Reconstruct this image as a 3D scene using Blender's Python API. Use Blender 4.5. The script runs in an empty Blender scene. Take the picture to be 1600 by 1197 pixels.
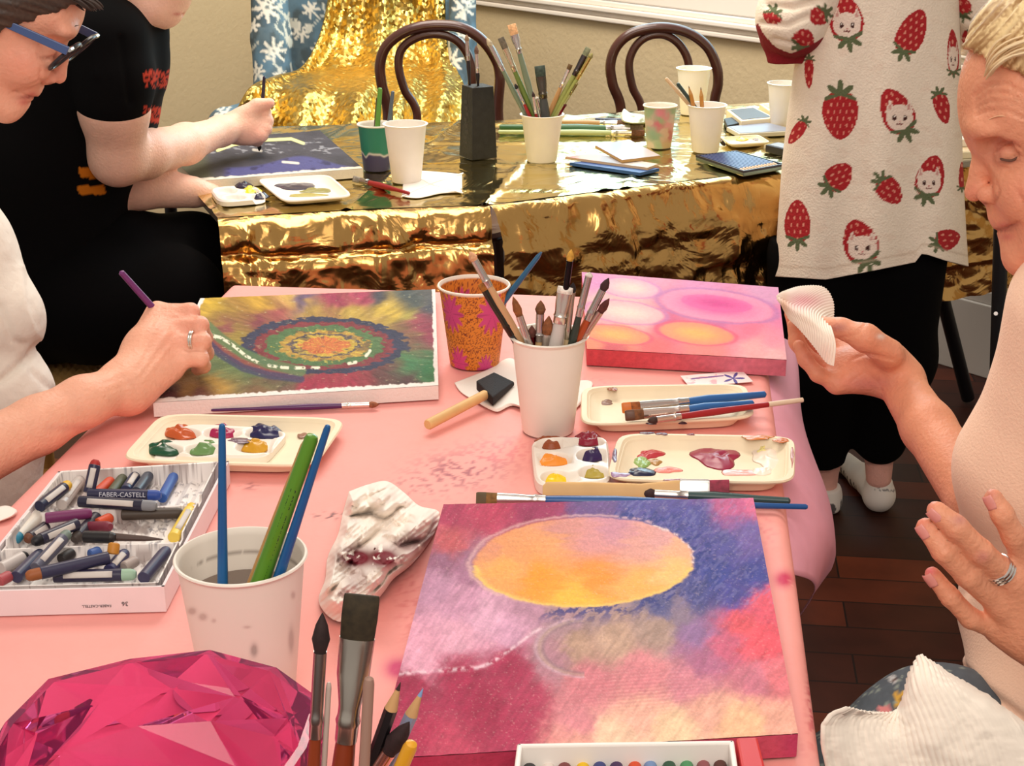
import bpy, math, random
import numpy as np
from mathutils import Vector, Matrix, Quaternion
rnd = random.Random(7)
C = bpy.context.scene.collection
SC = bpy.context.scene

# ------------------------------------------------------------------ camera, light, exposure
CAM = np.array([0.0, 0.0, 1.40]); FPX = 2400.0; PITCH = math.radians(20.0)
cd = bpy.data.cameras.new('camera'); cam = bpy.data.objects.new('camera', cd); C.objects.link(cam)
cam.location = CAM; cam.rotation_euler = (math.radians(90) - PITCH, 0, 0)
cd.sensor_width = 36; cd.lens = FPX / 1600 * 36; cd.clip_start = 0.02
SC.camera = cam
SC.view_settings.view_transform = 'Standard'; SC.view_settings.look = 'None'
SC.view_settings.gamma = 1; SC.view_settings.use_curve_mapping = False
SC.view_settings.exposure = 0.0
wd = bpy.data.worlds.new('world'); SC.world = wd; wd.use_nodes = True
wd.node_tree.nodes['Background'].inputs[0].default_value = (1.0, 0.90, 0.80, 1)
wd.node_tree.nodes['Background'].inputs[1].default_value = 0.52
def area(name, loc, target, size, power, color, sy=None):
    l = bpy.data.lights.new(name, 'AREA'); l.energy = power; l.color = color
    l.shape = 'RECTANGLE'; l.size = size; l.size_y = sy or size
    o = bpy.data.objects.new(name, l); C.objects.link(o); o.location = loc
    o.rotation_euler = (Vector(target) - Vector(loc)).to_track_quat('-Z', 'Y').to_euler()
    return o
area('ceiling_light_front', (0.25, 0.75, 2.75), (0.1, 1.5, 0.75), 1.1, 6, (1.0, 0.90, 0.80))
area('ceiling_light_rear', (-0.1, -0.7, 2.45), (0.1, 1.9, 0.8), 1.2, 29, (1.0, 0.90, 0.80))
area('ceiling_light_back', (-0.3, 3.2, 2.75), (-0.3, 3.3, 0.75), 1.4, 52, (1.0, 0.91, 0.80))
area('wall_fill_light', (-0.3, 4.3, 2.6), (-0.5, 5.9, 0.75), 0.9, 34, (1.0, 0.92, 0.80))  # added fill with no known fitting, brightens the back walls
area('daylight_window', (0.75, 4.35, 1.75), (0.1, 2.6, 0.7), 1.5, 20, (0.72, 0.90, 1.0), 1.1)

# ------------------------------------------------------------------ picture <-> place
_cp, _sp = math.cos(PITCH), math.sin(PITCH)
def ray(px, py):
    u = (px - 800.0) / FPX; v = (598.5 - py) / FPX
    return np.array([u, _cp + v * _sp, -_sp + v * _cp])
def P(px, py, z=0.75):
    d = ray(px, py); return CAM + d * ((z - CAM[2]) / d[2])
def W(px, py, Y):
    d = ray(px, py); return CAM + d * (Y / d[1])
def proj(v):
    q = np.asarray(v) - CAM
    zc = q[..., 1] * _cp - q[..., 2] * _sp; yc = q[..., 1] * _sp + q[..., 2] * _cp
    return 800 + FPX * q[..., 0] / zc, 598.5 - FPX * yc / zc

# ------------------------------------------------------------------ noise
_T = np.random.RandomState(3).rand(256, 256)
def vn(x, y, s=0):
    x = np.asarray(x, float) + s * 17.3; y = np.asarray(y, float) + s * 9.7
    xi = np.floor(x).astype(int); yi = np.floor(y).astype(int); fx = x - xi; fy = y - yi
    fx = fx * fx * (3 - 2 * fx); fy = fy * fy * (3 - 2 * fy)
    a = _T[xi % 256, yi % 256]; b = _T[(xi + 1) % 256, yi % 256]
    c = _T[xi % 256, (yi + 1) % 256]; d = _T[(xi + 1) % 256, (yi + 1) % 256]
    return (a * (1 - fx) + b * fx) * (1 - fy) + (c * (1 - fx) + d * fx) * fy
def fbm(x, y, s=0, o=4):
    t = 0; a = 0.5; n = 0
    for i in range(o):
        t = t + a * vn(x, y, s + i * 3.1); n += a; a *= 0.5; x = np.asarray(x) * 2.03; y = np.asarray(y) * 2.03
    return t / n
def sst(a, b, x):
    t = np.clip((x - a) / (b - a), 0, 1); return t * t * (3 - 2 * t)
def lin(c):
    c = np.asarray(c, float) / 255.0
    return np.where(c <= 0.04045, c / 12.92, ((c + 0.055) / 1.055) ** 2.4)

# ------------------------------------------------------------------ materials
_M = {}
def mat(name, c=(200, 200, 200), rough=0.5, metal=0.0, vc=False, bump=None, var=None, trans=0.0,
        ior=1.45, coat=0.0, sss=0.0, spec=0.5, wave=None, sheen=0.0, emit=0.0):
    if name in _M: return _M[name]
    m = bpy.data.materials.new(name); m.use_nodes = True; _M[name] = m
    nt = m.node_tree; N = nt.nodes; L = nt.links; b = N['Principled BSDF']
    b.inputs['Roughness'].default_value = rough; b.inputs['Metallic'].default_value = metal
    b.inputs['IOR'].default_value = ior; b.inputs['Transmission Weight'].default_value = trans
    b.inputs['Coat Weight'].default_value = coat; b.inputs['Specular IOR Level'].default_value = spec
    b.inputs['Sheen Weight'].default_value = sheen
    if emit:
        b.inputs['Emission Color'].default_value = (*lin(c), 1); b.inputs['Emission Strength'].default_value = emit
    if sss:
        b.inputs['Subsurface Weight'].default_value = sss
        b.inputs['Subsurface Radius'].default_value = (1.0, 0.35, 0.2); b.inputs['Subsurface Scale'].default_value = 0.006
    tc = N.new('ShaderNodeTexCoord')
    src = None
    if vc:
        a = N.new('ShaderNodeVertexColor'); a.layer_name = 'Col'; src = a.outputs['Color']
    if var:
        sc, amt = var
        nz = N.new('ShaderNodeTexNoise'); nz.inputs['Scale'].default_value = sc; nz.inputs['Detail'].default_value = 5
        L.new(tc.outputs['Object'], nz.inputs['Vector'])
        mr = N.new('ShaderNodeMapRange'); mr.inputs['From Min'].default_value = 0.3; mr.inputs['From Max'].default_value = 0.7
        mr.inputs['To Min'].default_value = 1 - amt; mr.inputs['To Max'].default_value = 1 + amt
        L.new(nz.outputs['Fac'], mr.inputs['Value'])
        mx = N.new('ShaderNodeVectorMath'); mx.operation = 'SCALE'
        if src is not None: L.new(src, mx.inputs[0])
        else: mx.inputs[0].default_value = lin(c)
        L.new(mr.outputs['Result'], mx.inputs['Scale']); src = mx.outputs[0]
    if src is not None: L.new(src, b.inputs['Base Color'])
    else: b.inputs['Base Color'].default_value = (*lin(c), 1)
    h = None
    if bump:
        sc, dist = bump
        nz = N.new('ShaderNodeTexNoise'); nz.inputs['Scale'].default_value = sc; nz.inputs['Detail'].default_value = 4
        L.new(tc.outputs['Object'], nz.inputs['Vector']); h = nz.outputs['Fac']
        bp = N.new('ShaderNodeBump'); bp.inputs['Distance'].default_value = dist; bp.inputs['Strength'].default_value = 1
        L.new(h, bp.inputs['Height']); L.new(bp.outputs[0], b.inputs['Normal'])
    if wave:
        sc, dist, direction = wave
        mp = N.new('ShaderNodeMapping'); mp.inputs['Rotation'].default_value = direction
        L.new(tc.outputs['UV'], mp.inputs['Vector'])
        wv = N.new('ShaderNodeTexWave'); wv.inputs['Scale'].default_value = sc; wv.inputs['Distortion'].default_value = 0.6
        wv.inputs['Detail'].default_value = 1; L.new(mp.outputs[0], wv.inputs['Vector'])
        bp = N.new('ShaderNodeBump'); bp.inputs['Distance'].default_value = dist
        L.new(wv.outputs['Fac'], bp.inputs['Height']); L.new(bp.outputs[0], b.inputs['Normal'])
    return m
def cm(c, rough=0.5, metal=0.0, kind='paint'):
    return mat('%s_%02x%02x%02x_%d_%d' % (kind, int(c[0]), int(c[1]), int(c[2]), rough * 100, metal * 100), c, rough, metal)

# ------------------------------------------------------------------ objects
MW = {}
def link(o, parent=None):
    C.objects.link(o)
    if parent is not None: o.parent = parent
def tag(o, label=None, cat=None, group=None, kind=None):
    if label: o['label'] = label
    if cat: o['category'] = cat
    if group: o['group'] = group
    if kind: o['kind'] = kind
    return o
def thing(name, label, cat, loc, group=None, rot=None):
    o = bpy.data.objects.new(name, None); o.empty_display_size = 0.05; link(o)
    o.location = Vector(loc)
    m = Matrix.Translation(Vector(loc))
    if rot is not None:
        o.rotation_mode = 'QUATERNION'; o.rotation_quaternion = rot; m = m @ rot.to_matrix().to_4x4()
    MW[o.name] = m
    return tag(o, label, cat, group)

class MB:
    def __init__(s): s.v = []; s.f = []; s.n = 0
    def add(s, v, f):
        v = np.asarray(v, float).reshape(-1, 3); s.v.append(v)
        s.f += [tuple(i + s.n for i in q) for q in f]; s.n += len(v); return s
    def box(s, c, d, R=None):
        q = np.array([[x, y, z] for z in (-1, 1) for y in (-1, 1) for x in (-1, 1)], float) * np.asarray(d) / 2
        if R is not None: q = q @ np.asarray(R).T
        return s.add(q + np.asarray(c), [(0, 2, 3, 1), (4, 5, 7, 6), (0, 1, 5, 4), (2, 6, 7, 3), (0, 4, 6, 2), (1, 3, 7, 5)])
    def hexa(s, bot, top):     # 4 bottom corners, 4 top corners, same order
        return s.add(list(bot) + list(top), [(3, 2, 1, 0), (4, 5, 6, 7)] + [(i, (i + 1) % 4, 4 + (i + 1) % 4, 4 + i) for i in range(4)])
    def rings(s, R, cap0=True, cap1=True, closed=True):
        k = len(R); n = len(R[0]); f = []
        for i in range(k - 1):
            for j in range(n if closed else n - 1):
                j2 = (j + 1) % n
                f.append((i * n + j, i * n + j2, (i + 1) * n + j2, (i + 1) * n + j))
        if cap0: f.append(tuple(range(n - 1, -1, -1)))
        if cap1: f.append(tuple((k - 1) * n + j for j in range(n)))
        return s.add(np.array(R).reshape(-1, 3), f)
    def tube(s, pts, rs, n=10, cap=True):
        pts = [np.asarray(p, float) for p in pts]
        if not hasattr(rs, '__len__'): rs = [rs] * len(pts)
        R = []; up = None
        for i, p in enumerate(pts):
            t = pts[min(i + 1, len(pts) - 1)] - pts[max(i - 1, 0)]; t = t / (np.linalg.norm(t) + 1e-12)
            if up is None:
                up = np.array([0, 0, 1.0]) if abs(t[2]) < 0.9 else np.array([1.0, 0, 0])
            a = up - t * (up @ t); a /= np.linalg.norm(a) + 1e-12; b = np.cross(t, a); up = a
            R.append([p + rs[i] * (a * math.cos(w) + b * math.sin(w)) for w in np.linspace(0, 2 * math.pi, n, endpoint=False)])
        return s.rings(R, cap, cap)
    def lathe(s, prof, c, n=40, ca=False, cb=False):
        c = np.asarray(c, float)
        R = [[c + np.array([r * math.cos(w), r * math.sin(w), z]) for w in np.linspace(0, 2 * math.pi, n, endpoint=False)] for r, z in prof]
        return s.rings(R, ca, cb)
    def loft(s, secs, n=16, e=1.0):      # along +z: (z, rx, ry)
        R = []
        for z, rx, ry in secs:
            q = []
            for w in np.linspace(0, 2 * math.pi, n, endpoint=False):
                cx, sx = math.cos(w), math.sin(w)
                q.append([rx * math.copysign(abs(cx) ** e, cx), ry * math.copysign(abs(sx) ** e, sx), z])
            R.append(q)
        return s.rings(R)
    def grid(s, G, flip=False):          # G (a,b,3)
        a, b = G.shape[:2]; i = np.arange(a * b).reshape(a, b)
        q = np.stack([i[:-1, :-1], i[1:, :-1], i[1:, 1:], i[:-1, 1:]], -1).reshape(-1, 4)
        if flip: q = q[:, ::-1]
        return s.add(G.reshape(-1, 3), [tuple(x) for x in q.tolist()])
    def build(s, name, m, parent=None, smooth=True, col=None, local=False, auto=35, bevel=0, label=None, solid=0, uv=None, origin=None):
        v = np.concatenate(s.v); me = bpy.data.meshes.new(name); o = bpy.data.objects.new(name, me)
        link(o, parent)
        if parent is not None:
            if not local:
                M = np.array(MW[parent.name].inverted()); v = v @ M[:3, :3].T + M[:3, 3]
            MW[o.name] = MW[parent.name]
        elif not local:
            c = np.array([v[:, 0].mean(), v[:, 1].mean(), v[:, 2].min()]) if origin is None else np.asarray(origin)
            v = v - c; o.location = Vector(c); MW[o.name] = Matrix.Translation(Vector(c))
        else: MW[o.name] = Matrix.Identity(4)
        me.from_pydata(v.tolist(), [], s.f)
        if smooth:
            me.polygons.foreach_set('use_smooth', [True] * len(me.polygons))
            if auto and auto < 180: me.set_sharp_from_angle(angle=math.radians(auto))
        if m is not None: me.materials.append(m)
        if col is not None:
            ca = me.color_attributes.new('Col', 'FLOAT_COLOR', 'POINT')
            c4 = np.ones((len(v), 4), np.float32); c4[:, :3] = col; ca.data.foreach_set('color', c4.ravel())
        if uv is not None:
            ul = me.uv_layers.new(name='UVMap'); li = np.zeros(len(me.loops), np.int32)
            me.loops.foreach_get('vertex_index', li); ul.data.foreach_set('uv', np.asarray(uv, np.float32)[li].ravel())
        if bevel:
            b = o.modifiers.new('bevel', 'BEVEL'); b.width = bevel; b.segments = 2; b.limit_method = 'ANGLE'
        if solid:
            b = o.modifiers.new('solid', 'SOLIDIFY'); b.thickness = solid; b.offset = -1
        if label: o['label'] = label
        return o
def lerp(a, b, t): return np.asarray(a) * (1 - t) + np.asarray(b) * t
def bil(q, s, t):        # q: TL,TR,BR,BL ; s right, t front, arrays 0..1
    q = [np.asarray(p, float) for p in q]; s = np.asarray(s)[..., None]; t = np.asarray(t)[..., None]
    return (q[0] * (1 - s) + q[1] * s) * (1 - t) + (q[3] * (1 - s) + q[2] * s) * t
def spline(pts, n):
    pts = np.asarray(pts, float); k = len(pts); out = []
    for u in np.linspace(0, k - 1, n):
        i = min(int(u), k - 2); t = u - i
        p0 = pts[max(i - 1, 0)]; p1 = pts[i]; p2 = pts[i + 1]; p3 = pts[min(i + 2, k - 1)]
        out.append(0.5 * (2 * p1 + (p2 - p0) * t + (2 * p0 - 5 * p1 + 4 * p2 - p3) * t * t + (3 * p1 - p0 - 3 * p2 + p3) * t ** 3))
    return np.array(out)
def idw(px, py, pts, p=4.0, s2=200.0):
    W_ = 0; acc = 0
    for x, y, c in pts:
        w = 1.0 / (((px - x) ** 2 + (py - y) ** 2 + s2) ** (p / 2))
        W_ = W_ + w; acc = acc + w[..., None] * lin(c)
    return acc / W_[..., None]
def mixc(col, c, m): return col * (1 - m[..., None]) + lin(c) * m[..., None]
def inpoly(px, py, poly):
    r = np.zeros(px.shape, bool); n = len(poly)
    for i in range(n):
        x1, y1 = poly[i]; x2, y2 = poly[(i + 1) % n]
        c = (y1 > py) != (y2 > py)
        r ^= c & (px < (x2 - x1) * (py - y1) / (y2 - y1 + 1e-9) + x1)
    return r
def segd(px, py, line):
    d = np.full(px.shape, 1e9)
    for (x1, y1), (x2, y2) in zip(line[:-1], line[1:]):
        dx, dy = x2 - x1, y2 - y1; t = np.clip(((px - x1) * dx + (py - y1) * dy) / (dx * dx + dy * dy + 1e-9), 0, 1)
        d = np.minimum(d, np.hypot(px - x1 - t * dx, py - y1 - t * dy))
    return d

# ------------------------------------------------------------------ smooth solid fields for bodies and cloth
class Field:
    def __init__(s, lo, hi, h):
        s.lo = np.asarray(lo, float); s.h = h
        s.N = np.ceil((np.asarray(hi) - s.lo) / h).astype(int) + 1
        s.D = np.full(s.N, 0.5, np.float32)
        s.ax = [s.lo[i] + np.arange(s.N[i]) * h for i in range(3)]
    def _sl(s, lo, hi):
        i0 = np.clip(np.floor((lo - s.lo) / s.h).astype(int), 0, s.N); i1 = np.clip(np.ceil((hi - s.lo) / s.h).astype(int) + 1, 0, s.N)
        if np.any(i1 - i0 <= 0): return None, None
        sl = tuple(slice(a, b) for a, b in zip(i0, i1))
        X = s.ax[0][sl[0]][:, None, None]; Y = s.ax[1][sl[1]][None, :, None]; Z = s.ax[2][sl[2]][None, None, :]
        return sl, (X, Y, Z)
    def _op(s, sl, d, k, sub):
        a = s.D[sl]; d = d.astype(np.float32)
        if sub:
            d = -d; h = np.maximum(k - np.abs(a - d), 0) / k; s.D[sl] = np.maximum(a, d) + h * h * k * 0.25
        else:
            h = np.maximum(k - np.abs(a - d), 0) / k; s.D[sl] = np.minimum(a, d) - h * h * k * 0.25
    def cone(s, a, b, ra, rb, k=0.008, sub=False):
        a = np.asarray(a, float); b = np.asarray(b, float); m = max(ra, rb) + k + 3 * s.h
        sl, g = s._sl(np.minimum(a, b) - m, np.maximum(a, b) + m)
        if sl is None: return s
        ab = b - a; L = ab @ ab + 1e-12
        t = np.clip(((g[0] - a[0]) * ab[0] + (g[1] - a[1]) * ab[1] + (g[2] - a[2]) * ab[2]) / L, 0, 1)
        d = np.sqrt((g[0] - a[0] - t * ab[0]) ** 2 + (g[1] - a[1] - t * ab[1]) ** 2 + (g[2] - a[2] - t * ab[2]) ** 2) - (ra + (rb - ra) * t)
        s._op(sl, d, k, sub); return s
    def chain(s, pts, rs, k=0.008):
        for i in range(len(pts) - 1): s.cone(pts[i], pts[i + 1], rs[i], rs[i + 1], k)
        return s
    def ell(s, c, r, R=None, k=0.01, sub=False):
        c = np.asarray(c, float); r = np.asarray(r, float) * np.ones(3); m = r.max() + k + 3 * s.h
        sl, g = s._sl(c - m, c + m)
        if sl is None: return s
        q = [g[i] - c[i] for i in range(3)]
        if R is not None:
            R = np.asarray(R); q = [R[0][i] * q[0] + R[1][i] * q[1] + R[2][i] * q[2] for i in range(3)]
        k0 = np.sqrt((q[0] / r[0]) ** 2 + (q[1] / r[1]) ** 2 + (q[2] / r[2]) ** 2) + 1e-6
        k1 = np.sqrt((q[0] / r[0] ** 2) ** 2 + (q[1] / r[1] ** 2) ** 2 + (q[2] / r[2] ** 2) ** 2) + 1e-6
        s._op(sl, k0 * (k0 - 1) / k1, k, sub); return s
    def half(s, p, n):                   # keep the side n points away from
        p = np.asarray(p, float); n = np.asarray(n, float); n = n / np.linalg.norm(n)
        d = (s.ax[0][:, None, None] - p[0]) * n[0] + (s.ax[1][None, :, None] - p[1]) * n[1] + (s.ax[2][None, None, :] - p[2]) * n[2]
        s.D = np.maximum(s.D, d.astype(np.float32)); return s
    def noise(s, fn): s.D = s.D + fn(s.ax[0][:, None, None], s.ax[1][None, :, None], s.ax[2][None, None, :]).astype(np.float32); return s
    def mesh(s):
        D = s.D; D[0] = D[-1] = 0.1; D[:, 0] = D[:, -1] = 0.1; D[:, :, 0] = D[:, :, -1] = 0.1
        S = D < 0; n = S[:-1, :-1, :-1].astype(np.int8)
        off = [(i, j, k) for i in (0, 1) for j in (0, 1) for k in (0, 1)]
        cnt = sum(S[i:i + D.shape[0] - 1, j:j + D.shape[1] - 1, k:k + D.shape[2] - 1].astype(np.int8) for i, j, k in off)
        I = np.argwhere((cnt > 0) & (cnt < 8)); ids = np.full(cnt.shape, -1, np.int32); ids[tuple(I.T)] = np.arange(len(I))
        val = {o: D[I[:, 0] + o[0], I[:, 1] + o[1], I[:, 2] + o[2]] for o in off}
        pos = np.zeros((len(I), 3)); c = np.zeros(len(I))
        for o in off:
            for a in range(3):
                if o[a] == 0:
                    o2 = list(o); o2[a] = 1; o2 = tuple(o2); A = val[o]; B = val[o2]; m = (A < 0) != (B < 0)
                    t = np.where(m, A / np.where(m, A - B, 1), 0); p = np.tile(np.array(o, float), (len(I), 1)); p[:, a] = t
                    pos[m] += p[m]; c[m] += 1
        v = s.lo + (I + pos / c[:, None]) * s.h; F = []
        for a in range(3):
            sa = [slice(None)] * 3; sb = [slice(None)] * 3; sa[a] = slice(0, -1); sb[a] = slice(1, None)
            A = S[tuple(sa)]; B = S[tuple(sb)]; E = np.argwhere(A != B); b, cc = (a + 1) % 3, (a + 2) % 3
            E = E[(E[:, b] > 0) & (E[:, cc] > 0)]
            def cell(db, dc):
                q = E.copy(); q[:, b] += db; q[:, cc] += dc
                ok = np.all(q < np.array(ids.shape), 1); r = np.full(len(q), -1); r[ok] = ids[tuple(q[ok].T)]; return r
            q = np.stack([cell(-1, -1), cell(0, -1), cell(0, 0), cell(-1, 0)], 1)
            inn = A[tuple(E.T)]; q[~inn] = q[~inn][:, ::-1]; F.append(q[np.all(q >= 0, 1)])
        return v, np.concatenate(F)
def field_obj(F, name, m, parent, colfn=None, dispfn=None, label=None, smooth_it=2):
    v, f = F.mesh()
    ctr = v.copy()
    for _ in range(smooth_it):           # relax
        acc = np.zeros_like(v); c = np.zeros(len(v))
        for i in range(4):
            j = f[:, (i + 1) % 4]; k = f[:, i]
            np.add.at(acc, k, v[j]); np.add.at(acc, j, v[k]); np.add.at(c, k, 1); np.add.at(c, j, 1)
        v = v * 0.5 + 0.5 * acc / np.maximum(c, 1)[:, None]
    if dispfn is not None:
        e1 = v[f[:, 1]] - v[f[:, 0]]; e2 = v[f[:, 3]] - v[f[:, 0]]; fn = np.cross(e1, e2); nn = np.zeros_like(v)
        for i in range(4): np.add.at(nn, f[:, i], fn)
        nn /= np.linalg.norm(nn, axis=1)[:, None] + 1e-12
        v = v + nn * dispfn(v)[:, None]
    b = MB(); b.v = [v]; b.f = [tuple(x) for x in f.tolist()]; b.n = len(v)
    return b.build(name, m, parent, auto=0, col=None if colfn is None else colfn(v), label=label)

# ------------------------------------------------------------------ special materials
def foil_mat(name, c, sc=9.0, dist=0.012, rough=0.16):
    m = mat(name, c, rough, 1.0); nt = m.node_tree; N = nt.nodes; L = nt.links; b = N['Principled BSDF']
    tc = N.new('ShaderNodeTexCoord'); vo = N.new('ShaderNodeTexVoronoi'); vo.inputs['Scale'].default_value = sc
    nz = N.new('ShaderNodeTexNoise'); nz.inputs['Scale'].default_value = sc * 0.8; nz.inputs['Detail'].default_value = 3
    nz.inputs['Distortion'].default_value = 1.2
    L.new(tc.outputs['Object'], vo.inputs['Vector']); L.new(tc.outputs['Object'], nz.inputs['Vector'])
    ad = N.new('ShaderNodeMath'); ad.operation = 'MULTIPLY_ADD'; ad.inputs[1].default_value = 0.5
    L.new(vo.outputs['Distance'], ad.inputs[0]); L.new(nz.outputs['Fac'], ad.inputs[2])
    bp = N.new('ShaderNodeBump'); bp.inputs['Distance'].default_value = dist
    L.new(ad.outputs[0], bp.inputs['Height']); L.new(bp.outputs[0], b.inputs['Normal']); return m
def sequin_mat(name, c):
    m = mat(name, c, 0.34, 1.0); nt = m.node_tree; N = nt.nodes; L = nt.links; b = N['Principled BSDF']
    tc = N.new('ShaderNodeTexCoord'); vo = N.new('ShaderNodeTexVoronoi'); vo.inputs['Scale'].default_value = 105
    L.new(tc.outputs['Object'], vo.inputs['Vector']); g = N.new('ShaderNodeNewGeometry')
    s1 = N.new('ShaderNodeVectorMath'); s1.operation = 'SUBTRACT'; s1.inputs[1].default_value = (0.5, 0.5, 0.5)
    s2 = N.new('ShaderNodeVectorMath'); s2.operation = 'SCALE'; s2.inputs['Scale'].default_value = 0.85
    s3 = N.new('ShaderNodeVectorMath'); s3.operation = 'ADD'; s4 = N.new('ShaderNodeVectorMath'); s4.operation = 'NORMALIZE'
    L.new(vo.outputs['Color'], s1.inputs[0]); L.new(s1.outputs[0], s2.inputs[0]); L.new(s2.outputs[0], s3.inputs[0])
    L.new(g.outputs['Normal'], s3.inputs[1]); L.new(s3.outputs[0], s4.inputs[0]); L.new(s4.outputs[0], b.inputs['Normal']); return m
def floor_mat():
    m = mat('parquet', (48, 22, 14), 0.5, spec=.25); nt = m.node_tree; N = nt.nodes; L = nt.links; b = N['Principled BSDF']
    tc = N.new('ShaderNodeTexCoord'); mp = N.new('ShaderNodeMapping'); mp.inputs['Rotation'].default_value = (0, 0, 0.12)
    L.new(tc.outputs['Object'], mp.inputs[0]); br = N.new('ShaderNodeTexBrick')
    br.inputs['Scale'].default_value = 1.0; br.inputs['Brick Width'].default_value = 0.45; br.inputs['Row Height'].default_value = 0.10
    br.inputs['Mortar Size'].default_value = 0.002; br.inputs['Color1'].default_value = (*lin((50, 20, 12)), 1)
    br.inputs['Color2'].default_value = (*lin((112, 48, 24)), 1); br.inputs['Mortar'].default_value = (*lin((22, 10, 8)), 1)
    br.inputs['Bias'].default_value = -0.45
    L.new(mp.outputs[0], br.inputs[0]); nz = N.new('ShaderNodeTexNoise'); nz.inputs['Scale'].default_value = 14; nz.inputs['Detail'].default_value = 6
    L.new(mp.outputs[0], nz.inputs['Vector']); mr = N.new('ShaderNodeMapRange'); mr.inputs['To Min'].default_value = 0.5; mr.inputs['To Max'].default_value = 1.45
    L.new(nz.outputs['Fac'], mr.inputs['Value']); mr.inputs['To Max'].default_value = 1.7
    mx = N.new('ShaderNodeVectorMath'); mx.operation = 'SCALE'
    L.new(br.outputs['Color'], mx.inputs[0]); L.new(mr.outputs[0], mx.inputs['Scale']); L.new(mx.outputs[0], b.inputs['Base Color']); return m

# ------------------------------------------------------------------ setting
WA = np.array([-0.14, 5.6, 0]); WD = np.array([0.642, -0.767, 0]); WN = np.array([-0.767, -0.642, 0])
WK = WA - WD * 0.75
def wp(t, n, z): return WA + WD * t + WN * n + np.array([0, 0, z])
def wbox(b, t0, t1, n0, n1, z0, z1):
    return b.hexa([wp(t0, n0, z0), wp(t0, n1, z0), wp(t1, n1, z0), wp(t1, n0, z0)], [wp(t0, n0, z1), wp(t0, n1, z1), wp(t1, n1, z1), wp(t1, n0, z1)])
m_wall = mat('wall_paint', (203, 183, 146), 0.85, bump=(60, 0.002), var=(3, 0.03))
m_white = mat('trim_paint', (238, 228, 216), 0.45)
b = MB(); b.box((0, 3, -0.05), (7, 8.5, 0.1)); tag(b.build('floor', floor_mat(), smooth=False), kind='structure')
b = MB(); wbox(b, -0.75, 4.2, -0.15, 0, 0, 0.84); wbox(b, -0.75, 0.35, -0.15, 0, 0.84, 2.7); wbox(b, 2.15, 4.2, -0.15, 0, 0.84, 2.7); wbox(b, 0.35, 2.15, -0.15, 0, 2.35, 2.7)
tag(b.build('wall_back', m_wall, smooth=False), kind='structure')
b = MB(); l0 = WK; l1 = WK + WN * 3.6; off = -WD * 0.15
b.hexa([l0, l1, l1 + off, l0 + off], [q + np.array([0, 0, 2.7]) for q in (l0, l1, l1 + off, l0 + off)])
tag(b.build('wall_left', m_wall, smooth=False), kind='structure')
b = MB(); wbox(b, -0.74, 4.2, 0, 0.022, 0.80, 0.815); wbox(b, -0.74, 4.2, 0, 0.012, 0.815, 0.832); wbox(b, -0.74, 4.2, 0, 0.030, 0.832, 0.848); wbox(b, -0.74, 4.2, 0, 0.016, 0.848, 0.866)
tag(b.build('trim_1', m_white, smooth=False, bevel=0.004), kind='structure')
b = MB(); wbox(b, -0.74, 4.2, 0, 0.02, 0, 0.20); wbox(b, -0.74, 4.2, 0, 0.012, 0.20, 0.235)
tag(b.build('baseboard_back', mat('skirting_paint', (196, 188, 180), 0.5), smooth=False, bevel=0.003), kind='structure')
b = MB()
for t0, t1, z0, z1 in ((0.35, 2.15, 0.868, 1.0), (0.35, 2.15, 2.25, 2.36), (0.35, 0.45, 1.0, 2.25), (2.05, 2.15, 1.0, 2.25), (1.22, 1.28, 1.0, 2.25), (0.45, 2.05, 1.6, 1.65)): wbox(b, t0, t1, -0.1, 0.012, z0, z1)
wn = tag(b.build('window_1', m_white, smooth=False, bevel=0.004), kind='structure')
b = MB(); wbox(b, 0.45, 2.05, -0.07, -0.065, 1.0, 2.25); b.build('pane', mat('bright_pane', (176, 224, 244), 0.1, emit=2.8), wn, smooth=False)

# ------------------------------------------------------------------ painting table with the pink cloth
E1 = P(1206, 578); E2 = P(1290, 1190); ta = E1 - E2; ta /= np.linalg.norm(ta); tb = np.array([-ta[1], ta[0], 0])
TWID = float((P(30, 762) - E2) @ tb); TFAR = float((P(600, 449) - E2) @ ta); TNEAR = -0.42
def TT(s, t, z): return E2 + tb * s + ta * t + np.array([0, 0, z - 0.75])
tbl = thing('folding_table', 'long painting table hidden under the pink cloth', 'table', TT(TWID / 2, 0.4, 0))
b = MB(); q = [TT(0.03, TNEAR + 0.03, 0), TT(TWID - 0.03, TNEAR + 0.03, 0), TT(TWID - 0.03, TFAR - 0.03, 0), TT(0.03, TFAR - 0.03, 0)]
b.hexa([p + np.array([0, 0, 0.715]) for p in q], [p + np.array([0, 0, 0.738]) for p in q]); b.build('table_top', cm((170, 165, 158), 0.5), tbl, smooth=False)
for s in (0.08, TWID - 0.08):
    for t in (TNEAR + 0.1, TFAR - 0.12):
        b = MB(); b.tube([TT(s, t, 0), TT(s, t, 0.716)], 0.014, 10); b.build('leg', cm((60, 60, 62), 0.4, 0.6), tbl)
def bend(x, lo, hi, r=0.016):     # arc length -> position, drop
    d = np.maximum(np.maximum(lo - x, x - hi), 0); a = np.clip(d / r, 0, math.pi / 2)
    out = r * np.sin(a); drop = r * (1 - np.cos(a)) + np.maximum(d - r * math.pi / 2, 0)
    return np.where(x < lo, lo - out, np.where(x > hi, hi + out, x)), drop
ss = np.concatenate([np.linspace(-0.055, 0.0, 10)[:-1], np.linspace(0, TWID, 250), np.linspace(TWID, TWID + 0.13, 12)[1:]])
tt = np.concatenate([np.linspace(TNEAR - 0.05, TNEAR, 8)[:-1], np.linspace(TNEAR, TFAR, 480), np.linspace(TFAR, TFAR + 0.17, 16)[1:]])
Sg, Tg = np.meshgrid(ss, tt, indexing='ij'); r0 = 0.018
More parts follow.
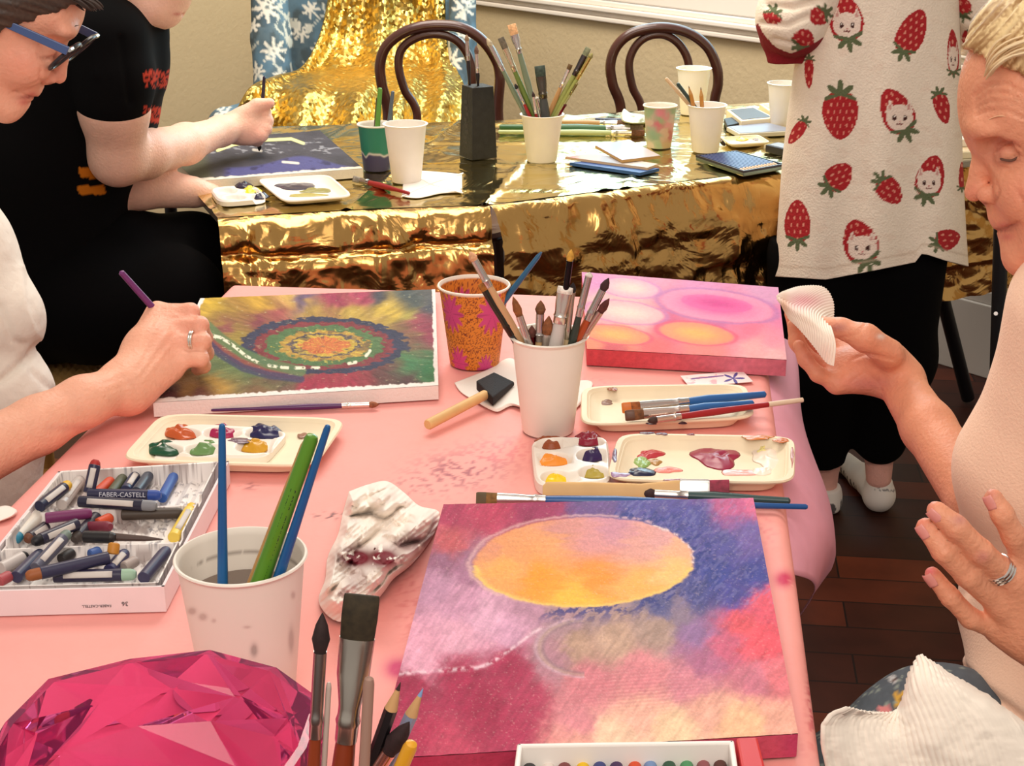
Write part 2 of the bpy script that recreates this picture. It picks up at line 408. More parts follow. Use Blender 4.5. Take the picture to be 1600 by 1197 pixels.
sx, d1 = bend(Sg, r0, TWID - r0); tx, d2 = bend(Tg, TNEAR + r0, TFAR - r0)
# round the plan corners a little
zz = 0.75 - np.maximum(d1, d2) - 0.15 * np.minimum(d1, d2) + 0.0009 * (fbm(Sg * 9, Tg * 9, 2) - 0.5) * 2 * (d1 + d2 < 0.004)
G = E2 + tb * sx[..., None] + ta * tx[..., None]; G[..., 2] = zz
px, py = proj(G); cl = np.ones(px.shape + (3,)) * lin((241, 162, 154))
cl = cl * (0.97 + 0.06 * fbm(Sg * 14, Tg * 14, 5))[..., None]
nn = fbm(px / 6, py / 4, 9); n2 = fbm(px / 25, py / 14, 11)
def stain(cx, cy, rx, ry, c, s, lo=0.5, hi=0.62, nz=None):
    global cl
    m = np.exp(-(((px - cx) / rx) ** 2 + ((py - cy) / ry) ** 2)); cl = mixc(cl, c, np.clip(m * 1.3, 0, 1) * sst(lo, hi, nn if nz is None else nz) * s)
for a in ((720, 735, 60, 24, (150, 70, 90), .8), (660, 760, 50, 18, (165, 90, 100), .6, .55, .66), (780, 705, 50, 20, (225, 110, 120), .5), (515, 806, 22, 5, (70, 50, 60), 1, .52, .6),
          (1268, 1090, 7, 60, (205, 70, 90), .9, .45, .6), (1225, 1170, 22, 12, (190, 50, 80), .8, .48, .6), (900, 600, 40, 10, (225, 110, 120), .6), (1180, 830, 30, 30, (225, 120, 125), .5), (640, 940, 20, 60, (215, 110, 110), .5), (390, 760, 14, 5, (120, 60, 70), .7),
          (1225, 905, 14, 12, (205, 55, 95), 1, .2, .3), (622, 1045, 20, 16, (198, 60, 110), 1, .1, .2), (300, 1005, 10, 8, (245, 150, 150), .5)): stain(*a)
b = MB(); b.grid(G, True)
cloth = b.build('tablecloth', mat('pink_paper', (247, 170, 163), 0.62, vc=True, bump=(22, 0.003)), col=cl.reshape(-1, 3), auto=0, solid=0.0015)
tag(cloth, 'pink paint-stained cloth covering the long front painting table', 'tablecloth')
# loose flap hanging at the right edge
n1, n2_ = 60, 40; tA = float((P(1207, 520) - E2) @ ta); tB = float((P(1236, 900) - E2) @ ta)
G = np.zeros((n1, n2_, 3))
for i, u in enumerate(np.linspace(0, 1, n1)):
    top = TT(0.006, tA * (1 - u) + tB * u + 0.02, 0.742)
    bot = lerp(W(1232, 575, 2.02), W(1316, 935, 1.60), u) if u < 0.86 else lerp(W(1304, 888, 1.655), W(1258, 968, 1.50), (u - 0.86) / 0.14)
    for j, v in enumerate(np.linspace(0, 1, n2_)):
        p = lerp(top, bot, v); p[0] += 0.008 * math.sin(u * 9 + v * 2) * v + 0.018 * math.sin(math.pi * v); p[2] += 0.012 * math.sin(math.pi * v); G[i, j] = p
b = MB(); b.grid(G); b.build('hanging_flap', mat('pink_flap', (232, 165, 188), 0.6, bump=(9, 0.006)), cloth, auto=0, solid=0.001, label='lilac pink corner of the cloth hanging off the right edge')

# ------------------------------------------------------------------ gold table
GP = [P(340, 341), P(764, 321), P(1232, 264), P(1660, 222)]      # front edge
GB = [P(215, 205), P(785, 189), P(1232, 158), P(1470, 150)]      # back edge
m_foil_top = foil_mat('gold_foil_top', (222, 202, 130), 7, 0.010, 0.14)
m_foil_front = foil_mat('gold_foil_front', (200, 156, 92), 13, 0.010, 0.2)  # same foil as the top, browner: dark reflections put into the colour
def gold_cloth(i0, i1, hang, label, seed):
    f = spline([GP[i0], lerp(GP[i0], GP[i1], 0.5) + np.array([0, 0.01, 0]), GP[i1]], 140); bk = np.array([lerp(GB[i0], GB[i1], t) for t in np.linspace(0, 1, 140)])
    if i1 == 2: f = np.array([lerp(GP[1], GP[2], t) if t < 1 else lerp(GP[2], GP[3], t - 1) for t in np.linspace(0, 1.96, 140)]); bk = np.array([lerp(GB[1], GB[2], t) if t < 1 else lerp(GB[2], GB[3], t - 1) for t in np.linspace(0, 1.96, 140)])
    nt = 70; rows = []
    for v in np.linspace(0, 1, nt):
        r = bk * (1 - v) + f * v; g = np.arange(140)
        r = r.copy(); r[:, 2] = 0.7505 + 0.002 * fbm(r[:, 0] * 14, r[:, 1] * 14, seed); 
        crease = np.minimum(np.abs(((r[:, 0] - r[:, 1] * 0.2) * 4.2) % 1 - 0.5), np.abs(((r[:, 1]) * 4.4) % 1 - 0.5)); r[:, 2] += 0.004 * np.exp(-(crease / 0.03) ** 2)
        rows.append(r)
    G = np.array(rows); b = MB(); b.grid(G)
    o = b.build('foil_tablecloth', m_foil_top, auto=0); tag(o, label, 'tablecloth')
    # front
    tan = np.gradient(f, axis=0); nrm = np.stack([tan[:, 1], -tan[:, 0], 0 * tan[:, 0]], 1); nrm /= np.linalg.norm(nrm, axis=1)[:, None]
    if nrm[:, 1].mean() > 0: nrm = -nrm
    prof = [(0, 0.7505), (0.010, 0.7485), (0.018, 0.7445), (0.025, 0.7385), (0.031, 0.731), (0.036, 0.722), (0.040, 0.712), (0.043, 0.701)]
    prof += [(0.034, 0.692), (0.029, 0.687), (0.042, 0.684), (0.050, 0.680), (0.052, 0.672)] if hang > .4 else [(0.045, 0.690), (0.046, 0.680), (0.047, 0.672)]
    zl = np.linspace(0.665, 0.75 - hang, 46); prof += [(0.052 - 0.004 * (hang < .4) + 0.012 * (0.665 - z), z) for z in zl]
    L = np.concatenate([[0], np.cumsum(np.linalg.norm(np.diff(f, axis=0), axis=1))]); rows = []
    sag = 0.006 * np.sin(L * 9 + seed)
    for k, (o_, z) in enumerate(prof):
        r = f + nrm * o_; amp = min(k / 6, 1)
        w = (fbm(L * 26, np.full(140, z * 30), seed, 3) - 0.5) * (0.022 + 0.014 * (z > .69)) * amp + 0.010 * amp * np.abs(np.sin(L * 6 + 2 * fbm(L * 3, z * 5 + 0 * L, seed))) * (z < 0.68)
        cr = np.minimum(np.abs((L * 4.3 + 0.3) % 1 - 0.5), np.abs((z * 6.3 + 0.17) % 1 - 0.5)) if True else 0
        w = w + 0.006 * np.exp(-(cr / 0.03) ** 2) * amp
        r = r + nrm * w[:, None]; r[:, 2] = z + sag * amp + 0.006 * amp * (fbm(L * 14, 0 * L + k * 0.2, seed + 4) - 0.5); rows.append(r)
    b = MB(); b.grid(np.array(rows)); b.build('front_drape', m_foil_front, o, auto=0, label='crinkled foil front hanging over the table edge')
    return o
gold_cloth(0, 1, 0.52, 'gold foil cloth on the left back table under the dark canvas', 3)
gold_cloth(1, 2, 0.30, 'gold foil cloth on the right back table under the cups of brushes', 8)
def gtable(pts, label, legs):
    c = sum(pts) / 4; t = thing('folding_table', label, 'table', (c[0], c[1], 0))
    pts = [lerp(p, c, 0.05) for p in pts]
    b = MB(); b.hexa([p * [1, 1, 0] + [0, 0, .72] for p in pts], [p * [1, 1, 0] + [0, 0, .744] for p in pts]); b.build('table_top', cm((120, 110, 100), .5), t, smooth=False)
    for a_, b_, r in legs:
        b = MB(); b.tube([a_, b_], r, 12); b.build('leg', cm((26, 25, 27), 0.42, 0.3), t)
q = [GP[0], GP[1], GB[1], GB[0]]; cc = sum(q) / 4
gtable(q, 'left back table under gold foil', [(lerp(p, cc, 0.15) * [1, 1, 0], lerp(p, cc, 0.15) * [1, 1, 0] + [0, 0, .72], 0.014) for p in q])
q = [GP[1], GP[3], GB[3], GB[1]]; cc = sum(q) / 4
fa = W(1474, 470, 3.62); fb = W(1512, 628, 3.70); fb[2] = 0.012
gtable(q, 'right back table under gold foil with black folding legs', [(lerp(p, cc, 0.15) * [1, 1, 0], lerp(p, cc, 0.15) * [1, 1, 0] + [0, 0, .72], 0.014) for p in (q[0], q[3])] + [(fa + (fa - fb) * 0.55, fb, 0.017), (fa, W(1440, 464, 3.66), 0.014)])
# the near folding stand at the right
st = thing('folding_stand', 'black metal folding stand upright behind the woman in the pale top', 'stand', (W(1562, 600, 2.5) * [1, 1, 0]))
t0 = W(1566, 300, 2.48); t1 = W(1554, 700, 2.48); d = (t1 - t0); t1 = t0 + d * ((0.0 - t0[2]) / d[2])
b = MB(); b.tube([t0, t1], 0.0125, 12); b.build('post', cm((26, 25, 27), 0.42, 0.3), st)
b = MB(); b.tube([W(1562, 478, 2.49), W(1680, 415, 2.60)], 0.011, 12); b.build('brace', cm((26, 25, 27), 0.42, 0.3), st)
b = MB(); b.tube([W(1556, 490, 2.464), W(1556, 490, 2.458)], 0.0035, 8); b.build('rivet', cm((200, 200, 200), 0.3, 1), st)
b = MB(); q = W(1680, 415, 2.60); b.tube([q, q * [1, 1, 0]], 0.0125, 12); b.build('post', cm((26, 25, 27), 0.42, 0.3), st)

# ------------------------------------------------------------------ bentwood chairs
m_bent = mat('bentwood', (74, 38, 28), 0.32, coat=0.4, var=(12, 0.25))
def bent_chair(Y, outer, inner, label, leg_lean):
    o = [W(x, y, Y) for x, y in outer]; i = [W(x, y, Y + 0.004) for x, y in inner]
    cx = 0.5 * (o[0] + o[-1]); cx = np.array([cx[0], Y - 0.17, 0])
    t = thing('bentwood_chair', label, 'chair', (cx[0], cx[1], 0), 'bentwood chairs behind the gold table')
    for k, (p, dx) in enumerate(((o[0], -1), (o[-1], 1))): pass
    L = np.array([cx[0] - 0.175, Y - 0.02, 0.47]); R = np.array([cx[0] + 0.175, Y - 0.02, 0.47])
    b = MB(); pts = spline([L * [1, 1, 0] + [-.02, .05, 0], L] + o + [R, R * [1, 1, 0] + [.02, .05, 0]], 110); b.tube(pts, 0.0135, 12); b.build('back_frame', m_bent, t)
    b = MB(); b.tube(spline([L + [.06, -.01, 0]] + i + [R + [-.06, -.01, 0]], 70), 0.011, 12); b.build('inner_hoop', m_bent, t)
    b = MB(); b.lathe([(0.0, .455), (.17, .455), (.20, .458), (.205, .468), (.20, .478), (.17, .474), (0, .472)], cx, 40); b.build('seat', m_bent, t)
    for dx in (-.14, .14):
        b = MB(); b.tube([cx + [dx, -.13, .458], cx + [dx * 1.2, -.16, 0]], [.016, .012], 10); b.build('leg', m_bent, t)
    return t
bent_chair(3.90, [(606, 190), (596, 130), (594, 100), (604, 72), (632, 50), (670, 40), (715, 42), (748, 58), (772, 88), (781, 120), (779, 190)],
           [(652, 190), (632, 140), (623, 105), (627, 78), (648, 60), (680, 53), (712, 62), (732, 88), (738, 125), (732, 190)], 'brown bentwood chair in front of the gold sequin throw', 0)
bent_chair(4.05, [(970, 185), (957, 130), (954, 100), (964, 72), (988, 52), (1030, 43), (1072, 50), (1104, 72), (1119, 102), (1122, 130), (1117, 180)],
           [(1003, 185), (988, 135), (983, 100), (992, 74), (1010, 58), (1034, 54), (1056, 64), (1072, 86), (1077, 115), (1076, 180)], 'brown bentwood chair against the beige wall under the white rail', 0)

# ------------------------------------------------------------------ armchair with sequin throw
AY = 4.75
def flower_col(G, base, fl):
    px, py = proj(G); n = fbm(px / 14, py / 14, 21)
    c = np.ones(px.shape + (3,)) * lin(base); c = mixc(c, (64, 74, 76), sst(.52, .6, fbm(px / 18, py / 26, 31)) * .7); c = mixc(c, (74, 96, 110), sst(.45, .7, n) * .8); c = mixc(c, (104, 142, 165), sst(.55, .4, fbm(px / 30, py / 40, 4)) * .5)
    for cx, cy, r, k, ph in fl:
        a = np.arctan2(py - cy, px - cx); d = np.hypot(px - cx, py - cy)
        m = (d < r * (0.22 + 0.78 * np.abs(np.cos(a * k / 2 + ph)) ** 1.7)) & (d > r * 0.12)
        c[m] = lin((226, 222, 208)); c[d < r * 0.13] = lin((120, 130, 130))
    for k in range(30):
        x0 = rnd.uniform(390, 740); y0 = rnd.uniform(-30, 190); ln = [(x0, y0), (x0 + rnd.uniform(-16, 16), y0 + 18), (x0 + rnd.uniform(-24, 24), y0 + 42)]
        c[segd(px, py, ln) < 1.5] = lin((196, 200, 190)); c[np.hypot(px - ln[2][0], (py - ln[2][1]) * .6) < 4.5] = lin((206, 206, 194))
    return c
FL = [(417, 12, 24, 8, .3), (428, 80, 22, 8, .1), (402, 112, 15, 7, 0), (470, 50, 17, 8, .5), (486, 15, 14, 7, .2), (500, 78, 14, 7, .9), (725, 12, 20, 8, .4), (705, 95, 20, 7, .7), (350, 178, 16, 8, .3), (330, 196, 12, 7, 0), (395, 40, 12, 6, .5), (440, 120, 13, 7, .2), (722, 60, 14, 6, .3)]
F = Field((-1.02, 4.3, 0.0), (0.0, 5.35, 1.35), 0.0075)
def EW(px, py, Y, r, k=.03): F.ell(W(px, py, Y), r, k=k)
c0 = W(565, 190, AY)
F.ell((c0[0], 5.08, .30), (.36, .38, .14), k=.02)                       # seat base
F.ell((c0[0] - .01, 5.18, .62), (.31, .10, .62), k=.03)                   # back
F.chain([W(418, -60, 4.95), W(424, 60, 4.90), W(428, 150, 4.85), W(420, 220, 4.8)], [.055, .062, .062, .055], .02)
F.chain([W(724, -60, 4.95), W(722, 60, 4.90), W(722, 150, 4.85), W(722, 220, 4.8)], [.04, .044, .044, .044], .02)
F.chain([W(352, 192, 4.62), W(400, 182, 4.95)], [.045, .055], .03); F.chain([W(352, 215, 4.62), W(352, 320, 4.62)], [.04, .035], .03)
F.chain([W(352, 200, 4.62), W(372, 270, 4.65)], [.05, .05], .03)
arm = thing('armchair', 'blue grey armchair with white flower print in the back corner', 'armchair', (c0[0], 5.0, 0))
v_, f_ = None, None
field_obj(F, 'upholstery', mat('floral_cloth', (92, 120, 138), 0.8, vc=True), arm, colfn=lambda v: flower_col(v, (88, 108, 118), FL))
for dx, dy in ((-.25, -.25), (.25, -.25), (-.25, .2), (.25, .2)):
    b = MB(); b.tube([(c0[0] + dx, 5.05 + dy, 0), (c0[0] + dx, 5.05 + dy, .22)], [.016, .024], 10); b.build('leg', m_bent, arm)
# throw: left and right picture edges down its length
Lc = spline([(520, -60, 4.98), (512, 0, 4.96), (497, 60, 4.92), (470, 105, 4.82), (430, 118, 4.66), (392, 135, 4.50), (370, 170, 4.46), (352, 205, 4.45), (345, 260, 4.45)], 90)
Rc = spline([(696, -60, 5.00), (696, 0, 4.97), (698, 60, 4.93), (710, 100, 4.86), (722, 125, 4.76), (730, 150, 4.66), (732, 175, 4.60), (735, 210, 4.55), (735, 260, 4.52)], 90)
G = np.zeros((90, 150, 3))
for i in range(90):
    v = i / 89.
    for j, u in enumerate(np.linspace(0, 1, 150)):
        q = Lc[i] * (1 - u) + Rc[i] * u
        fold = math.sin(u * 30 + 1.2 * math.sin(v * 3 + u * 5)) * (0.012 + 0.022 * sst(.2, .7, v)) + 0.02 * math.sin(u * 11 + 2)
        spread = math.sin(math.pi * u) * (0.10 * sst(.3, 1, v))
        G[i, j] = W(q[0], q[1], q[2] - spread - fold - 0.02)
b = MB(); b.grid(G); th = b.build('sequin_throw', sequin_mat('gold_sequins', (206, 174, 92)), auto=0, solid=.002)
tag(th, 'gold sequin throw draped over the flowered armchair', 'throw')

# ------------------------------------------------------------------ stool, bag
sc = P(90, 590, .45); stl = thing('wicker_stool', 'wooden stool with woven seat under the person in black', 'stool', (sc[0] - .05, 2.72, 0))
m_pine = mat('pine', (198, 140, 70), .45, var=(9, .12))
x0, x1, y0, y1 = W(-40, 560, 2.6)[0], W(205, 560, 2.6)[0], 2.52, 2.92
for a_, b_ in (((x0, y0), (x1, y0)), ((x1, y0), (x1, y1)), ((x1, y1), (x0, y1)), ((x0, y1), (x0, y0))):
    b = MB(); b.tube([(*a_, .425), (*b_, .425)], .019, 12); b.build('rail', m_pine, stl)
b = MB(); u = np.linspace(0, 1, 60); U, V = np.meshgrid(u, u, indexing='ij')
G = np.stack([x0 + (x1 - x0) * U, y0 + (y1 - y0) * V, .447 + .006 * np.sin(U * 120) * np.sin(V * 120) + .008 * np.sin(U * math.pi) * np.sin(V * math.pi)], -1); b.grid(G)
b.build('woven_seat', mat('cane', (205, 160, 95), .6), stl, auto=0, solid=.012)
for x in (x0, x1):
    for y in (y0, y1): b = MB(); b.tube([(x, y, 0), (x, y, .45)], .02, 12); b.build('leg', m_pine, stl)
b = MB(); b.tube([(x0, y0 + .02, .30), (x1, y0 + .02, .30)], .011, 10); b.build('stretcher', m_pine, stl)
F = Field((.55, 2.2, -.02), (1.25, 2.9, .62), .012)
c0 = W(1555, 660, 2.45); F.ell((c0[0] + .16, 2.62, .16), (.13, .12, .17), k=.05); F.ell((c0[0] + .10, 2.62, .33), (.08, .09, .09), k=.05)
F.noise(lambda X, Y, Z: .006 * np.sin(X * 50 + Y * 24) * np.sin(Z * 30 + Y * 20)); F.half((0, 0, .002), (0, 0, -1))
bg = thing('cloth_bag', 'grey cloth bag slumped on the floor behind the woman in the pale top', 'bag', (c0[0] + .14, 2.62, 0))
field_obj(F, 'body', mat('grey_cloth', (120, 112, 104), .85, bump=(60, .004)), bg)
b = MB(); b.tube(spline([(c0[0] + .10, 2.62, .38), (c0[0] + .11, 2.62, .50), (c0[0] + .19, 2.62, .51), (c0[0] + .2, 2.62, .30)], 20), .008, 8); b.build('handle', cm((120, 112, 104), .85), bg)

# ------------------------------------------------------------------ makers of small things
def Q2(a, b, view=None):          # quaternion taking +z to b-a with local x across the view
    z = Vector(b) - Vector(a); z.normalize(); vw = (Vector(a) - Vector(CAM)).normalized() if view is None else Vector(view)
    x = vw.cross(z); x = x if x.length > 1e-4 else Vector((1, 0, 0)); x.normalize(); y = z.cross(x)
    return Matrix((x, y, z)).transposed().to_quaternion()
NL = (196, 190, 186)
def brush(A, B, label, hc=(40, 80, 130), fc=NL, bc=(120, 80, 40), r=.0035, fl=.03, bl=.018, flat=0, group=None, tipc=None, taper=.55, kind='paintbrush', spread=1.0, endc=None):
    A = np.asarray(A, float); B = np.asarray(B, float); L = float(np.linalg.norm(B - A))
    t = thing(kind, label, 'paintbrush', A, group, Q2(A, B)); h = L - fl - bl
    w = max(flat / 2, r)
    m = MB()
    m.loft([(0, r * .3, r * .3), (.002, r * taper, r * taper), (h * .3, r * (taper + .1), r * (taper + .1)), (h * .72, r * 1.15, r * 1.15), (h * .93, r * .95, r * .95), (h, r * .85, r * .85)], 12)
    m.build('handle', cm(hc, .3, 0, 'lacquer'), t, local=True)
    if endc is not None:
        m = MB(); m.loft([(-.0006, r * .3, r * .3), (.0, r * taper * 1.08, r * taper * 1.08), (h * .28, r * (taper + .13), r * (taper + .13)), (h * .28 + .0003, r * .3, r * .3)], 12); m.build('handle_tip', cm(endc, .4, 0, 'lacquer'), t, local=True)
    m = MB(); ry = r * .6 if flat else r
    m.loft([(h - .004, r, r), (h + fl * .1, r * 1.03, r * 1.03), (h + fl * .14, r * 1.14, r * 1.14), (h + fl * .2, r, r), (h + fl * .3, r, r), (h + fl * .62, lerp(r, w, .8), lerp(r, ry, .8)), (h + fl, w, ry)], 16, .8)
    m.build('ferrule', cm(fc, .25, 1.0, 'metal'), t, local=True)
    m = MB(); z0 = h + fl - .001
    if flat: m.loft([(z0, w * .96, ry * .9), (z0 + bl * .5, w * 1.02 * spread, ry * 1.05), (z0 + bl * .92, w * spread, ry * .5), (z0 + bl, w * .96 * spread, ry * .2)], 18, .7)
    else: m.loft([(z0, r * .85, r * .85), (z0 + bl * .35, r * 1.2 * spread, r * 1.2 * spread), (z0 + bl * .7, r * .8 * spread, r * .8 * spread), (z0 + bl * .93, r * .25 * spread, r * .25), (z0 + bl, r * .05, r * .05)], 14)
    m.build('bristles', mat('bristle_%02x%02x%02x' % tuple(bc), bc, .75, var=(220, .35)), t, local=True)
    if tipc is not None:
        m = MB(); k = .55
        if flat: m.loft([(z0 + bl * k, w * 1.05 * spread, ry * 1.08), (z0 + bl * .95, w * 1.03 * spread, ry * .6), (z0 + bl * 1.02, w * .9 * spread, ry * .2)], 18, .7)
        else: m.loft([(z0 + bl * k, r * 1.12 * spread, r * 1.12 * spread), (z0 + bl * .8, r * .72 * spread, r * .72), (z0 + bl * 1.02, r * .08, r * .08)], 14)
        m.build('paint_tip', cm(tipc, .4), t, local=True)
    return t
def in_cup(c, zr, rr, zf, rf, rim, tip, ylo=-.10, yhi=.10):
    """world base and tip of a stick whose picture passes rim px and tip px, leaning inside a cup."""
    best = None
    for dy in np.linspace(-.9, .9, 25):
        R = W(rim[0], rim[1], c[1] + dy * rr * .9)
        R = P(rim[0], rim[1], zr) if False else R
        for d2 in np.linspace(ylo, yhi, 41):
            T = W(tip[0], tip[1], c[1] + dy * rr * .9 + d2); dv = R - T
            if dv[2] > -1e-3: continue
            s = (zr - T[2]) / dv[2]; p = T + dv * s; q = T + dv * ((zf - T[2]) / dv[2])
            e1 = np.hypot(*(p - c)[:2]) / (rr * .9); e2 = np.hypot(*(q - c)[:2]) / (rf * .85)
            cost = max(e1 - 1, 0) * 20 + max(e2 - 1, 0) * 20 + .02 * abs(d2) / .1
            if best is None or cost < best[0]: best = (cost, q, T)
    return best[1], best[2]
def cup(c, h, rt, rb, label, col=(244, 236, 224), group=None, wall=None, n=48, fill=None, spots=None):
    c = np.asarray(c, float); t = thing('paper_cup', label, 'cup', c, group)
    z = c[2]; o = np.array([c[0], c[1], 0]); rr = rt * .035 + .0008
    m = MB(); m.lathe([(rb * .9, z + .004), (rb * .97, z + .0005), (rb, z + .002), (rt - rr * .6, z + h - 2 * rr)] + [(rt - rr * .6 + rr * (1 - math.cos(a)) * .9, z + h - rr - rr * math.cos(a)) for a in (.8, 1.4, 2.0, 2.6)]
              + [(rt - rr * .6 - rr * .3, z + h), (rt - rr * 1.1, z + h - rr), (rt - rr * 1.25, z + h - 2.2 * rr), (rb - .0015, z + .008), (0.001, z + .008)], o, n, ca=False, cb=True)
    if wall is None: mm = mat('paper_%02x%02x%02x' % tuple(col), col, .55, var=(40, .015))
    else: mm = wall
    colr = None
    if wall is not None: colr = wall_col(np.concatenate(m.v), c, h, col)
    m.build('body', mm, t, col=colr)
    if fill is not None:
        f = fill[0]; r = lerp(rb, rt, f) - .0022; m = MB(); m.lathe([(r, z + h * f - .001), (r, z + h * f), (0.0005, z + h * f)], o, n, cb=True); m.build('liquid', cm(fill[1], .08), t)
    return t
def wall_col(v, c, h, col): return np.ones((len(v), 3)) * lin(col)
def rrect(n=64, e=.28):
    w = np.linspace(0, 2 * math.pi, n, endpoint=False); cx, sx = np.cos(w), np.sin(w)
    return np.sign(cx) * np.abs(cx) ** e, np.sign(sx) * np.abs(sx) ** e
def dish(q, z0, h, label, name='paint_tray', c=(238, 222, 190), lip=.93, floor=.80, cat='tray', e=.28, group=None, wells=(), col=None):
    """tray on a plane; q = rim corners in the picture (TL TR BR BL) at height z0+h."""
    K = [P(x, y, z0 + h) for x, y in q]; ctr = sum(K) / 4
    t = thing(name, label, cat, (ctr[0], ctr[1], z0), group)
    cx, sx = rrect(72, e); m = MB(); R = []
    for k, z in ((floor - .06, 0.0005), (floor, 0.0012), (lip - .03, h - .003), (.985, h - .0035), (1.0, h - .0018), (.99, h), (lip, h), (lip - .035, h * .75), (floor - .01, .004), (floor - .06, .0028), (.4, .0026), (.02, .0026)):
        p = bil(K, .5 + .5 * k * cx, .5 + .5 * k * sx); p[:, 2] = z0 + z; R.append(p)
    m.rings(R, True, True); m.build('body', mat('pulp_%02x%02x%02x' % tuple(c), c, .6, var=(60, .02)), t); return t
def blob(parent, px, py, z, rx, ry, c, h=.003, seed=0, rough=.25, name='paint_blob', lump=.35, n=40):
    """a dab of paint lying at height z; rx, ry in picture px."""
    m = MB(); rings = 12; R = []
    for k in range(rings + 1):
        f = max(1 - k / rings, .02); row = []
        for w in np.linspace(0, 2 * math.pi, n, endpoint=False):
            rad = 1 + lump * (vn(np.cos(w) * 1.6 + 5, np.sin(w) * 1.6 + 5, seed) - .5) * 2
            p = P(px + rx * f * rad * math.cos(w), py + ry * f * rad * math.sin(w), z); hh = h * (1 - f ** 2.5) * (.55 + .9 * vn(f * math.cos(w) * 3.5 + 9, f * math.sin(w) * 3.5 + 9, seed + 2))
            p[2] = z + hh; row.append(p)
        R.append(row)
    m.rings(R, True, True); return m.build(name, cm(c, rough, 0, 'wetpaint'), parent, auto=0)
def canvas(q, z, th, label, colfn, edge=(238, 226, 220), nu=300, nv=220, edgefn=None, tilt=0):
    K = [P(x, y, z + th + (tilt if i < 2 else 0)) for i, (x, y) in enumerate(q)]; c = sum(K) / 4
    t = thing('canvas', label, 'canvas', (c[0], c[1], z))
    U, V = np.meshgrid(np.linspace(0, 1, nu), np.linspace(0, 1, nv), indexing='ij'); G = bil(K, U, V)
    px, py = proj(G); cl = colfn(px, py, U, V)
    G[..., 2] += .0006 * (fbm(U * 60, V * 60, 5) - .5)
    m = MB(); m.grid(G); m.build('painted_face', mat('oil_paint', (200, 200, 200), .6, spec=.2, vc=True, bump=(420, .0006), var=(160, .05)), t, col=cl.reshape(-1, 3), auto=0)
    m = MB(); top = [k + np.array([0, 0, -.0006]) for k in K]; bot = [k - np.array([0, 0, th]) for k in K]
    if edgefn is None: m.hexa(bot[::-1], top[::-1]); m.build('stretcher', mat('canvas_edge_%02x%02x%02x' % tuple(edge), edge, .7, bump=(300, .0008)), t, smooth=False)
    else:
        for i in range(4):
            a, b = K[i], K[(i + 1) % 4]; S, H = np.meshgrid(np.linspace(0, 1, 120), np.linspace(0, 1, 12), indexing='ij')
            g = a * (1 - S[..., None]) + b * S[..., None]; g = g - np.array([0, 0, th - .0006]) * H[..., None] - np.array([0, 0, .0006]); m.grid(g, False)
        v = np.concatenate(m.v); px, py = proj(v); m.build('stretcher', mat('painted_edge', (180, 60, 80), .55, vc=True, bump=(300, .0008)), t, col=edgefn(px, py), auto=0, smooth=False)
    return t
def text(s, size, p, xdir, ydir, m, parent, name='lettering', ext=.0001):
    cu = bpy.data.curves.new(name, 'FONT'); cu.body = s; cu.size = size; cu.extrude = ext; cu.align_x = 'CENTER'; cu.align_y = 'CENTER'
    o = bpy.data.objects.new(name, cu); C.objects.link(o)
    dg = bpy.context.evaluated_depsgraph_get(); me = bpy.data.meshes.new_from_object(o.evaluated_get(dg)); bpy.data.objects.remove(o)
    x = np.asarray(xdir, float); x /= np.linalg.norm(x); y = np.asarray(ydir, float); y -= x * (x @ y); y /= np.linalg.norm(y); z = np.cross(x, y)
    v = np.array([q.co[:] for q in me.vertices]); v = np.asarray(p) + v[:, :1] * x + v[:, 1:2] * y + v[:, 2:] * z
    b = MB(); b.add(v, [tuple(f.vertices) for f in me.polygons]); bpy.data.meshes.remove(me); return b.build(name, m, parent, smooth=False)

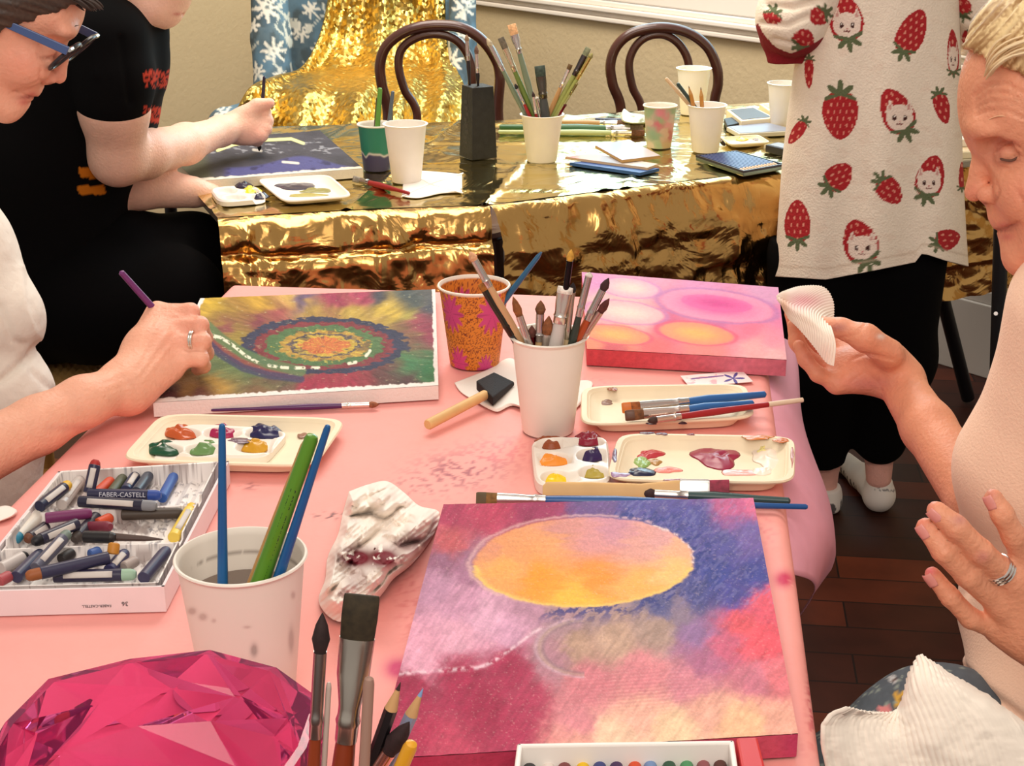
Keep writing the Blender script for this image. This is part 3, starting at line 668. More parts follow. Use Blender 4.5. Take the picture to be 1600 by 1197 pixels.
# ------------------------------------------------------------------ canvases on the pink table
def strokes(px, py, a, sx=5., sy=26., seed=3):
    c, s = math.cos(a), math.sin(a); return fbm((px * c + py * s) / sy, (-px * s + py * c) / sx, seed, 4)
def paint_planet(px, py, U, V):
    wx = px + 30 * (fbm(px / 30, py / 22, 1) - .5) + 14 * (fbm(px / 6, py / 5, 6) - .5); wy = py + 24 * (fbm(px / 30, py / 22, 2) - .5) + 10 * (fbm(px / 6, py / 5, 7) - .5)
    c = idw(wx, wy, [(700, 800, (170, 58, 92)), (760, 790, (186, 66, 98)), (850, 795, (160, 60, 100)), (700, 850, (196, 92, 100)), (690, 875, (150, 100, 130)), (735, 880, (160, 110, 140)),
        (930, 790, (110, 80, 140)), (1010, 800, (86, 76, 148)), (1080, 820, (78, 74, 150)), (1130, 850, (84, 78, 152)), (1150, 790, (190, 90, 140)), (1172, 785, (222, 110, 150)), (1170, 830, (110, 90, 160)), (1180, 900, (62, 66, 145)), (1120, 900, (60, 66, 146)), (1150, 930, (72, 70, 150)), (1090, 925, (76, 76, 140)), (1030, 945, (92, 90, 140)), (1000, 800, (88, 78, 150)),
        (720, 940, (206, 150, 180)), (760, 960, (226, 172, 200)), (720, 990, (226, 166, 190)), (660, 1030, (230, 165, 190)), (800, 980, (214, 160, 190)), (690, 910, (190, 140, 170)), (820, 955, (190, 140, 165)),
        (880, 975, (176, 138, 148)), (930, 960, (166, 136, 140)), (900, 1010, (186, 150, 130)), (960, 1000, (196, 160, 140)), (1020, 985, (176, 146, 134)), (1060, 960, (140, 120, 140)), (1090, 990, (150, 112, 160)), (860, 1030, (180, 130, 145)),
        (1160, 970, (232, 92, 104)), (1190, 1000, (238, 88, 104)), (1200, 940, (226, 90, 110)), (1130, 1010, (206, 100, 130)), (1220, 1060, (228, 120, 130)), (1100, 1030, (176, 106, 140)), (1180, 1060, (206, 120, 140)),
        (640, 1080, (150, 38, 72)), (720, 1060, (166, 42, 80)), (800, 1050, (172, 52, 88)), (760, 1110, (162, 40, 76)), (820, 1100, (176, 56, 90)), (650, 1150, (180, 50, 86)), (700, 1180, (196, 70, 100)), (800, 1150, (180, 54, 90)),
        (920, 1070, (214, 130, 140)), (1000, 1050, (224, 140, 148)), (1080, 1070, (216, 138, 152)), (900, 1130, (222, 140, 150)), (1000, 1120, (240, 180, 160)), (1100, 1110, (238, 176, 156)), (1050, 1140, (248, 206, 168)), (1160, 1130, (244, 190, 150)), (1220, 1130, (236, 170, 150)), (900, 1165, (236, 166, 150)), (960, 1150, (244, 200, 170))], 5)
    # lilac wedge and crimson wedge edges
    e = py - (1056 - (px - 620) * .075 - 60 * sst(740, 870, px)); m = (px < 850)
    c = mixc(c, (168, 42, 80), m * sst(-3, 3, e) * (px < 838) * sst(846, 800, px) * .6 * (e < 60)); c = mixc(c, (236, 200, 214), m * np.exp(-((e + 3) / 3.0) ** 2) * sst(.35, .6, fbm(px / 7, py / 7, 2)) * .9)
    # ring swirl
    d = np.hypot((px - 915) / 78, (py - 1012) / 46); a = np.arctan2(py - 1012, px - 915)
    for rr, cc in ((1.0, (206, 170, 186)), (.86, (150, 120, 130)), (.93, (190, 160, 150))): c = mixc(c, cc, np.exp(-((d - rr) / .045) ** 2) * .7 * ((a > 1.6) | (a < -1.7)))
    # the orange oval
    qx, qy = px - 912, py - 878; qa = -.03; ex = (qx * math.cos(qa) + qy * math.sin(qa)) / 172; ey = (-qx * math.sin(qa) + qy * math.cos(qa)) / 70
    w = np.hypot(ex, ey) + .05 * (fbm(px / 9, py / 7, 13) - .5); 
    o = idw(px + 60 * (fbm(px / 40, py / 9, 3) - .5), py + 10 * (fbm(px / 60, py / 8, 4) - .5), [(780, 880, (250, 176, 96)), (850, 900, (252, 160, 50)), (930, 900, (250, 152, 52)), (900, 935, (254, 190, 70)), (1000, 915, (252, 180, 92)), (1050, 890, (250, 196, 120)), (1060, 850, (240, 176, 140)), (860, 850, (242, 166, 110)), (930, 845, (220, 150, 150)), (1000, 850, (226, 160, 150)), (960, 825, (206, 142, 160)), (880, 825, (214, 146, 140)), (800, 850, (236, 160, 110)), (1030, 840, (222, 160, 160)), (770, 860, (226, 150, 120))], 4)
    o = o * (.94 + .12 * strokes(px, py, 0, 4, 60, 8))[..., None]
    c = c * (1 - sst(1.02, .97, w)[..., None]) + o * sst(1.02, .97, w)[..., None]
    ang = np.arctan2(ey, ex)
    c = mixc(c, (250, 206, 110), np.exp(-((w - .985) / .03) ** 2) * (ang > .2) * .8); c = mixc(c, (236, 190, 190), np.exp(-((w - 1.04) / .025) ** 2) * ((ang > 2.4) | (ang < -.9)) * .55)
    c = mixc(c, (240, 214, 214), np.exp(-((w - 1.0) / .02) ** 2) * (ang > -.9) * (ang < .1) * sst(.4, .6, fbm(px / 5, py / 5, 3)) * .9)
    # blue dashes round the right of the oval
    dm = sst(1.0, 1.02, w) * sst(1.5, 1.05, w) * (ang > -1.3) * (ang < 1.9) * sst(.50, .60, fbm((px * .7 + py) / 6, (px - py * 1.4) / 15, 31, 3)); c = mixc(c, (44, 50, 128), dm * .85)
    lm = sst(1.0, 1.05, w) * (ang > -1.3) * (ang < .9) * sst(.56, .66, fbm((px + py) / 5, (px - py) / 13, 35, 3)) * (py < 945); c = mixc(c, (140, 134, 186), lm * .28)
    ha = sst(1.02, 1.1, w); c = c * (1 + ha * (.50 * (strokes(px, py, 2.2, 4, 22, 51) - .5) + .30 * (fbm(px / 16, py / 11, 52, 3) - .5)))[..., None]
    hm = np.exp(-(((px - 990) / 130) ** 2 + ((py - 1075) / 34) ** 2)) * (.5 + .5 * np.sin(py * 1.15 + .09 * px + 4 * fbm(px / 30, py / 30, 6))); c = mixc(c, (196, 96, 112), hm * .45)
    # canvas weave highlights
    f = fbm(px / 2.2, py / 1.6, 40, 3); c = c * (.80 + .30 * f)[..., None]; c = mixc(c, (250, 214, 206), sst(.7, .85, fbm(px / 3, py / 1.5, 44, 3)) * .2)
    return np.clip(c, 0, 1)
def edge_planet(px, py):
    c = idw(px, py, [(620, 1190, (176, 44, 84)), (800, 1190, (170, 50, 84)), (1000, 1170, (200, 90, 110)), (1200, 1160, (196, 76, 100)), (1246, 1160, (190, 60, 100)), (1190, 900, (190, 70, 110)), (1220, 1000, (210, 70, 100)), (690, 800, (170, 60, 90)), (640, 1000, (220, 160, 180))], 3)
    return c * (.8 + .4 * fbm(px / 5, py / 5, 3))[..., None]
canvas([(693, 788), (1177, 778), (1247, 1146), (588, 1186)], .752, .020, 'acrylic canvas with a glowing orange oval on blue and crimson, front of the pink table', paint_planet, edgefn=edge_planet, nu=420, nv=320)

def paint_swirl(px, py, U, V):
    qx, qy = px - 506, (py - 540) * 2.9; d0 = np.hypot(qx, qy); a = np.arctan2(qy, qx)
    d = d0 + 26 * (fbm(px / 9, py / 3.5, 3, 3) - .5) ; ray_ = fbm(a * 5 + 8, d0 / 45, 5, 3); fine = fbm(a * 26, d0 / 30, 7, 3)
    wx = px + 46 * (ray_ - .5); wy = py + 30 * (ray_ - .5)
    c = idw(wx, wy, [(330, 470, (206, 170, 60)), (400, 472, (190, 150, 56)), (450, 468, (200, 164, 90)), (340, 492, (150, 120, 60)), (350, 512, (130, 58, 76)), (400, 500, (124, 50, 76)), (440, 488, (150, 70, 80)), (480, 470, (96, 82, 116)), (520, 468, (150, 50, 84)), (560, 462, (160, 56, 90)), (500, 490, (170, 140, 70)), (590, 462, (52, 62, 78)), (640, 468, (64, 78, 84)), (670, 480, (60, 70, 84)), (560, 490, (176, 150, 70)), (610, 488, (196, 166, 70)), (640, 495, (160, 150, 70)), (660, 510, (150, 54, 84)), (676, 528, (150, 52, 84)), (640, 520, (120, 84, 70)), (665, 555, (56, 110, 68)), (676, 580, (52, 112, 70)), (640, 568, (64, 122, 78)), (600, 585, (90, 60, 60)), (640, 596, (86, 52, 58)), (540, 600, (150, 46, 66)), (490, 606, (156, 44, 70)), (580, 594, (140, 54, 64)), (440, 600, (110, 70, 64)), (400, 606, (120, 80, 56)), (340, 602, (170, 130, 56)), (300, 600, (150, 110, 60)), (260, 622, (86, 46, 52)), (320, 618, (110, 60, 56)), (400, 590, (86, 116, 76)), (440, 585, (84, 108, 72)), (340, 580, (92, 118, 78)), (370, 560, (90, 124, 78)), (310, 560, (110, 110, 76)), (330, 530, (120, 100, 60)), (370, 525, (150, 130, 60)), (400, 530, (140, 120, 62))], 4)
    c = c * (.62 + .76 * fine)[..., None]
    rr = d / 128.
    for lo, hi, cc in ((.84, 1.02, (54, 56, 80)), (.70, .86, (124, 52, 60)), (.52, .72, (82, 112, 72)), (.42, .54, (176, 140, 66)), (.34, .43, (90, 80, 84)), (.29, .36, (190, 160, 66)), (0, .30, (196, 112, 66))):
        m = sst(lo - .02, lo + .02, rr) * sst(hi + .02, hi - .02, rr); sh = (.7 + .6 * fbm(a * 9, d / 9, 11, 3))
        c = c * (1 - m[..., None]) + (lin(cc) * sh[..., None]) * m[..., None]
    c = mixc(c, (214, 190, 80), sst(.62, .75, fbm(a * 14, d / 7, 15)) * (rr < .6) * .7); c = mixc(c, (150, 56, 48), sst(.6, .7, fbm(a * 11, d / 12, 17)) * (rr < .28) * .6); c = mixc(c, (44, 46, 66), sst(.6, .7, fbm(a * 4, d / 10, 19)) * (rr < .55) * (rr > .28) * .6)
    # tail bands sweeping to the left edge
    for off, cc, wd_ in ((0, (140, 62, 66), 7), (9, (60, 58, 92), 6), (-16, (92, 120, 80), 8)):
        ln = [(318, 520 + off), (345, 545 + off), (380, 567 + off * .9), (420, 580 + off * .7), (470, 588 + off * .5)]
        c = mixc(c, cc, sst(wd_ + 2, wd_ - 2, segd(px, py * 1.0, ln)) * .85)
    for ln in ([(318, 526), (335, 528)], [(324, 523), (344, 527), (362, 538), (384, 556), (404, 567)], [(420, 571), (432, 573)], [(440, 574), (452, 575)], [(462, 575), (475, 575)], [(488, 575), (498, 575)], [(545, 568), (556, 566)], [(572, 556), (578, 548)]):
        c = mixc(c, (232, 228, 204), sst(3.2, 1.6, segd(px, py, ln)) * sst(.3, .5, fbm(px / 4, py / 4, 2)))
    c = mixc(c, (222, 214, 170), sst(.74, .86, fbm(px / 9, py / 2.2, 23)) * .35)
    e = np.minimum(np.minimum(U, 1 - U) * 380, (1 - V) * 180) - 3 - 5 * fbm(px / 6, py / 6, 4); c = mixc(c, (238, 226, 220), sst(1, -1, e))
    return np.clip(c, 0, 1)
canvas([(313, 466), (680, 452), (685, 602), (239, 629)], .752, .018, 'canvas painted with a dark green and red swirl, beside the woman in white', paint_swirl, nu=400, nv=240)

def paint_cells(px, py, U, V):
    wx = px + 22 * (fbm(px / 30, py / 14, 1) - .5); wy = py + 12 * (fbm(px / 30, py / 14, 2) - .5)
    c = idw(wx, wy, [(930, 440, (226, 150, 196)), (1000, 440, (232, 160, 190)), (1100, 448, (226, 148, 190)), (1200, 458, (222, 160, 196)), (940, 470, (244, 190, 186)), (980, 486, (250, 200, 192)), (1000, 500, (246, 180, 180)), (940, 505, (244, 170, 176)), (1215, 500, (232, 130, 170)), (1120, 500, (214, 110, 160)), (1040, 505, (220, 100, 140)), (930, 530, (250, 150, 110)), (980, 520, (250, 160, 100)), (1020, 540, (238, 110, 110)), (1100, 545, (246, 140, 130)), (1180, 545, (248, 176, 176)), (1210, 555, (248, 190, 190)), (1170, 515, (246, 120, 150)), (1210, 530, (250, 150, 170)), (960, 545, (216, 84, 96))], 4)
    def oval(cx, cy, rx, ry, cin, cout, rim, a=.12):
        nonlocal c
        qx, qy = px - cx, py - cy; ca, sa = math.cos(a), math.sin(a); w = np.hypot((qx * ca + qy * sa) / rx, (-qx * sa + qy * ca) / ry) + .10 * (fbm(px / 22, py / 10, 9) - .5)
        m = sst(1.05, .9, w); k = sst(.1, .95, w); o = lin(cin) * (1 - k[..., None]) + lin(cout) * k[..., None]; c = c * (1 - m[..., None]) + o * m[..., None]; c = mixc(c, rim, np.exp(-((w - 1.04) / .07) ** 2) * .7)
    c = c * .93
    oval(985, 450, 46, 15, (250, 206, 196), (244, 176, 190), (206, 140, 190)); oval(978, 488, 62, 17, (252, 208, 196), (246, 180, 184), (200, 130, 180))
    oval(1120, 478, 92, 24, (222, 70, 150), (240, 150, 180), (190, 120, 176)); oval(1120, 474, 52, 11, (212, 52, 140), (232, 96, 160), (226, 90, 160))
    oval(1088, 521, 60, 17, (252, 176, 92), (250, 150, 110), (226, 80, 110)); oval(962, 523, 54, 14, (252, 178, 100), (250, 150, 110), (224, 84, 110))
    c = c ** 1.15; return np.clip(c * (.88 + .14 * fbm(px / 4, py / 2, 7))[..., None], 0, 1)
def edge_cells(px, py): return (lerp(lin((206, 70, 80)), lin((216, 120, 140)), sst(960, 1240, px)[..., None])) * (.75 + .5 * fbm(px / 6, py / 5, 3))[..., None]
canvas([(909, 425), (1216, 449), (1229, 562), (917, 545)], .752, .022, 'canvas of soft pink and orange ovals at the far right of the pink table', paint_cells, edgefn=edge_cells, nu=300, nv=160)

# ------------------------------------------------------------------ trays, palettes and paint
CREAM = (240, 224, 194)
tr = dish([(252, 645), (544, 653), (492, 728), (184, 719)], .7515, .016, 'cream tray holding a six-well palette, below the swirl canvas', c=CREAM)
def palette(q, z0, h, wells, label, group=None, c=(242, 232, 220), name='palette', e=.34):
    K = [P(x, y, z0 + h) for x, y in q]; ctr = sum(K) / 4; t = thing(name, label, 'palette', (ctr[0], ctr[1], z0), group)
    U, V = np.meshgrid(np.linspace(-1, 1, 130), np.linspace(-1, 1, 100), indexing='ij')
    # square -> rounded rectangle
    r = np.maximum(np.abs(U), np.abs(V)) + 1e-9; a = np.arctan2(V, U); cx = np.sign(np.cos(a)) * np.abs(np.cos(a)) ** e; sx = np.sign(np.sin(a)) * np.abs(np.sin(a)) ** e
    X, Y_ = r * cx, r * sx; G = bil(K, .5 + .5 * X, .5 + .5 * Y_); px, py = proj(G)
    zz = np.full(U.shape, h); 
    for (x, y, rx, ry, _) in wells:
        d = np.hypot((px - x) / rx, (py - y) / ry); zz = np.minimum(zz, h - (h - .0022) * sst(1.08, .72, d))
    zz = zz - .003 * sst(.94, 1.0, r); G[..., 2] = z0 + zz; m = MB(); m.grid(G)
    rim = [G[:, 0], G[-1, :], G[::-1, -1], G[0, ::-1]]; ring = np.concatenate([k[:-1] for k in rim]); low = ring.copy(); low[:, 2] = z0; cc = low.mean(0); low2 = lerp(low, cc, .04)
    m.rings([low2, low, ring], True, False); m.build('body', mat('plastic_%02x%02x%02x' % tuple(c), c, .35), t, auto=60)
    for i, (x, y, rx, ry, pc) in enumerate(wells):
        if pc is not None: blob(t, x + 1, y + .5, z0 + .0034, rx * 1.02, ry * 1.02, pc, .0075, seed=i * 3 + int(x), lump=.22)
    return t
palette([(289, 660), (453, 669), (414, 714), (225, 707)], .7545, .011, [(283, 677, 30, 9, (190, 84, 36)), (347, 676, 30, 9, (160, 26, 76)), (412, 676, 30, 9.5, (34, 30, 76)), (256, 702, 30, 9, (24, 76, 50)), (318, 702, 30, 9, (104, 140, 84)), (397, 698, 30, 9.5, (206, 150, 34))], 'white six-well palette of wet paint lying in the cream tray')
blob(tr, 372, 689, .7545 + .0105, 22, 5, (110, 84, 100), .0012, 4); blob(tr, 474, 680, .756, 10, 4, (150, 104, 84), .001, 6)
tr = dish([(908, 603), (1166, 599), (1181, 652), (907, 664)], .7515, .016, 'cream tray with three brushes laid across it, below the pink canvas', c=CREAM)
for x, y, rx, ry, c in ((945, 627, 16, 5, (140, 110, 100)), (963, 621, 6, 4, (214, 90, 110)), (958, 608, 8, 3, (150, 80, 50)), (1018, 661, 9, 2.5, (70, 40, 50)), (1066, 661, 7, 2, (70, 40, 50))): blob(tr, x, y, .7545 if y < 655 and y > 612 else .766, rx, ry, c, .0012, int(x))
tr = dish([(966, 676), (1243, 681), (1242, 754), (946, 749)], .7515, .017, 'cream tray smeared with crimson and white paint, right of the small palette', c=CREAM)
for x, y, rx, ry, c, h in ((1122, 714, 36, 17, (150, 34, 68), .004), (1200, 712, 32, 24, (244, 226, 208), .004), (1192, 706, 12, 7, (240, 226, 150), .005), (1194, 737, 16, 6, (246, 232, 220), .003), (1016, 710, 22, 8, (186, 56, 66), .003), (1004, 722, 14, 9, (146, 178, 100), .003), (1022, 722, 14, 5, (176, 130, 70), .002), (997, 738, 26, 6, (24, 24, 60), .003), (1044, 735, 18, 5, (232, 140, 130), .002), (1008, 698, 5, 3, (160, 50, 50), .002), (1034, 698, 8, 3, (190, 70, 60), .002), (985, 700, 5, 8, (120, 60, 66), .001), (1160, 738, 30, 5, (236, 170, 160), .001)): blob(tr, x, y, .7543, rx, ry, c, h, int(x))
for x, y, rx, ry, c in ((1010, 677, 12, 2, (90, 50, 70)), (1035, 678, 10, 2, (96, 46, 60)), (1186, 683, 26, 4, (206, 120, 50)), (1220, 688, 14, 4, (200, 110, 50)), (966, 742, 16, 4, (150, 110, 150)), (1060, 750, 28, 2, (150, 80, 90)), (1080, 679, 6, 1.6, (120, 60, 70)), (960, 712, 4, 12, (120, 90, 120)), (1238, 715, 3, 14, (190, 130, 120))): blob(tr, x, y, .7685, rx, ry, c, .0008, int(x) + 3)
palette([(829, 683), (949, 677), (956, 753), (837, 757)], .7515, .013, [(860, 693, 27, 9, (150, 72, 34)), (919, 688, 27, 10, (140, 24, 50)), (864, 717, 30, 11, (246, 150, 50)), (926, 711, 25, 10, (50, 30, 80)), (869, 745, 24, 10, (246, 206, 30)), (928, 738, 24, 10, (180, 160, 70))], 'white six-well palette of orange, yellow and purple paint left of the smeared tray')

# ------------------------------------------------------------------ cups on the pink table
def leopard(v, c, h, col):
    px, py = proj(v); a = np.arctan2(v[:, 1] - c[1], v[:, 0] - c[0]); z = (v[:, 2] - c[2]) / h; rad = np.hypot(v[:, 0] - c[0], v[:, 1] - c[1])
    x = a * 6.2; y = z * 15
    n = fbm(x * 4.2, y * 2.6, 7, 2); base = np.ones((len(v), 3)) * lin((222, 132, 46)); base = mixc(base, (120, 44, 30), sst(.01, .04, .075 - np.abs(n - .5)))
    for a0, z0, r in ((-2.35, .72, .30), (-.95, .72, .32), (-2.2, .08, .26), (-1.1, .02, .22), (-1.9, 1.2, .2), (.4, .5, .3), (2.0, .6, .3)):
        dx = (a - a0 + math.pi) % (2 * math.pi) - math.pi; d = np.hypot(dx * .62, (z - z0) * 1.15); th = np.arctan2((z - z0) * 1.15, dx * .62)
        m = sst(.02, -.02, d - r * (.62 + .38 * np.cos(th * 6) ** 2)); base = mixc(base, (206, 70, 130), m); base = mixc(base, (150, 40, 90), m * sst(.25, .1, np.abs(np.sin(th * 3))) * .5)
    inner = (v[:, 2] > c[2] + .006) & (rad < .0295 + (v[:, 2] - c[2]) / h * .0135 - .0011); base[inner | (z > .955)] = lin((244, 232, 216)); return base
def dense_cup(c, h, rt, rb, label, fn, name):
    t = thing('paper_cup', label, 'cup', c); z0 = c[2]; zs = np.linspace(0, 1, 110); n = 200
    prof = [(rb * .9, .004), (rb * .98, .0005)] + [(lerp(rb, rt - .002, k), .001 + (h - .005) * k) for k in zs] + [(rt - .0002, h - .003), (rt + .0007, h - .0015), (rt, h - .0002), (rt - .0016, h)] + [(lerp(rt - .0034, rb - .0015, k), h - .003 - (h - .012) * k) for k in np.linspace(0, 1, 40)] + [(.001, .009)]
    m = MB(); m.lathe([(float(r), z0 + float(z)) for r, z in prof], (c[0], c[1], 0), n, cb=True); v = np.concatenate(m.v); m.build('body', mat(name, (200, 200, 200), .5, vc=True), t, col=fn(v, c, h, None)); return t
cA = P(741, 576, .7515); cA = cA + np.array([0, .022, 0]); dense_cup(cA, .105, .0455, .0315, 'paper cup with orange leopard print and pink flowers beside the swirl canvas', leopard, 'print_cup')
a_, b_ = in_cup(cA, .856, .0455, .762, .0315, (788, 470), (846, 394)); brush(b_ + (a_ - b_) * 0.0, b_, 'blue brush handle leaning out of the leopard print cup', hc=(36, 92, 130), r=.0042) if False else None
t = thing('paintbrush', 'dark blue brush handle sticking out of the leopard print cup', 'paintbrush', a_, None, Q2(a_, b_)); L = float(np.linalg.norm(b_ - a_))
m = MB(); m.loft([(0.03, .0035, .0035), (L * .5, .0042, .0042), (L * .96, .0030, .0030), (L, .0012, .0012)], 12); m.build('handle', cm((36, 88, 124), .3, 0, 'lacquer'), t, local=True)
m = MB(); m.loft([(0.012, .0036, .0036), (.034, .0038, .0038)], 12); m.build('ferrule', cm(NL, .25, 1, 'metal'), t, local=True)
cB = P(857, 684, .7515) + np.array([0, .024, 0]); HB, RB, FB = .114, .0425, .0295
cup(cB, HB, RB, FB, 'plain white paper cup crammed with brushes in the middle of the pink table')
def cupbrush(rim, tip, label, c=cB, h=HB, rt=RB, rb=FB, grp=None, **k):
    a, b = in_cup(c, c[2] + h, rt - .003, c[2] + .012, rb - .002, rim, tip); return brush(a, b, label, group=grp, **k)
G1 = 'brushes in the middle white cup'
for rim, tip, lab, k in [
    ((815, 536), (733, 392), 'long pale wooden brush leaning far left in the middle cup, worn bristles up', dict(hc=(206, 160, 116), bc=(214, 160, 120), r=.0042, fl=.03, bl=.012)),
    ((806, 532), (752, 441), 'dark-painted flat brush with orange-brown bristles leaning left in the middle cup', dict(hc=(40, 40, 44), fc=(70, 66, 58), bc=(150, 92, 30), r=.0048, flat=.0105, fl=.055, bl=.010)),
    ((826, 536), (801, 462), 'round brush with a brown pointed tip right of the long pale one', dict(hc=(200, 150, 110), bc=(140, 84, 44), r=.0042, fl=.04, bl=.024)),
    ((831, 540), (831, 507), 'short maroon brush with a dark tip low in the middle cup', dict(hc=(110, 30, 36), fc=(110, 30, 36), bc=(96, 50, 40), r=.0042, fl=.02, bl=.014)),
    ((842, 543), (845, 468), 'wooden brush with a frayed brown tip upright in the middle cup', dict(hc=(196, 160, 112), bc=(110, 70, 40), r=.0046, fl=.028, bl=.016, spread=1.1)),
    ((853, 543), (858, 492), 'red brush with a soft brown mop tip in the middle cup', dict(hc=(130, 30, 34), bc=(136, 80, 44), r=.0056, fl=.02, bl=.022)),
    ((866, 543), (880, 482), 'brush with a black rounded mop tip at the front of the middle cup', dict(hc=(190, 160, 120), fc=(206, 176, 150), bc=(30, 16, 18), r=.0048, fl=.045, bl=.018, spread=1.25)),
    ((872, 538), (893, 388), 'tallest brush in the middle cup, black handle and yellow tip', dict(hc=(190, 186, 180), fc=(46, 40, 42), bc=(200, 150, 60), r=.0036, fl=.045, bl=.014)),
    ((868, 540), (884, 447), 'wide brush with a paint-flecked white handle in the middle cup', dict(hc=(206, 196, 190), fc=(222, 210, 200), bc=(224, 214, 204), r=.0072, flat=.017, fl=.03, bl=.008)),
    ((885, 540), (896, 440), 'thin brush with a small black tip behind the paint-flecked wide one', dict(hc=(196, 170, 130), fc=(196, 190, 170), bc=(30, 20, 22), r=.0034, fl=.05, bl=.012)),
    ((893, 540), (922, 424), 'silver-ferruled brush with a dark green handle leaning right in the middle cup', dict(hc=(52, 60, 52), bc=(206, 196, 188), r=.0040, fl=.042, bl=.006)),
    ((899, 537), (952, 433), 'orange-handled flat brush with a dark tip leaning right in the middle cup', dict(hc=(176, 72, 30), bc=(60, 30, 34), r=.0042, fl=.034, bl=.016)),
    ((907, 533), (953, 465), 'rightmost brush of the middle cup, rust handle and long dark pointed tip', dict(hc=(170, 66, 30), fc=(200, 170, 160), bc=(90, 40, 36), r=.0040, fl=.034, bl=.02))]:
    cupbrush(rim, tip, lab, grp=G1, **k)
# water cup at the front left
cW = np.array([(380 - 800) / 2400 * 1.2, 1.062, .7515]); cW[0] = W(377, 882, 1.062)[0]; HW, RW, FW = .122, .0505, .036
def smudged(v, c, h, col):
    px, py = proj(v); q = np.ones((len(v), 3)) * lin((240, 230, 218)); out = np.hypot(v[:, 0] - c[0], v[:, 1] - c[1]) > .036 + (v[:, 2] - c[2]) / h * .0125 - .001
    for x, y, rx, ry, cc in ((300, 955, 6, 5, (150, 120, 110)), (317, 964, 6, 5, (160, 130, 120)), (334, 970, 3, 3, (190, 160, 150)), (386, 980, 5, 2, (180, 150, 140)), (458, 930, 3, 5, (170, 140, 130)), (455, 1000, 4, 18, (150, 130, 124)), (397, 1016, 5, 9, (40, 30, 34))): q = mixc(q, cc, np.clip(1.6 * np.exp(-(((px - x) / rx) ** 2 + ((py - y) / ry) ** 2)), 0, 1) * out * .5)
    z = (v[:, 2] - c[2]) / h; q = mixc(q, (110, 90, 80), (~out) * np.exp(-((z - .84) / .006) ** 2) * sst(.45, .55, fbm(px / 20, py / 20, 3)) * .8); return q
t = dense_cup(cW, HW, RW, FW, 'large white cup of grey rinse water, its side smudged, beside the pastel box', smudged, 'smudged_paper')
r = lerp(FW, RW - .002, .72) - .0022; m = MB(); m.lathe([(r, cW[2] + HW * .72 - .001), (r, cW[2] + HW * .72), (.0005, cW[2] + HW * .72)], (cW[0], cW[1], 0), 48, cb=True); m.build('liquid', cm((120, 104, 94), .08), t)
a, b = in_cup(cW, .874, RW - .003, .765, FW - .002, (348, 918), (347, 662)); 
def stick(a, b, label, c, r0, r1, name='paintbrush', cat='paintbrush', flat=1.0, endr=.5, group=None, fer=None):
    t = thing(name, label, cat, a, group, Q2(a, b)); L = float(np.linalg.norm(np.asarray(b) - a)); m = MB()
    m.loft([(.035, r0, r0 * flat), (L * .4, lerp(r0, r1, .3), lerp(r0, r1, .3) * flat), (L - .004, r1, r1 * flat), (L - .001, r1 * .8, r1 * .8 * flat), (L, r1 * .35, r1 * .35 * flat)], 14); m.build('handle', cm(c, .28, 0, 'lacquer'), t, local=True)
    m = MB(); m.loft([(0.012, r0 * .9, r0 * .9 * flat), (.037, r0 * 1.05, r0 * 1.05 * flat)], 14); m.build('ferrule', cm(NL, .25, 1, 'metal'), t, local=True)
    m = MB(); m.loft([(0, r0 * .4, r0 * .3 * flat), (.005, r0 * .9, r0 * .8 * flat), (.0125, r0 * .85, r0 * .85 * flat)], 12); m.build('bristles', cm((60, 44, 34), .8), t, local=True); return t
G2 = 'brushes standing in the rinse water'
stick(a, b, 'slim blue brush handle standing upright in the rinse water', (28, 92, 150), .0048, .0026, group=G2)
a, b = in_cup(cW, .874, RW - .003, .765, FW - .002, (408, 905), (489, 679)); s_ = stick(a, b, 'thick green brush handle leaning right in the rinse water', (86, 138, 34), .0080, .0052, group=G2)
d_ = b - a; vw = (a + b) / 2 - CAM; vw /= np.linalg.norm(vw); q0 = a + d_ * .33 - vw * .0077; q1 = a + d_ * .85 - vw * .0061; text('R.S. ROYAL & LANGNICKEL  R250-2', .0060, (q0 + q1) / 2, q1 - q0, -np.cross(d_, vw), cm((30, 44, 30), .5), s_)
a, b = in_cup(cW, .874, RW - .003, .765, FW - .002, (437, 897), (513, 664)); stick(a, b, 'slim blue brush handle leaning right beside the green one', (24, 88, 146), .0050, .0026, group=G2)
a, b = in_cup(cW, .874, RW - .003, .765, FW - .002, (397, 903), (478, 690)); stick(a, b, 'bare wooden brush handle half hidden behind the green one', (190, 140, 80), .0044, .003, group=G2)

# ------------------------------------------------------------------ brushes lying about
def lay(p0, p1, z, label, zb=None, **k): return brush(P(*p0, z), P(*p1, z if zb is None else zb), label, **k)
lay((330, 641), (594, 632), .7565, 'thin purple brush lying along the front edge of the swirl canvas', hc=(84, 34, 92), fc=(222, 206, 196), bc=(150, 90, 60), r=.0034, fl=.028, bl=.013, taper=.45)
lay((1197, 616), (971, 638), .7735, 'upper blue flat brush with orange-stained bristles across the cream tray', hc=(40, 96, 160), bc=(150, 84, 40), tipc=(206, 110, 30), r=.0052, flat=.012, fl=.055, bl=.022, taper=.75)
lay((1178, 630), (976, 650), .7745, 'lower blue flat brush with brown bristles on the cream tray', hc=(40, 96, 160), fc=(214, 196, 186), bc=(120, 76, 44), tipc=(96, 60, 40), r=.0052, flat=.012, fl=.05, bl=.022, taper=.75)
lay((1254, 625), (1010, 658), .7735, 'thin red brush with a white handle tip reaching past the cream tray', hc=(160, 34, 40), endc=(226, 206, 180), fc=(214, 196, 186), bc=(70, 46, 40), r=.0038, fl=.026, bl=.012, taper=.7)
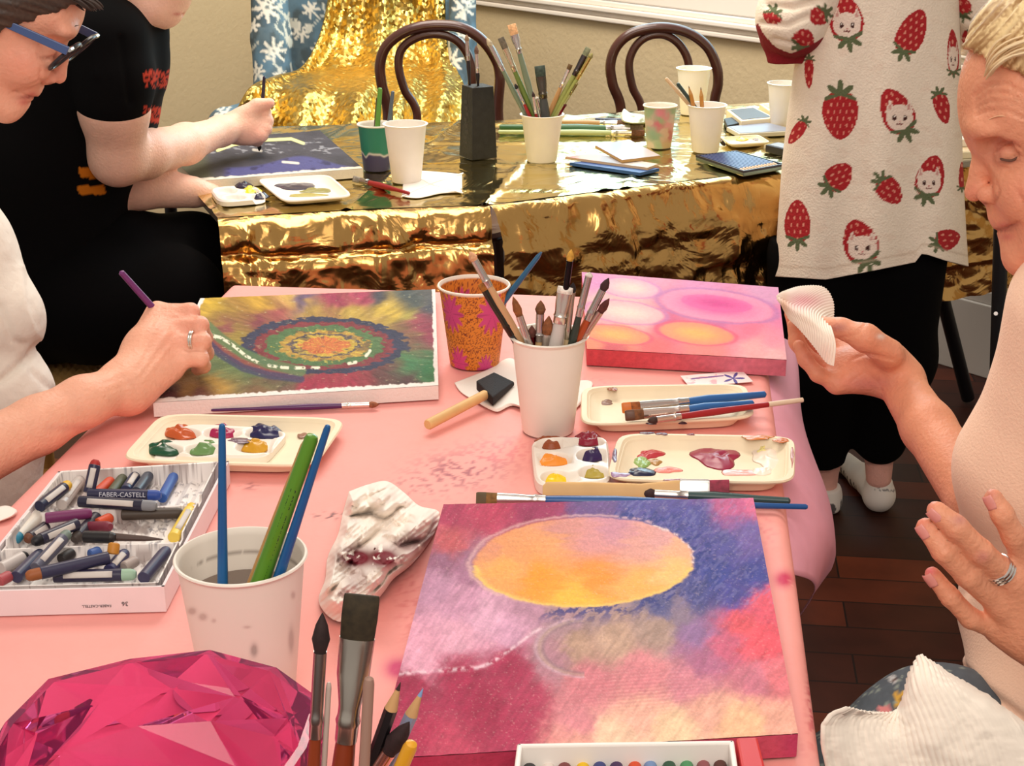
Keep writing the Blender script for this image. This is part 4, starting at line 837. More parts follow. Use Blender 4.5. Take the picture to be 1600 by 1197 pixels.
lay((1262, 792), (743, 779), .7575, 'long blue brush with stiff green-stained bristles behind the orange oval canvas', hc=(30, 84, 150), bc=(130, 96, 50), r=.0055, flat=.013, fl=.045, bl=.022, taper=.5, tipc=(96, 84, 60))
lay((1235, 783), (1000, 771), .7570, 'dark green brush handle poking out beyond the orange oval canvas', hc=(44, 72, 72), bc=(60, 40, 40), r=.0052, fl=.03, bl=.015, taper=.7)
A, B = P(848, 768, .757), P(1122, 772, .757); L = float(np.linalg.norm(B - A)); t = thing('flat_brush', 'wide flat wooden brush with crimson-loaded bristles below the smeared tray', 'paintbrush', A, None, Q2(A, B))
m = MB(); m.loft([(0, .006, .003), (.004, .010, .0035), (.05, .0105, .0042), (.10, .0095, .0045), (.135, .0135, .0042), (.148, .0138, .0042)], 20, .7); m.build('handle', mat('birch', (222, 180, 120), .5, var=(30, .06)), t, local=True)
m = MB(); m.loft([(.140, .0145, .005), (.143, .0150, .0052), (.168, .0150, .0052), (.170, .0146, .005)], 20, .5); m.build('ferrule', cm((226, 222, 220), .25, 1, 'metal'), t, local=True)
m = MB(); m.loft([(.168, .0142, .0045), (.190, .0150, .005), (L, .0125, .002)], 20, .6); m.build('bristles', mat('crimson_bristles', (150, 44, 70), .6, var=(160, .4)), t, local=True)
d_ = B - A; text('Royal & Langnickel   RG595', .0055, lerp(A, B, .27) + np.array([0, 0, .0046]), -d_, np.array([0, -1., -.2]), cm((80, 56, 40), .6), t)
# foam brush and napkin
tow = mat('paper_towel', (246, 236, 226), .85, vc=True)
def sheet(outline, z0, label, name='paper_napkin', cat='napkin', hgt=.006, seed=1, nr=26, na=120, stains=(), ribs=0, base=(246, 236, 226), ridg=1.0, rib_a=0.0):
    o = spline(outline + [outline[0]], na + 1)[:-1]; ctr = o.mean(0); G = np.zeros((nr, na, 3))
    for i, k in enumerate(np.linspace(.02, 1, nr)):
        q = lerp(ctr, o, k); px, py = q[:, 0], q[:, 1]
        n = np.abs(fbm(px / 44 + py / 60, py / 40, seed, 2) - .5) * 2; n2 = fbm(px / 60, py / 44, seed + 5, 2)
        z = z0 + .0012 + hgt * (ridg * n * 1.1 + n2 * .9 + (.22 * sst(.1, .4, k) * np.abs(fbm(px / 15, py / 13, seed + 9, 2) - .5) * 2 if hgt > .02 else 0)) * sst(1.04, .8, k) + (ribs and .0007 * sst(.15, .45, k) * np.sin((px * math.cos(rib_a) + py * math.sin(rib_a)) * ribs + 3 * n2))
        G[i] = [P(x, y, zz_) for x, y, zz_ in zip(px, py, z)]
    Gc = np.concatenate([G, G[:, :1]], 1); px, py = proj(Gc); cl = np.ones(px.shape + (3,)) * lin(base)
    for x, y, rx, ry, c, s in stains: cl = mixc(cl, c, np.clip(np.exp(-(((px - x) / rx) ** 2 + ((py - y) / ry) ** 2)) * 1.6, 0, 1) * sst(.30, .42, fbm(px / 9, py / 9, 3)) * s)
    m = MB(); m.grid(Gc, True); o_ = m.build(name, tow, None, col=cl.reshape(-1, 3), auto=0, solid=.0008); return tag(o_, label, cat)
sheet([(710, 598), (760, 578), (800, 560), (830, 600), (834, 640), (800, 634), (775, 643), (745, 628), (720, 612)], .7515, 'white paper napkin under the black foam brush', hgt=.004, seed=4)
sheet([(880, 600), (912, 594), (926, 600), (912, 626), (890, 640)], .7515, 'corner of a white napkin between the middle cup and the cream tray', hgt=.002, seed=9)
A, B = P(668, 664, .762), P(758, 617, .766); t = thing('foam_brush', 'black foam brush with a round wooden handle on the napkin', 'foam brush', A, None, Q2(A, B)); L = float(np.linalg.norm(B - A))
m = MB(); m.loft([(0, .0052, .0052), (.0015, .0062, .0062), (L, .0060, .0060), (L + .002, .004, .004)], 16); m.build('handle', mat('birch', (222, 180, 120)), t, local=True)
m = MB(); K = [P(744, 602, .768), P(772, 588, .768), P(804, 599, .760), P(770, 628, .764)]
top = [k + np.array([0, 0, .006]) for k in K]; bot = [k - np.array([0, 0, .006]) for k in K]; top[2][2] -= .004; bot[2][2] += .003; m.hexa(bot[::-1], top[::-1]); m.build('foam_head', mat('black_foam', (26, 20, 22), .8, bump=(500, .0008)), t, bevel=.0015, smooth=False)
# crumpled towel
sheet([(545, 768), (575, 757), (605, 752), (632, 770), (655, 790), (686, 800), (680, 830), (662, 860), (640, 885), (615, 905), (600, 925), (575, 955), (555, 972), (520, 968), (498, 940), (508, 905), (512, 870), (528, 835), (536, 800)], .7515, 'crumpled white paper towel blotted with dark red paint', 'paper_towel', 'paper towel', .036, 12, 120, 420, [(556, 872, 26, 14, (110, 14, 34), 1), (600, 872, 24, 14, (116, 16, 36), 1), (640, 850, 22, 12, (130, 70, 80), .7), (560, 905, 20, 14, (140, 90, 90), .5), (662, 838, 16, 10, (150, 90, 100), .5), (540, 930, 12, 8, (150, 90, 90), .6)], .9, ridg=1.3, rib_a=.9)
sheet([(-20, 798), (8, 790), (26, 797), (22, 806), (0, 815), (-20, 820)], .7515, 'white napkin corner at the left table edge behind the pastel box', hgt=.004, seed=3)
# card
K = [P(1063, 590, .7535), P(1158, 579, .7535), P(1176, 598, .7535), P(1082, 601, .7535)]; K = [P(1063, 588, .7535), P(1160, 580, .7535), P(1177, 597, .7535), P(1078, 606, .7535)]
m = MB(); U, V = np.meshgrid(np.linspace(0, 1, 120), np.linspace(0, 1, 50), indexing='ij'); G = bil(K, U, V); px, py = proj(G); cl = np.ones(px.shape + (3,)) * lin((244, 228, 226))
d = np.hypot(px - 1146, (py - 592) * 1.9); th = np.arctan2((py - 592) * 1.9, px - 1146); cl[d < 16 * np.abs(np.cos(th * 2.5)) ** 3 + 2] = lin((70, 72, 150)); cl = mixc(cl, (226, 130, 150), sst(.55, .65, fbm(px / 12, py / 3, 3)) * (px < 1120) * .6); cl[segd(px, py, [(1080, 593), (1130, 588)]) < 1] = lin((120, 90, 150))
m.grid(G); o = m.build('card', mat('printed_card', (240, 230, 226), .5, vc=True), col=cl.reshape(-1, 3), auto=0, solid=.0008); tag(o, 'small white card printed with a blue star behind the cream tray', 'card')

# ------------------------------------------------------------------ pastels and their boxes
NAVY = (44, 42, 70)
def pastel(A, B, label, wrap=NAVY, tip=(200, 60, 40), r=.0055, w0=.0, w1=.82, group=None, name='oil_pastel', lab=False, cone=.5, tail=None):
    """stick from A to B (tip at B); wrapper covers w0..w1 of the length; wrap None = bare stick."""
    A = np.asarray(A, float); B = np.asarray(B, float); L = float(np.linalg.norm(B - A)); t = thing(name, label, 'pastel', A, group, Q2(A, B))
    m = MB(); k = min(.005, L * .2); m.loft([(0, r * .7, r * .7), (.001, r * .92, r * .92), (L - k, r * .92, r * .92), (L - k * .4, r * .8, r * .8), (L, r * cone, r * cone)], 16); m.build('stick', cm(tip, .5, 0, 'wax'), t, local=True)
    if wrap is not None:
        m = MB(); m.loft([(L * w0 - .0005, r * .93, r * .93), (L * w0, r, r), (L * w1, r, r), (L * w1 + .0005, r * .93, r * .93)], 18); m.build('wrapper', cm(wrap, .35, 0, 'label'), t, local=True)
    if lab:
        m = MB(); n = 8; R = [[[r * 1.012 * math.cos(a), r * 1.012 * math.sin(a), z] for a in np.linspace(-2.2, -1.2, n)] for z in np.linspace(L * .12, L * .72, 6)]; m.grid(np.array(R)); m.build('label_strip', cm((206, 196, 190), .5, 0, 'label'), t, local=True, solid=.0002)
    return t
bx = [P(95, 736, .778), P(341, 721, .778), P(247, 911, .778), P(-53, 918, .778)]; c0 = sum(bx) / 4
box = thing('pastel_box', 'white open box of used oil pastels at the left of the pink table', 'pastel box', (c0[0], c0[1], .7515))
rt_ = bx[1] - bx[0]; rt_ /= np.linalg.norm(rt_); dn = bx[3] - bx[0]; dn /= np.linalg.norm(dn)
dz = lambda z: np.array([0, 0, z - .778])
out = [bx[0] - rt_ * .004 - dn * .004, bx[1] + rt_ * .010 - dn * .004, bx[2] + rt_ * .006 + dn * .004, bx[3] - rt_ * .004 + dn * .004]
def wall(m, a, b, th, z0, z1, inw):
    n = np.asarray(inw) * th; m.hexa([a + dz(z0), b + dz(z0), b + n + dz(z0), a + n + dz(z0)], [a + dz(z1), b + dz(z1), b + n + dz(z1), a + n + dz(z1)])
m = MB(); m.hexa([q + dz(.7515) for q in out], [q + dz(.7535) for q in out])
for i, inw in enumerate((dn, -rt_, -dn, rt_)): wall(m, out[i], out[(i + 1) % 4], .0025, .7535, .776, inw)
m.build('cardboard_base', mat('box_card', (234, 220, 222), .5, var=(30, .02)), box, smooth=False)
m = MB(); U, V = np.meshgrid(np.linspace(0, 1, 220), np.linspace(0, 1, 120), indexing='ij'); G = bil(bx, U, V); zz = .7565 + .0035 * np.abs(((U * 12) % 1) - .5) * 2
rows = [0, .345, .66, 1]
dist = np.minimum.reduce([np.abs(V - k) for k in rows]) * .27; dist = np.minimum(dist, np.minimum(U, 1 - U) * .2)
zz = np.maximum(zz, .778 - sst(.002, .006, dist) * .03 - .006 * (np.minimum(np.abs(V - .345), np.abs(V - .66)) < .03)); G[..., 2] = np.clip(zz, .7555, .778); m.grid(G)
px, py = proj(G); cl = np.ones(px.shape + (3,)) * lin((238, 230, 226)); n = fbm(px / 5, py / 4, 3); 
for cc, lo, s in (((90, 60, 60), .66, 5), ((120, 90, 84), .62, 30), ((60, 60, 90), .69, 8)): cl = mixc(cl, cc, sst(lo, lo + .06, fbm(px / s, py / s * 1.4, int(lo * 100))) * .55)
m.build('tray', mat('tray_plastic', (238, 230, 226), .4, vc=True), box, col=cl.reshape(-1, 3), auto=60)
fr = out[2] - out[3]; ft = fr / np.linalg.norm(fr)
for s_, u, z, sz in (('36', .80, .7585, .006), ('FABER-CASTELL', .66, .7570, .0036), ('IIIIIIII', .02, .762, .007)):
    text(s_, sz, lerp(out[3], out[2], u) + dz(z) + dn * .0003 + np.array([0, 0, .002]), -ft, np.array([0, 0, -1.]), cm((84, 76, 80), .6, 0, 'ink'), box)
m = MB(); q = lerp(out[3], out[2], .155); m.tube([q + dz(.775) + dn * .0004, q + dz(.768) + dn * .0004, q + ft * .002 + dz(.762) + dn * .0004], [.0012, .001, .0006], 8); m.build('paint_drip', cm((110, 160, 190), .4), box)
G3 = 'used oil pastels in the white box'
def cp(x, y): return (x / 4.21, 700 + y / 4.21)
LV = {0: .7675, 1: .7775, 2: .787}
PL = [((585, 292), (632, 78), 1, 3, NAVY, (170, 44, 40), 'navy pastel propped up over the back edge of the box, red at its low end', 1),
 ((262, 385), (455, 235), 1, 1, (34, 38, 66), (226, 176, 40), 'navy pastel with a yellow tip at the back left of the box', 0),
 ((405, 372), (545, 185), 0, 0, (196, 184, 178), (170, 160, 154), 'pale grey labelled pastel beside the yellow-tipped one', 0),
 ((620, 312), (735, 210), 0, 0, None, (214, 76, 40), 'bare orange-red pastel in the back row', 0),
 ((730, 300), (812, 192), 0, 0, None, (82, 84, 62), 'dark olive pastel in the back row', 0),
 ((828, 280), (905, 162), 0, 0, (44, 48, 82), (44, 48, 82), 'dark navy pastel right of the olive one', 0),
 ((898, 290), (988, 168), 0, 0, (56, 62, 78), (60, 66, 74), 'slate grey pastel right of the navy one in the back row', 0),
 ((1064, 332), (1146, 182), 0, 0, None, (40, 84, 160), 'bare bright blue pastel at the right of the back row', 0),
 ((585, 306), (1060, 312), 1, 1, NAVY, (40, 70, 150), 'navy pastel with silver lettering lying across the back row', 0),
 ((525, 352), (1030, 382), 1, 1, (40, 38, 58), (130, 130, 136), 'navy pastel with a grey tip lying on the first divider', 0),
 ((298, 462), (606, 428), 1, 1, None, (116, 40, 92), 'thick bare purple pastel in the middle row', 0),
 ((258, 436), (92, 612), 0, 0, (222, 212, 200), (50, 128, 156), 'white-wrapped pastel with a teal end at the left of the middle row', 0),
 ((300, 520), (172, 606), 0, 0, (50, 44, 56), (110, 66, 46), 'dark pastel with a brown end beside the teal one', 0),
 ((505, 500), (216, 622), 1, 1, (42, 40, 62), (24, 22, 28), 'navy pastel with a blunt black end pointing at the viewer', 0),
 ((632, 455), (486, 604), 0, 0, (58, 54, 66), (70, 60, 56), 'short charcoal pastel in the middle of the box', 0),
 ((640, 500), (735, 455), 0, 0, None, (206, 78, 44), 'orange-red stub in the middle row', 0),
 ((588, 520), (726, 518), 0, 1, None, (122, 44, 62), 'maroon stub in front of the orange-red stub', 0),
 ((800, 440), (1205, 428), 0, 0, None, (66, 54, 46), 'long bare dark brown pastel at the right of the middle row', 0),
 ((556, 584), (760, 590), 1, 1, (34, 30, 32), (40, 34, 34), 'black pastel lying on the second divider', 0),
 ((1142, 590), (1266, 380), 0, 0, (238, 206, 90), (234, 190, 40), 'yellow pastel at the right end of the middle row', 0),
 ((238, 790), (450, 556), 1, 2, (86, 86, 104), (106, 120, 110), 'grey-wrapped pastel leaning over the second divider', 0),
 ((10, 790), (176, 704), 0, 0, (200, 190, 186), (30, 28, 32), 'black-ended pastel with a white label at the front left', 0),
 ((108, 850), (272, 686), 0, 0, (58, 56, 84), (30, 32, 66), 'navy pastel angled across the front left row', 0),
 ((-10, 880), (72, 836), 0, 0, None, (172, 76, 82), 'rose pink stub at the front left corner', 0),
 ((712, 722), (170, 846), 1, 1, (48, 46, 74), (150, 84, 42), 'long navy pastel with an orange-brown tip across the front row', 0),
 ((742, 700), (752, 622), 1, 2, None, (190, 126, 40), 'ochre stub standing on the long navy pastel', 0),
 ((590, 706), (660, 678), 0, 0, None, (66, 96, 160), 'small blue stub behind the long navy pastel', 0),
 ((400, 736), (480, 686), 0, 0, None, (44, 38, 38), 'black stub behind the long navy pastel', 0),
 ((720, 806), (828, 686), 0, 0, (62, 60, 98), (50, 52, 84), 'navy pastel standing angled right of the ochre stub', 0),
 ((815, 786), (900, 738), 0, 0, None, (168, 152, 146), 'grey beige stub near the mint-tipped pastel', 0),
 ((360, 845), (896, 832), 0, 0, (46, 40, 66), (150, 180, 156), 'navy pastel with a mint green tip along the front edge', 0),
 ((945, 855), (1100, 668), 0, 0, (56, 52, 82), (60, 56, 88), 'navy pastel alone at the right of the front row', 0)]
for a, b, la, lb, wr, tp, lab, big in PL:
    A = P(*cp(*a), LV.get(la, .79)); B = P(*cp(*b), LV.get(lb, .80)) if lb < 3 else P(*cp(*b), .805)
    o = pastel(A, B, lab, wr, tp, .0058, group=G3, lab=('white' not in lab and wr is not None and (len(lab) % 3 == 0)))
    if 'lettering' in lab:
        vw = (A + B) / 2 - CAM; vw /= np.linalg.norm(vw); up = np.cross(B - A, vw); text('FABER-CASTELL', .0066, lerp(A, B, .46) - vw * .0061, B - A, -np.cross(vw, B - A) if np.cross(vw, B - A)[2] < 0 else np.cross(vw, B - A), cm((206, 204, 214), .4, 0, 'ink'), o)
A = P(*cp(660, 582), .777); B = P(*cp(1075, 602), .772); t = thing('pencil', 'slim brown pencil with a white band lying on the second divider', 'pencil', A, None, Q2(A, B)); L = float(np.linalg.norm(B - A))
m = MB(); m.loft([(0, .0042, .0042), (.006, .0042, .0042), (L * .7, .0026, .0026), (L, .0005, .0005)], 10); m.build('shaft', cm((76, 56, 50), .5), t, local=True)
m = MB(); m.loft([(.004, .0043, .0043), (.0042, .0045, .0045), (.007, .0045, .0045), (.0072, .0043, .0043)], 12); m.build('band', cm((226, 214, 206), .4), t, local=True)

# front box of clean pastels
fx = [P(808, 1161, .788), P(1147, 1156, .788), P(1168, 1300, .788), P(790, 1305, .788)]; c0 = sum(fx) / 4
fb_ = thing('pastel_box', 'white box of pointed pastels at the very front edge of the picture', 'pastel box', (c0[0], c0[1], .752))
r1 = fx[1] - fx[0]; r1 /= np.linalg.norm(r1); d1_ = fx[3] - fx[0]; d1_ /= np.linalg.norm(d1_); dz2 = lambda z: np.array([0, 0, z - .788])
m = MB(); m.hexa([q + dz2(.7525) for q in fx], [q + dz2(.756) for q in fx])
for i, inw in enumerate((d1_, -r1, -d1_, r1)):
    n = inw * .004; a, b = fx[i], fx[(i + 1) % 4]; m.hexa([a + dz2(.756), b + dz2(.756), b + n + dz2(.756), a + n + dz2(.756)], [a, b, b + n, a + n])
m.build('tray', mat('front_tray', (244, 238, 232), .4), fb_, smooth=False, bevel=.0015)
cols = [((827, 1184), (58, 58, 60), 'charcoal grey'), ((856, 1184), (236, 224, 216), 'white'), ((881, 1186), (126, 62, 64), 'maroon'), ((909, 1180), (240, 196, 30), 'bright yellow'), ((936, 1192), (60, 70, 130), 'navy blue'), ((961, 1184), (70, 46, 90), 'violet'), ((989, 1181), (220, 80, 40), 'vermilion'), ((1014, 1187), (120, 150, 196), 'light blue'), ((1042, 1181), (46, 86, 64), 'dark green'), ((1069, 1180), (80, 150, 100), 'leaf green'), ((1095, 1181), (150, 84, 90), 'dusky rose'), ((1121, 1181), (92, 50, 44), 'dark brown')]
for (x, y), c, nm in cols:
    B = P(x, y, .770); A = P(800 + (x - 800) * 1.09, 1292, .766); pastel(A, B, nm + ' pastel lying point-up in the front white box', None, c, .0052, group='pointed pastels in the front box', cone=.35)
m = MB(); lq = [P(1150, 1152, .784), P(1184, 1151, .784), P(1222, 1300, .784), P(1176, 1300, .784)]; m.hexa([q + np.array([0, 0, -.03]) for q in lq], lq); o = m.build('box_lid', cm((206, 40, 48), .4), smooth=False, bevel=.002); tag(o, 'red box lid standing beside the front white pastel box', 'lid')

# ------------------------------------------------------------------ faceted bowl
bc_ = np.array([-.222, .822, .7515]); N_ = 12
jt = .07
def ringp(r, z, off): return [bc_ + np.array([(r * (1 + jt * (2 * vn(w * 7.7 + 3, z * 90 + 1, 5) - 1))) * math.cos(w * 2 * math.pi / N_ + .12), (r * (1 + jt * (2 * vn(w * 7.7 + 3, z * 90 + 1, 5) - 1))) * math.sin(w * 2 * math.pi / N_ + .12), z]) for w in (np.arange(N_) + off)]
R = [ringp(.048, 0, 0), ringp(.076, .010, .5), ringp(.092, .034, 0), ringp(.104, .060, .5), ringp(.106, .088, 0), ringp(.1035, .1165, .5)]
RI = [ringp(.0975, .1165, .5), ringp(.0935, .094, 0), ringp(.0945, .066, .5), ringp(.082, .042, 0), ringp(.064, .019, .5), ringp(.04, .009, 0)]
m = MB(); v = [p for r in R + RI for p in r]; f = [tuple(range(N_ - 1, -1, -1)), tuple(11 * N_ + i for i in range(N_))]
for k in range(11):
    for i in range(N_):
        a, a2, b, b2 = k * N_ + i, k * N_ + (i + 1) % N_, (k + 1) * N_ + i, (k + 1) * N_ + (i + 1) % N_
        if k == 5: f += [(a, a2, b2, b)]; continue
        half_up = (k % 2 == 0)
        if half_up: f += [(a, a2, b), (a2, b2, b)]
        else: f += [(a, b2, b), (a, a2, b2)]
m.add(np.array(v), f); t = thing('faceted_bowl', 'magenta clear faceted bowl in the near left corner', 'bowl', bc_)
m.build('body', mat('magenta_crystal', (240, 112, 180), .01, trans=.90, ior=1.36), t, smooth=False)

# ------------------------------------------------------------------ jar of brushes at the front
jc = np.array([-.076, .735, .7515])
t = thing('brush_jar', 'clear jar of brushes just below the front edge of the picture', 'jar', jc)
m = MB(); m.lathe([(.030, .7515), (.034, .754), (.034, .840), (.0345, .843), (.0325, .844), (.0315, .84), (.0315, .757), (.001, .757)], (jc[0], jc[1], 0), 40, ca=True, cb=True); m.build('body', mat('jar_glass', (226, 226, 226), .05, trans=1.0, ior=1.3), t)
def jar(rim, tip, ylo=-.06, yhi=.09): return in_cup(jc, .843, .034, .760, .030, rim, tip, ylo, yhi)
G4 = 'brushes and pencils in the front jar'
a, b = jar((487, 1250), (504, 955)); brush(a, b, 'round brush with a dark pointed head and brown handle in the front jar', hc=(140, 60, 30), bc=(44, 28, 28), r=.0036, fl=.050, bl=.0245, spread=1.15, group=G4)
a, b = jar((530, 1250), (566, 927)); brush(a, b, 'broad flat brush with a square olive-black head in the front jar', hc=(136, 56, 28), fc=(206, 200, 190), bc=(50, 40, 24), r=.0062, flat=.0195, fl=.060, bl=.027, group=G4)
a, b = jar((566, 1250), (577, 1058)); stick(a, b, 'thin grey brown handle behind the broad flat brush', (160, 126, 112), .0032, .003, group=G4)
a, b = jar((503, 1250), (514, 1066)); stick(a, b, 'slim grey handle behind the round brush', (190, 170, 160), .0018, .0016, group=G4)
def pencil(a, b, label, body, tip, r=.0038, wood=(206, 160, 110), group=G4):
    t = thing('pencil', label, 'pencil', a, group, Q2(a, b)); L = float(np.linalg.norm(b - a)); m = MB(); m.loft([(0, r * .95, r * .95), (.001, r, r), (L - .018, r, r)], 6); m.build('shaft', cm(body, .35, 0, 'lacquer'), t, local=True, auto=20)
    m = MB(); m.loft([(L - .0182, r * .98, r * .98), (L - .005, r * .32, r * .32)], 12); m.build('sharpened_wood', cm(wood, .6), t, local=True)
    m = MB(); m.loft([(L - .0052, r * .34, r * .34), (L, r * .05, r * .05)], 10); m.build('lead', cm(tip, .5), t, local=True); return t
a, b = jar((560, 1250), (626, 1066)); pencil(a, b, 'black pencil with a dark lead leaning right in the front jar', (28, 24, 28), (60, 36, 36))
a, b = jar((583, 1250), (661, 1076)); pencil(a, b, 'grey blue pencil with a light blue lead leaning far right in the front jar', (140, 150, 176), (130, 160, 206))
a, b = jar((557, 1250), (641, 1126)); brush(a, b, 'soft-headed black brush with a pink ferrule in the front jar', hc=(60, 40, 40), fc=(226, 180, 170), bc=(44, 26, 28), r=.0042, fl=.03, bl=.026, spread=1.2, group=G4)
a, b = jar((604, 1250), (644, 1160)); stick(a, b, 'yellow handle end at the right of the front jar', (222, 160, 40), .0042, .0040, group=G4)

# ------------------------------------------------------------------ things on the gold tables
ZG = .7535
def paint_night(px, py, U, V):
    n = fbm(px / 22, py / 8, 3); c = np.ones(px.shape + (3,)) * lin((66, 64, 72)); c = c * (.6 + .8 * n)[..., None]
    c = mixc(c, (84, 84, 66), sst(345, 320, px + (280 - py) * .3)); k = sst(262, 244, py + 8 * np.cos((px - 450) / 40)); hill = sst(2, 6, py - (258 - 18 * np.exp(-((px - 470) / 52) ** 2))) * sst(345, 360, px); c = mixc(c, (78, 78, 130), hill * (.75 + .3 * n)); c = mixc(c, (52, 50, 84), hill * sst(.55, .7, n))
    c = mixc(c, (236, 230, 150), sst(3, 1.6, segd(px, py, [(340, 235), (365, 226), (410, 219), (455, 217), (474, 224)]))); c = mixc(c, (214, 204, 190), sst(2.6, 1, segd(px, py, [(442, 253), (466, 255)])) + sst(3, 1, segd(px, py, [(396, 234), (408, 236)])) * .7); c = mixc(c, (190, 190, 196), sst(.62, .72, fbm(px / 12, py / 3, 14)) * sst(212, 224, py) * (py < 240) * .4)
    e = (1 - V) * 90 - 2 - 5 * fbm(px / 8, py / 5, 3); return np.clip(mixc(c, (226, 218, 200), sst(1, -1, e)), 0, 1)
canvas([(248, 223), (500, 204), (567, 263), (305, 283)], ZG, .018, 'dark night-sky canvas under the hand of the person in the black t-shirt', paint_night, edge=(232, 222, 204), nu=260, nv=120)
palette([(326, 292), (398, 288), (420, 308), (342, 315)], ZG, .011, [(352, 298, 18, 5, None), (381, 291, 14, 4, (44, 38, 60)), (392, 298, 15, 4, (236, 220, 60)), (404, 307, 15, 4, (48, 44, 66)), (366, 308, 18, 4, None)], 'white palette with yellow and black paint in front of the dark canvas', c=(240, 232, 222), e=.5)
t = dish([(399, 279), (514, 272), (553, 306), (444, 315)], ZG, .013, 'square white dish of dark purple and olive paint in front of the dark canvas', c=(240, 228, 212), name='paint_dish', cat='dish')
for x, y, rx, ry, c, h in ((458, 290, 38, 8, (50, 46, 70), .0025), (440, 285, 22, 5, (50, 46, 70), .002), (492, 298, 20, 4.5, (146, 140, 80), .003), (480, 305, 30, 3, (176, 164, 90), .002), (524, 289, 9, 3, (230, 130, 170), .005)): blob(t, x, y, ZG + .0028, rx, ry, c, h, int(x))
def torn(v, c, h, col):
    z = (v[:, 2] - c[2]) / h; a = np.arctan2(v[:, 1] - c[1], v[:, 0] - c[0]); q = np.ones((len(v), 3)) * lin((40, 122, 96)); e = z - .36 - .10 * (vn(a * 3 + 4, a * 0, 3) - .5); q = mixc(q, (66, 62, 96), sst(.02, -.02, e)); q = mixc(q, (214, 206, 196), np.exp(-(e / .025) ** 2) * .9); rad = np.hypot(v[:, 0] - c[0], v[:, 1] - c[1])
    q[(z > .965) | ((z > .1) & (rad < lerp(.027, .035, z) - .0008))] = lin((240, 230, 214)); return q
cg = P(588, 268, ZG) + np.array([0, .02, 0]); dense_cup(cg, .092, .037, .027, 'green paper cup with a torn purple base beside the dark canvas', torn, 'green_cup')
cw = P(634, 288, ZG) + np.array([0, .026, 0]); cup(cw, .112, .041, .028, 'tall white paper cup in front of the green cup')
G5 = 'brush handles in the green cup'
def gst(c, h, rt, rb, rim, tip): return in_cup(c, c[2] + h, rt - .003, c[2] + .012, rb - .002, rim, tip)
for rim, tip, lab, cc, r0, r1 in (((590, 195), (594, 137), 'green handle standing in the green cup', (96, 150, 60), .006, .0045), ((587, 196), (590, 152), 'dark brown handle left of the green one in the green cup', (70, 44, 30), .004, .003), ((608, 192), (614, 142), 'grey handle at the right of the green cup', (90, 100, 110), .005, .0035)):
    a, b = gst(cg, .092, .037, .027, rim, tip); stick(a, b, lab, cc, r0, r1, group=G5)
sheet([(632, 266), (634, 266), (680, 268), (721, 272), (722, 272), (722, 300), (721, 301), (690, 302), (655, 309), (629, 307), (628, 306), (630, 285)], ZG - .001, 'white folded napkin in front of the tall white cup on the gold table', hgt=.004, seed=5)
lay((640, 302), (551, 279), ZG + .006, 'red-handled brush with a silver-grey head on the gold foil', hc=(150, 34, 34), fc=(180, 176, 170), bc=(140, 134, 124), r=.0055, flat=.012, fl=.025, bl=.024)
# black slotted brush block
q = P(745, 250, ZG); yaw = .50; R_ = np.array([[math.cos(yaw), -math.sin(yaw), 0], [math.sin(yaw), math.cos(yaw), 0], [0, 0, 1]]); bc2 = q + np.array([0.002, .035, 0])
t = thing('brush_block', 'tall black block brush holder on the gold table', 'brush holder', bc2)
def quadz(w0, w1, z0, z1): 
    s = [(-1, -1), (1, -1), (1, 1), (-1, 1)]; return [R_ @ np.array([a * w0 / 2, b * w0 / 2, z0]) + bc2 for a, b in s], [R_ @ np.array([a * w1 / 2, b * w1 / 2, z1]) + bc2 for a, b in s]
m = MB(); b0, b1 = quadz(.058, .048, 0, .146); m.hexa(b0, b1); m.build('body', mat('black_wood', (38, 36, 34), .6, var=(60, .3), bump=(200, .001)), t, smooth=False, bevel=.001)
m = MB(); 
for k in range(9): m.box(bc2 + R_ @ np.array([-.0275 + .0003 * k, .004 * ((k % 3) - 1), .018 + .012 * k]), (.0016, .012, .007), R_)
m.build('carved_marks', cm((60, 56, 52), .7), t, smooth=False)
for (x, y), (x1, y1), lab, kk in (((734, 134), (729, 53), 'left brush standing in the black block', dict(hc=(40, 30, 30), bc=(150, 120, 90), r=.004, fl=.035, bl=.014)), ((747, 132), (744, 70), 'right brush with a long silver ferrule in the black block', dict(hc=(34, 28, 28), fc=(214, 206, 200), bc=(110, 80, 66), r=.004, fl=.034, bl=.018))):
    b = W(x1, y1, bc2[1] + (.004 if x1 < 740 else -.004)); a = W(x, y, bc2[1] + (.004 if x1 < 740 else -.004)); a = a + (a - b) * .10; brush(a, b, lab, **kk)
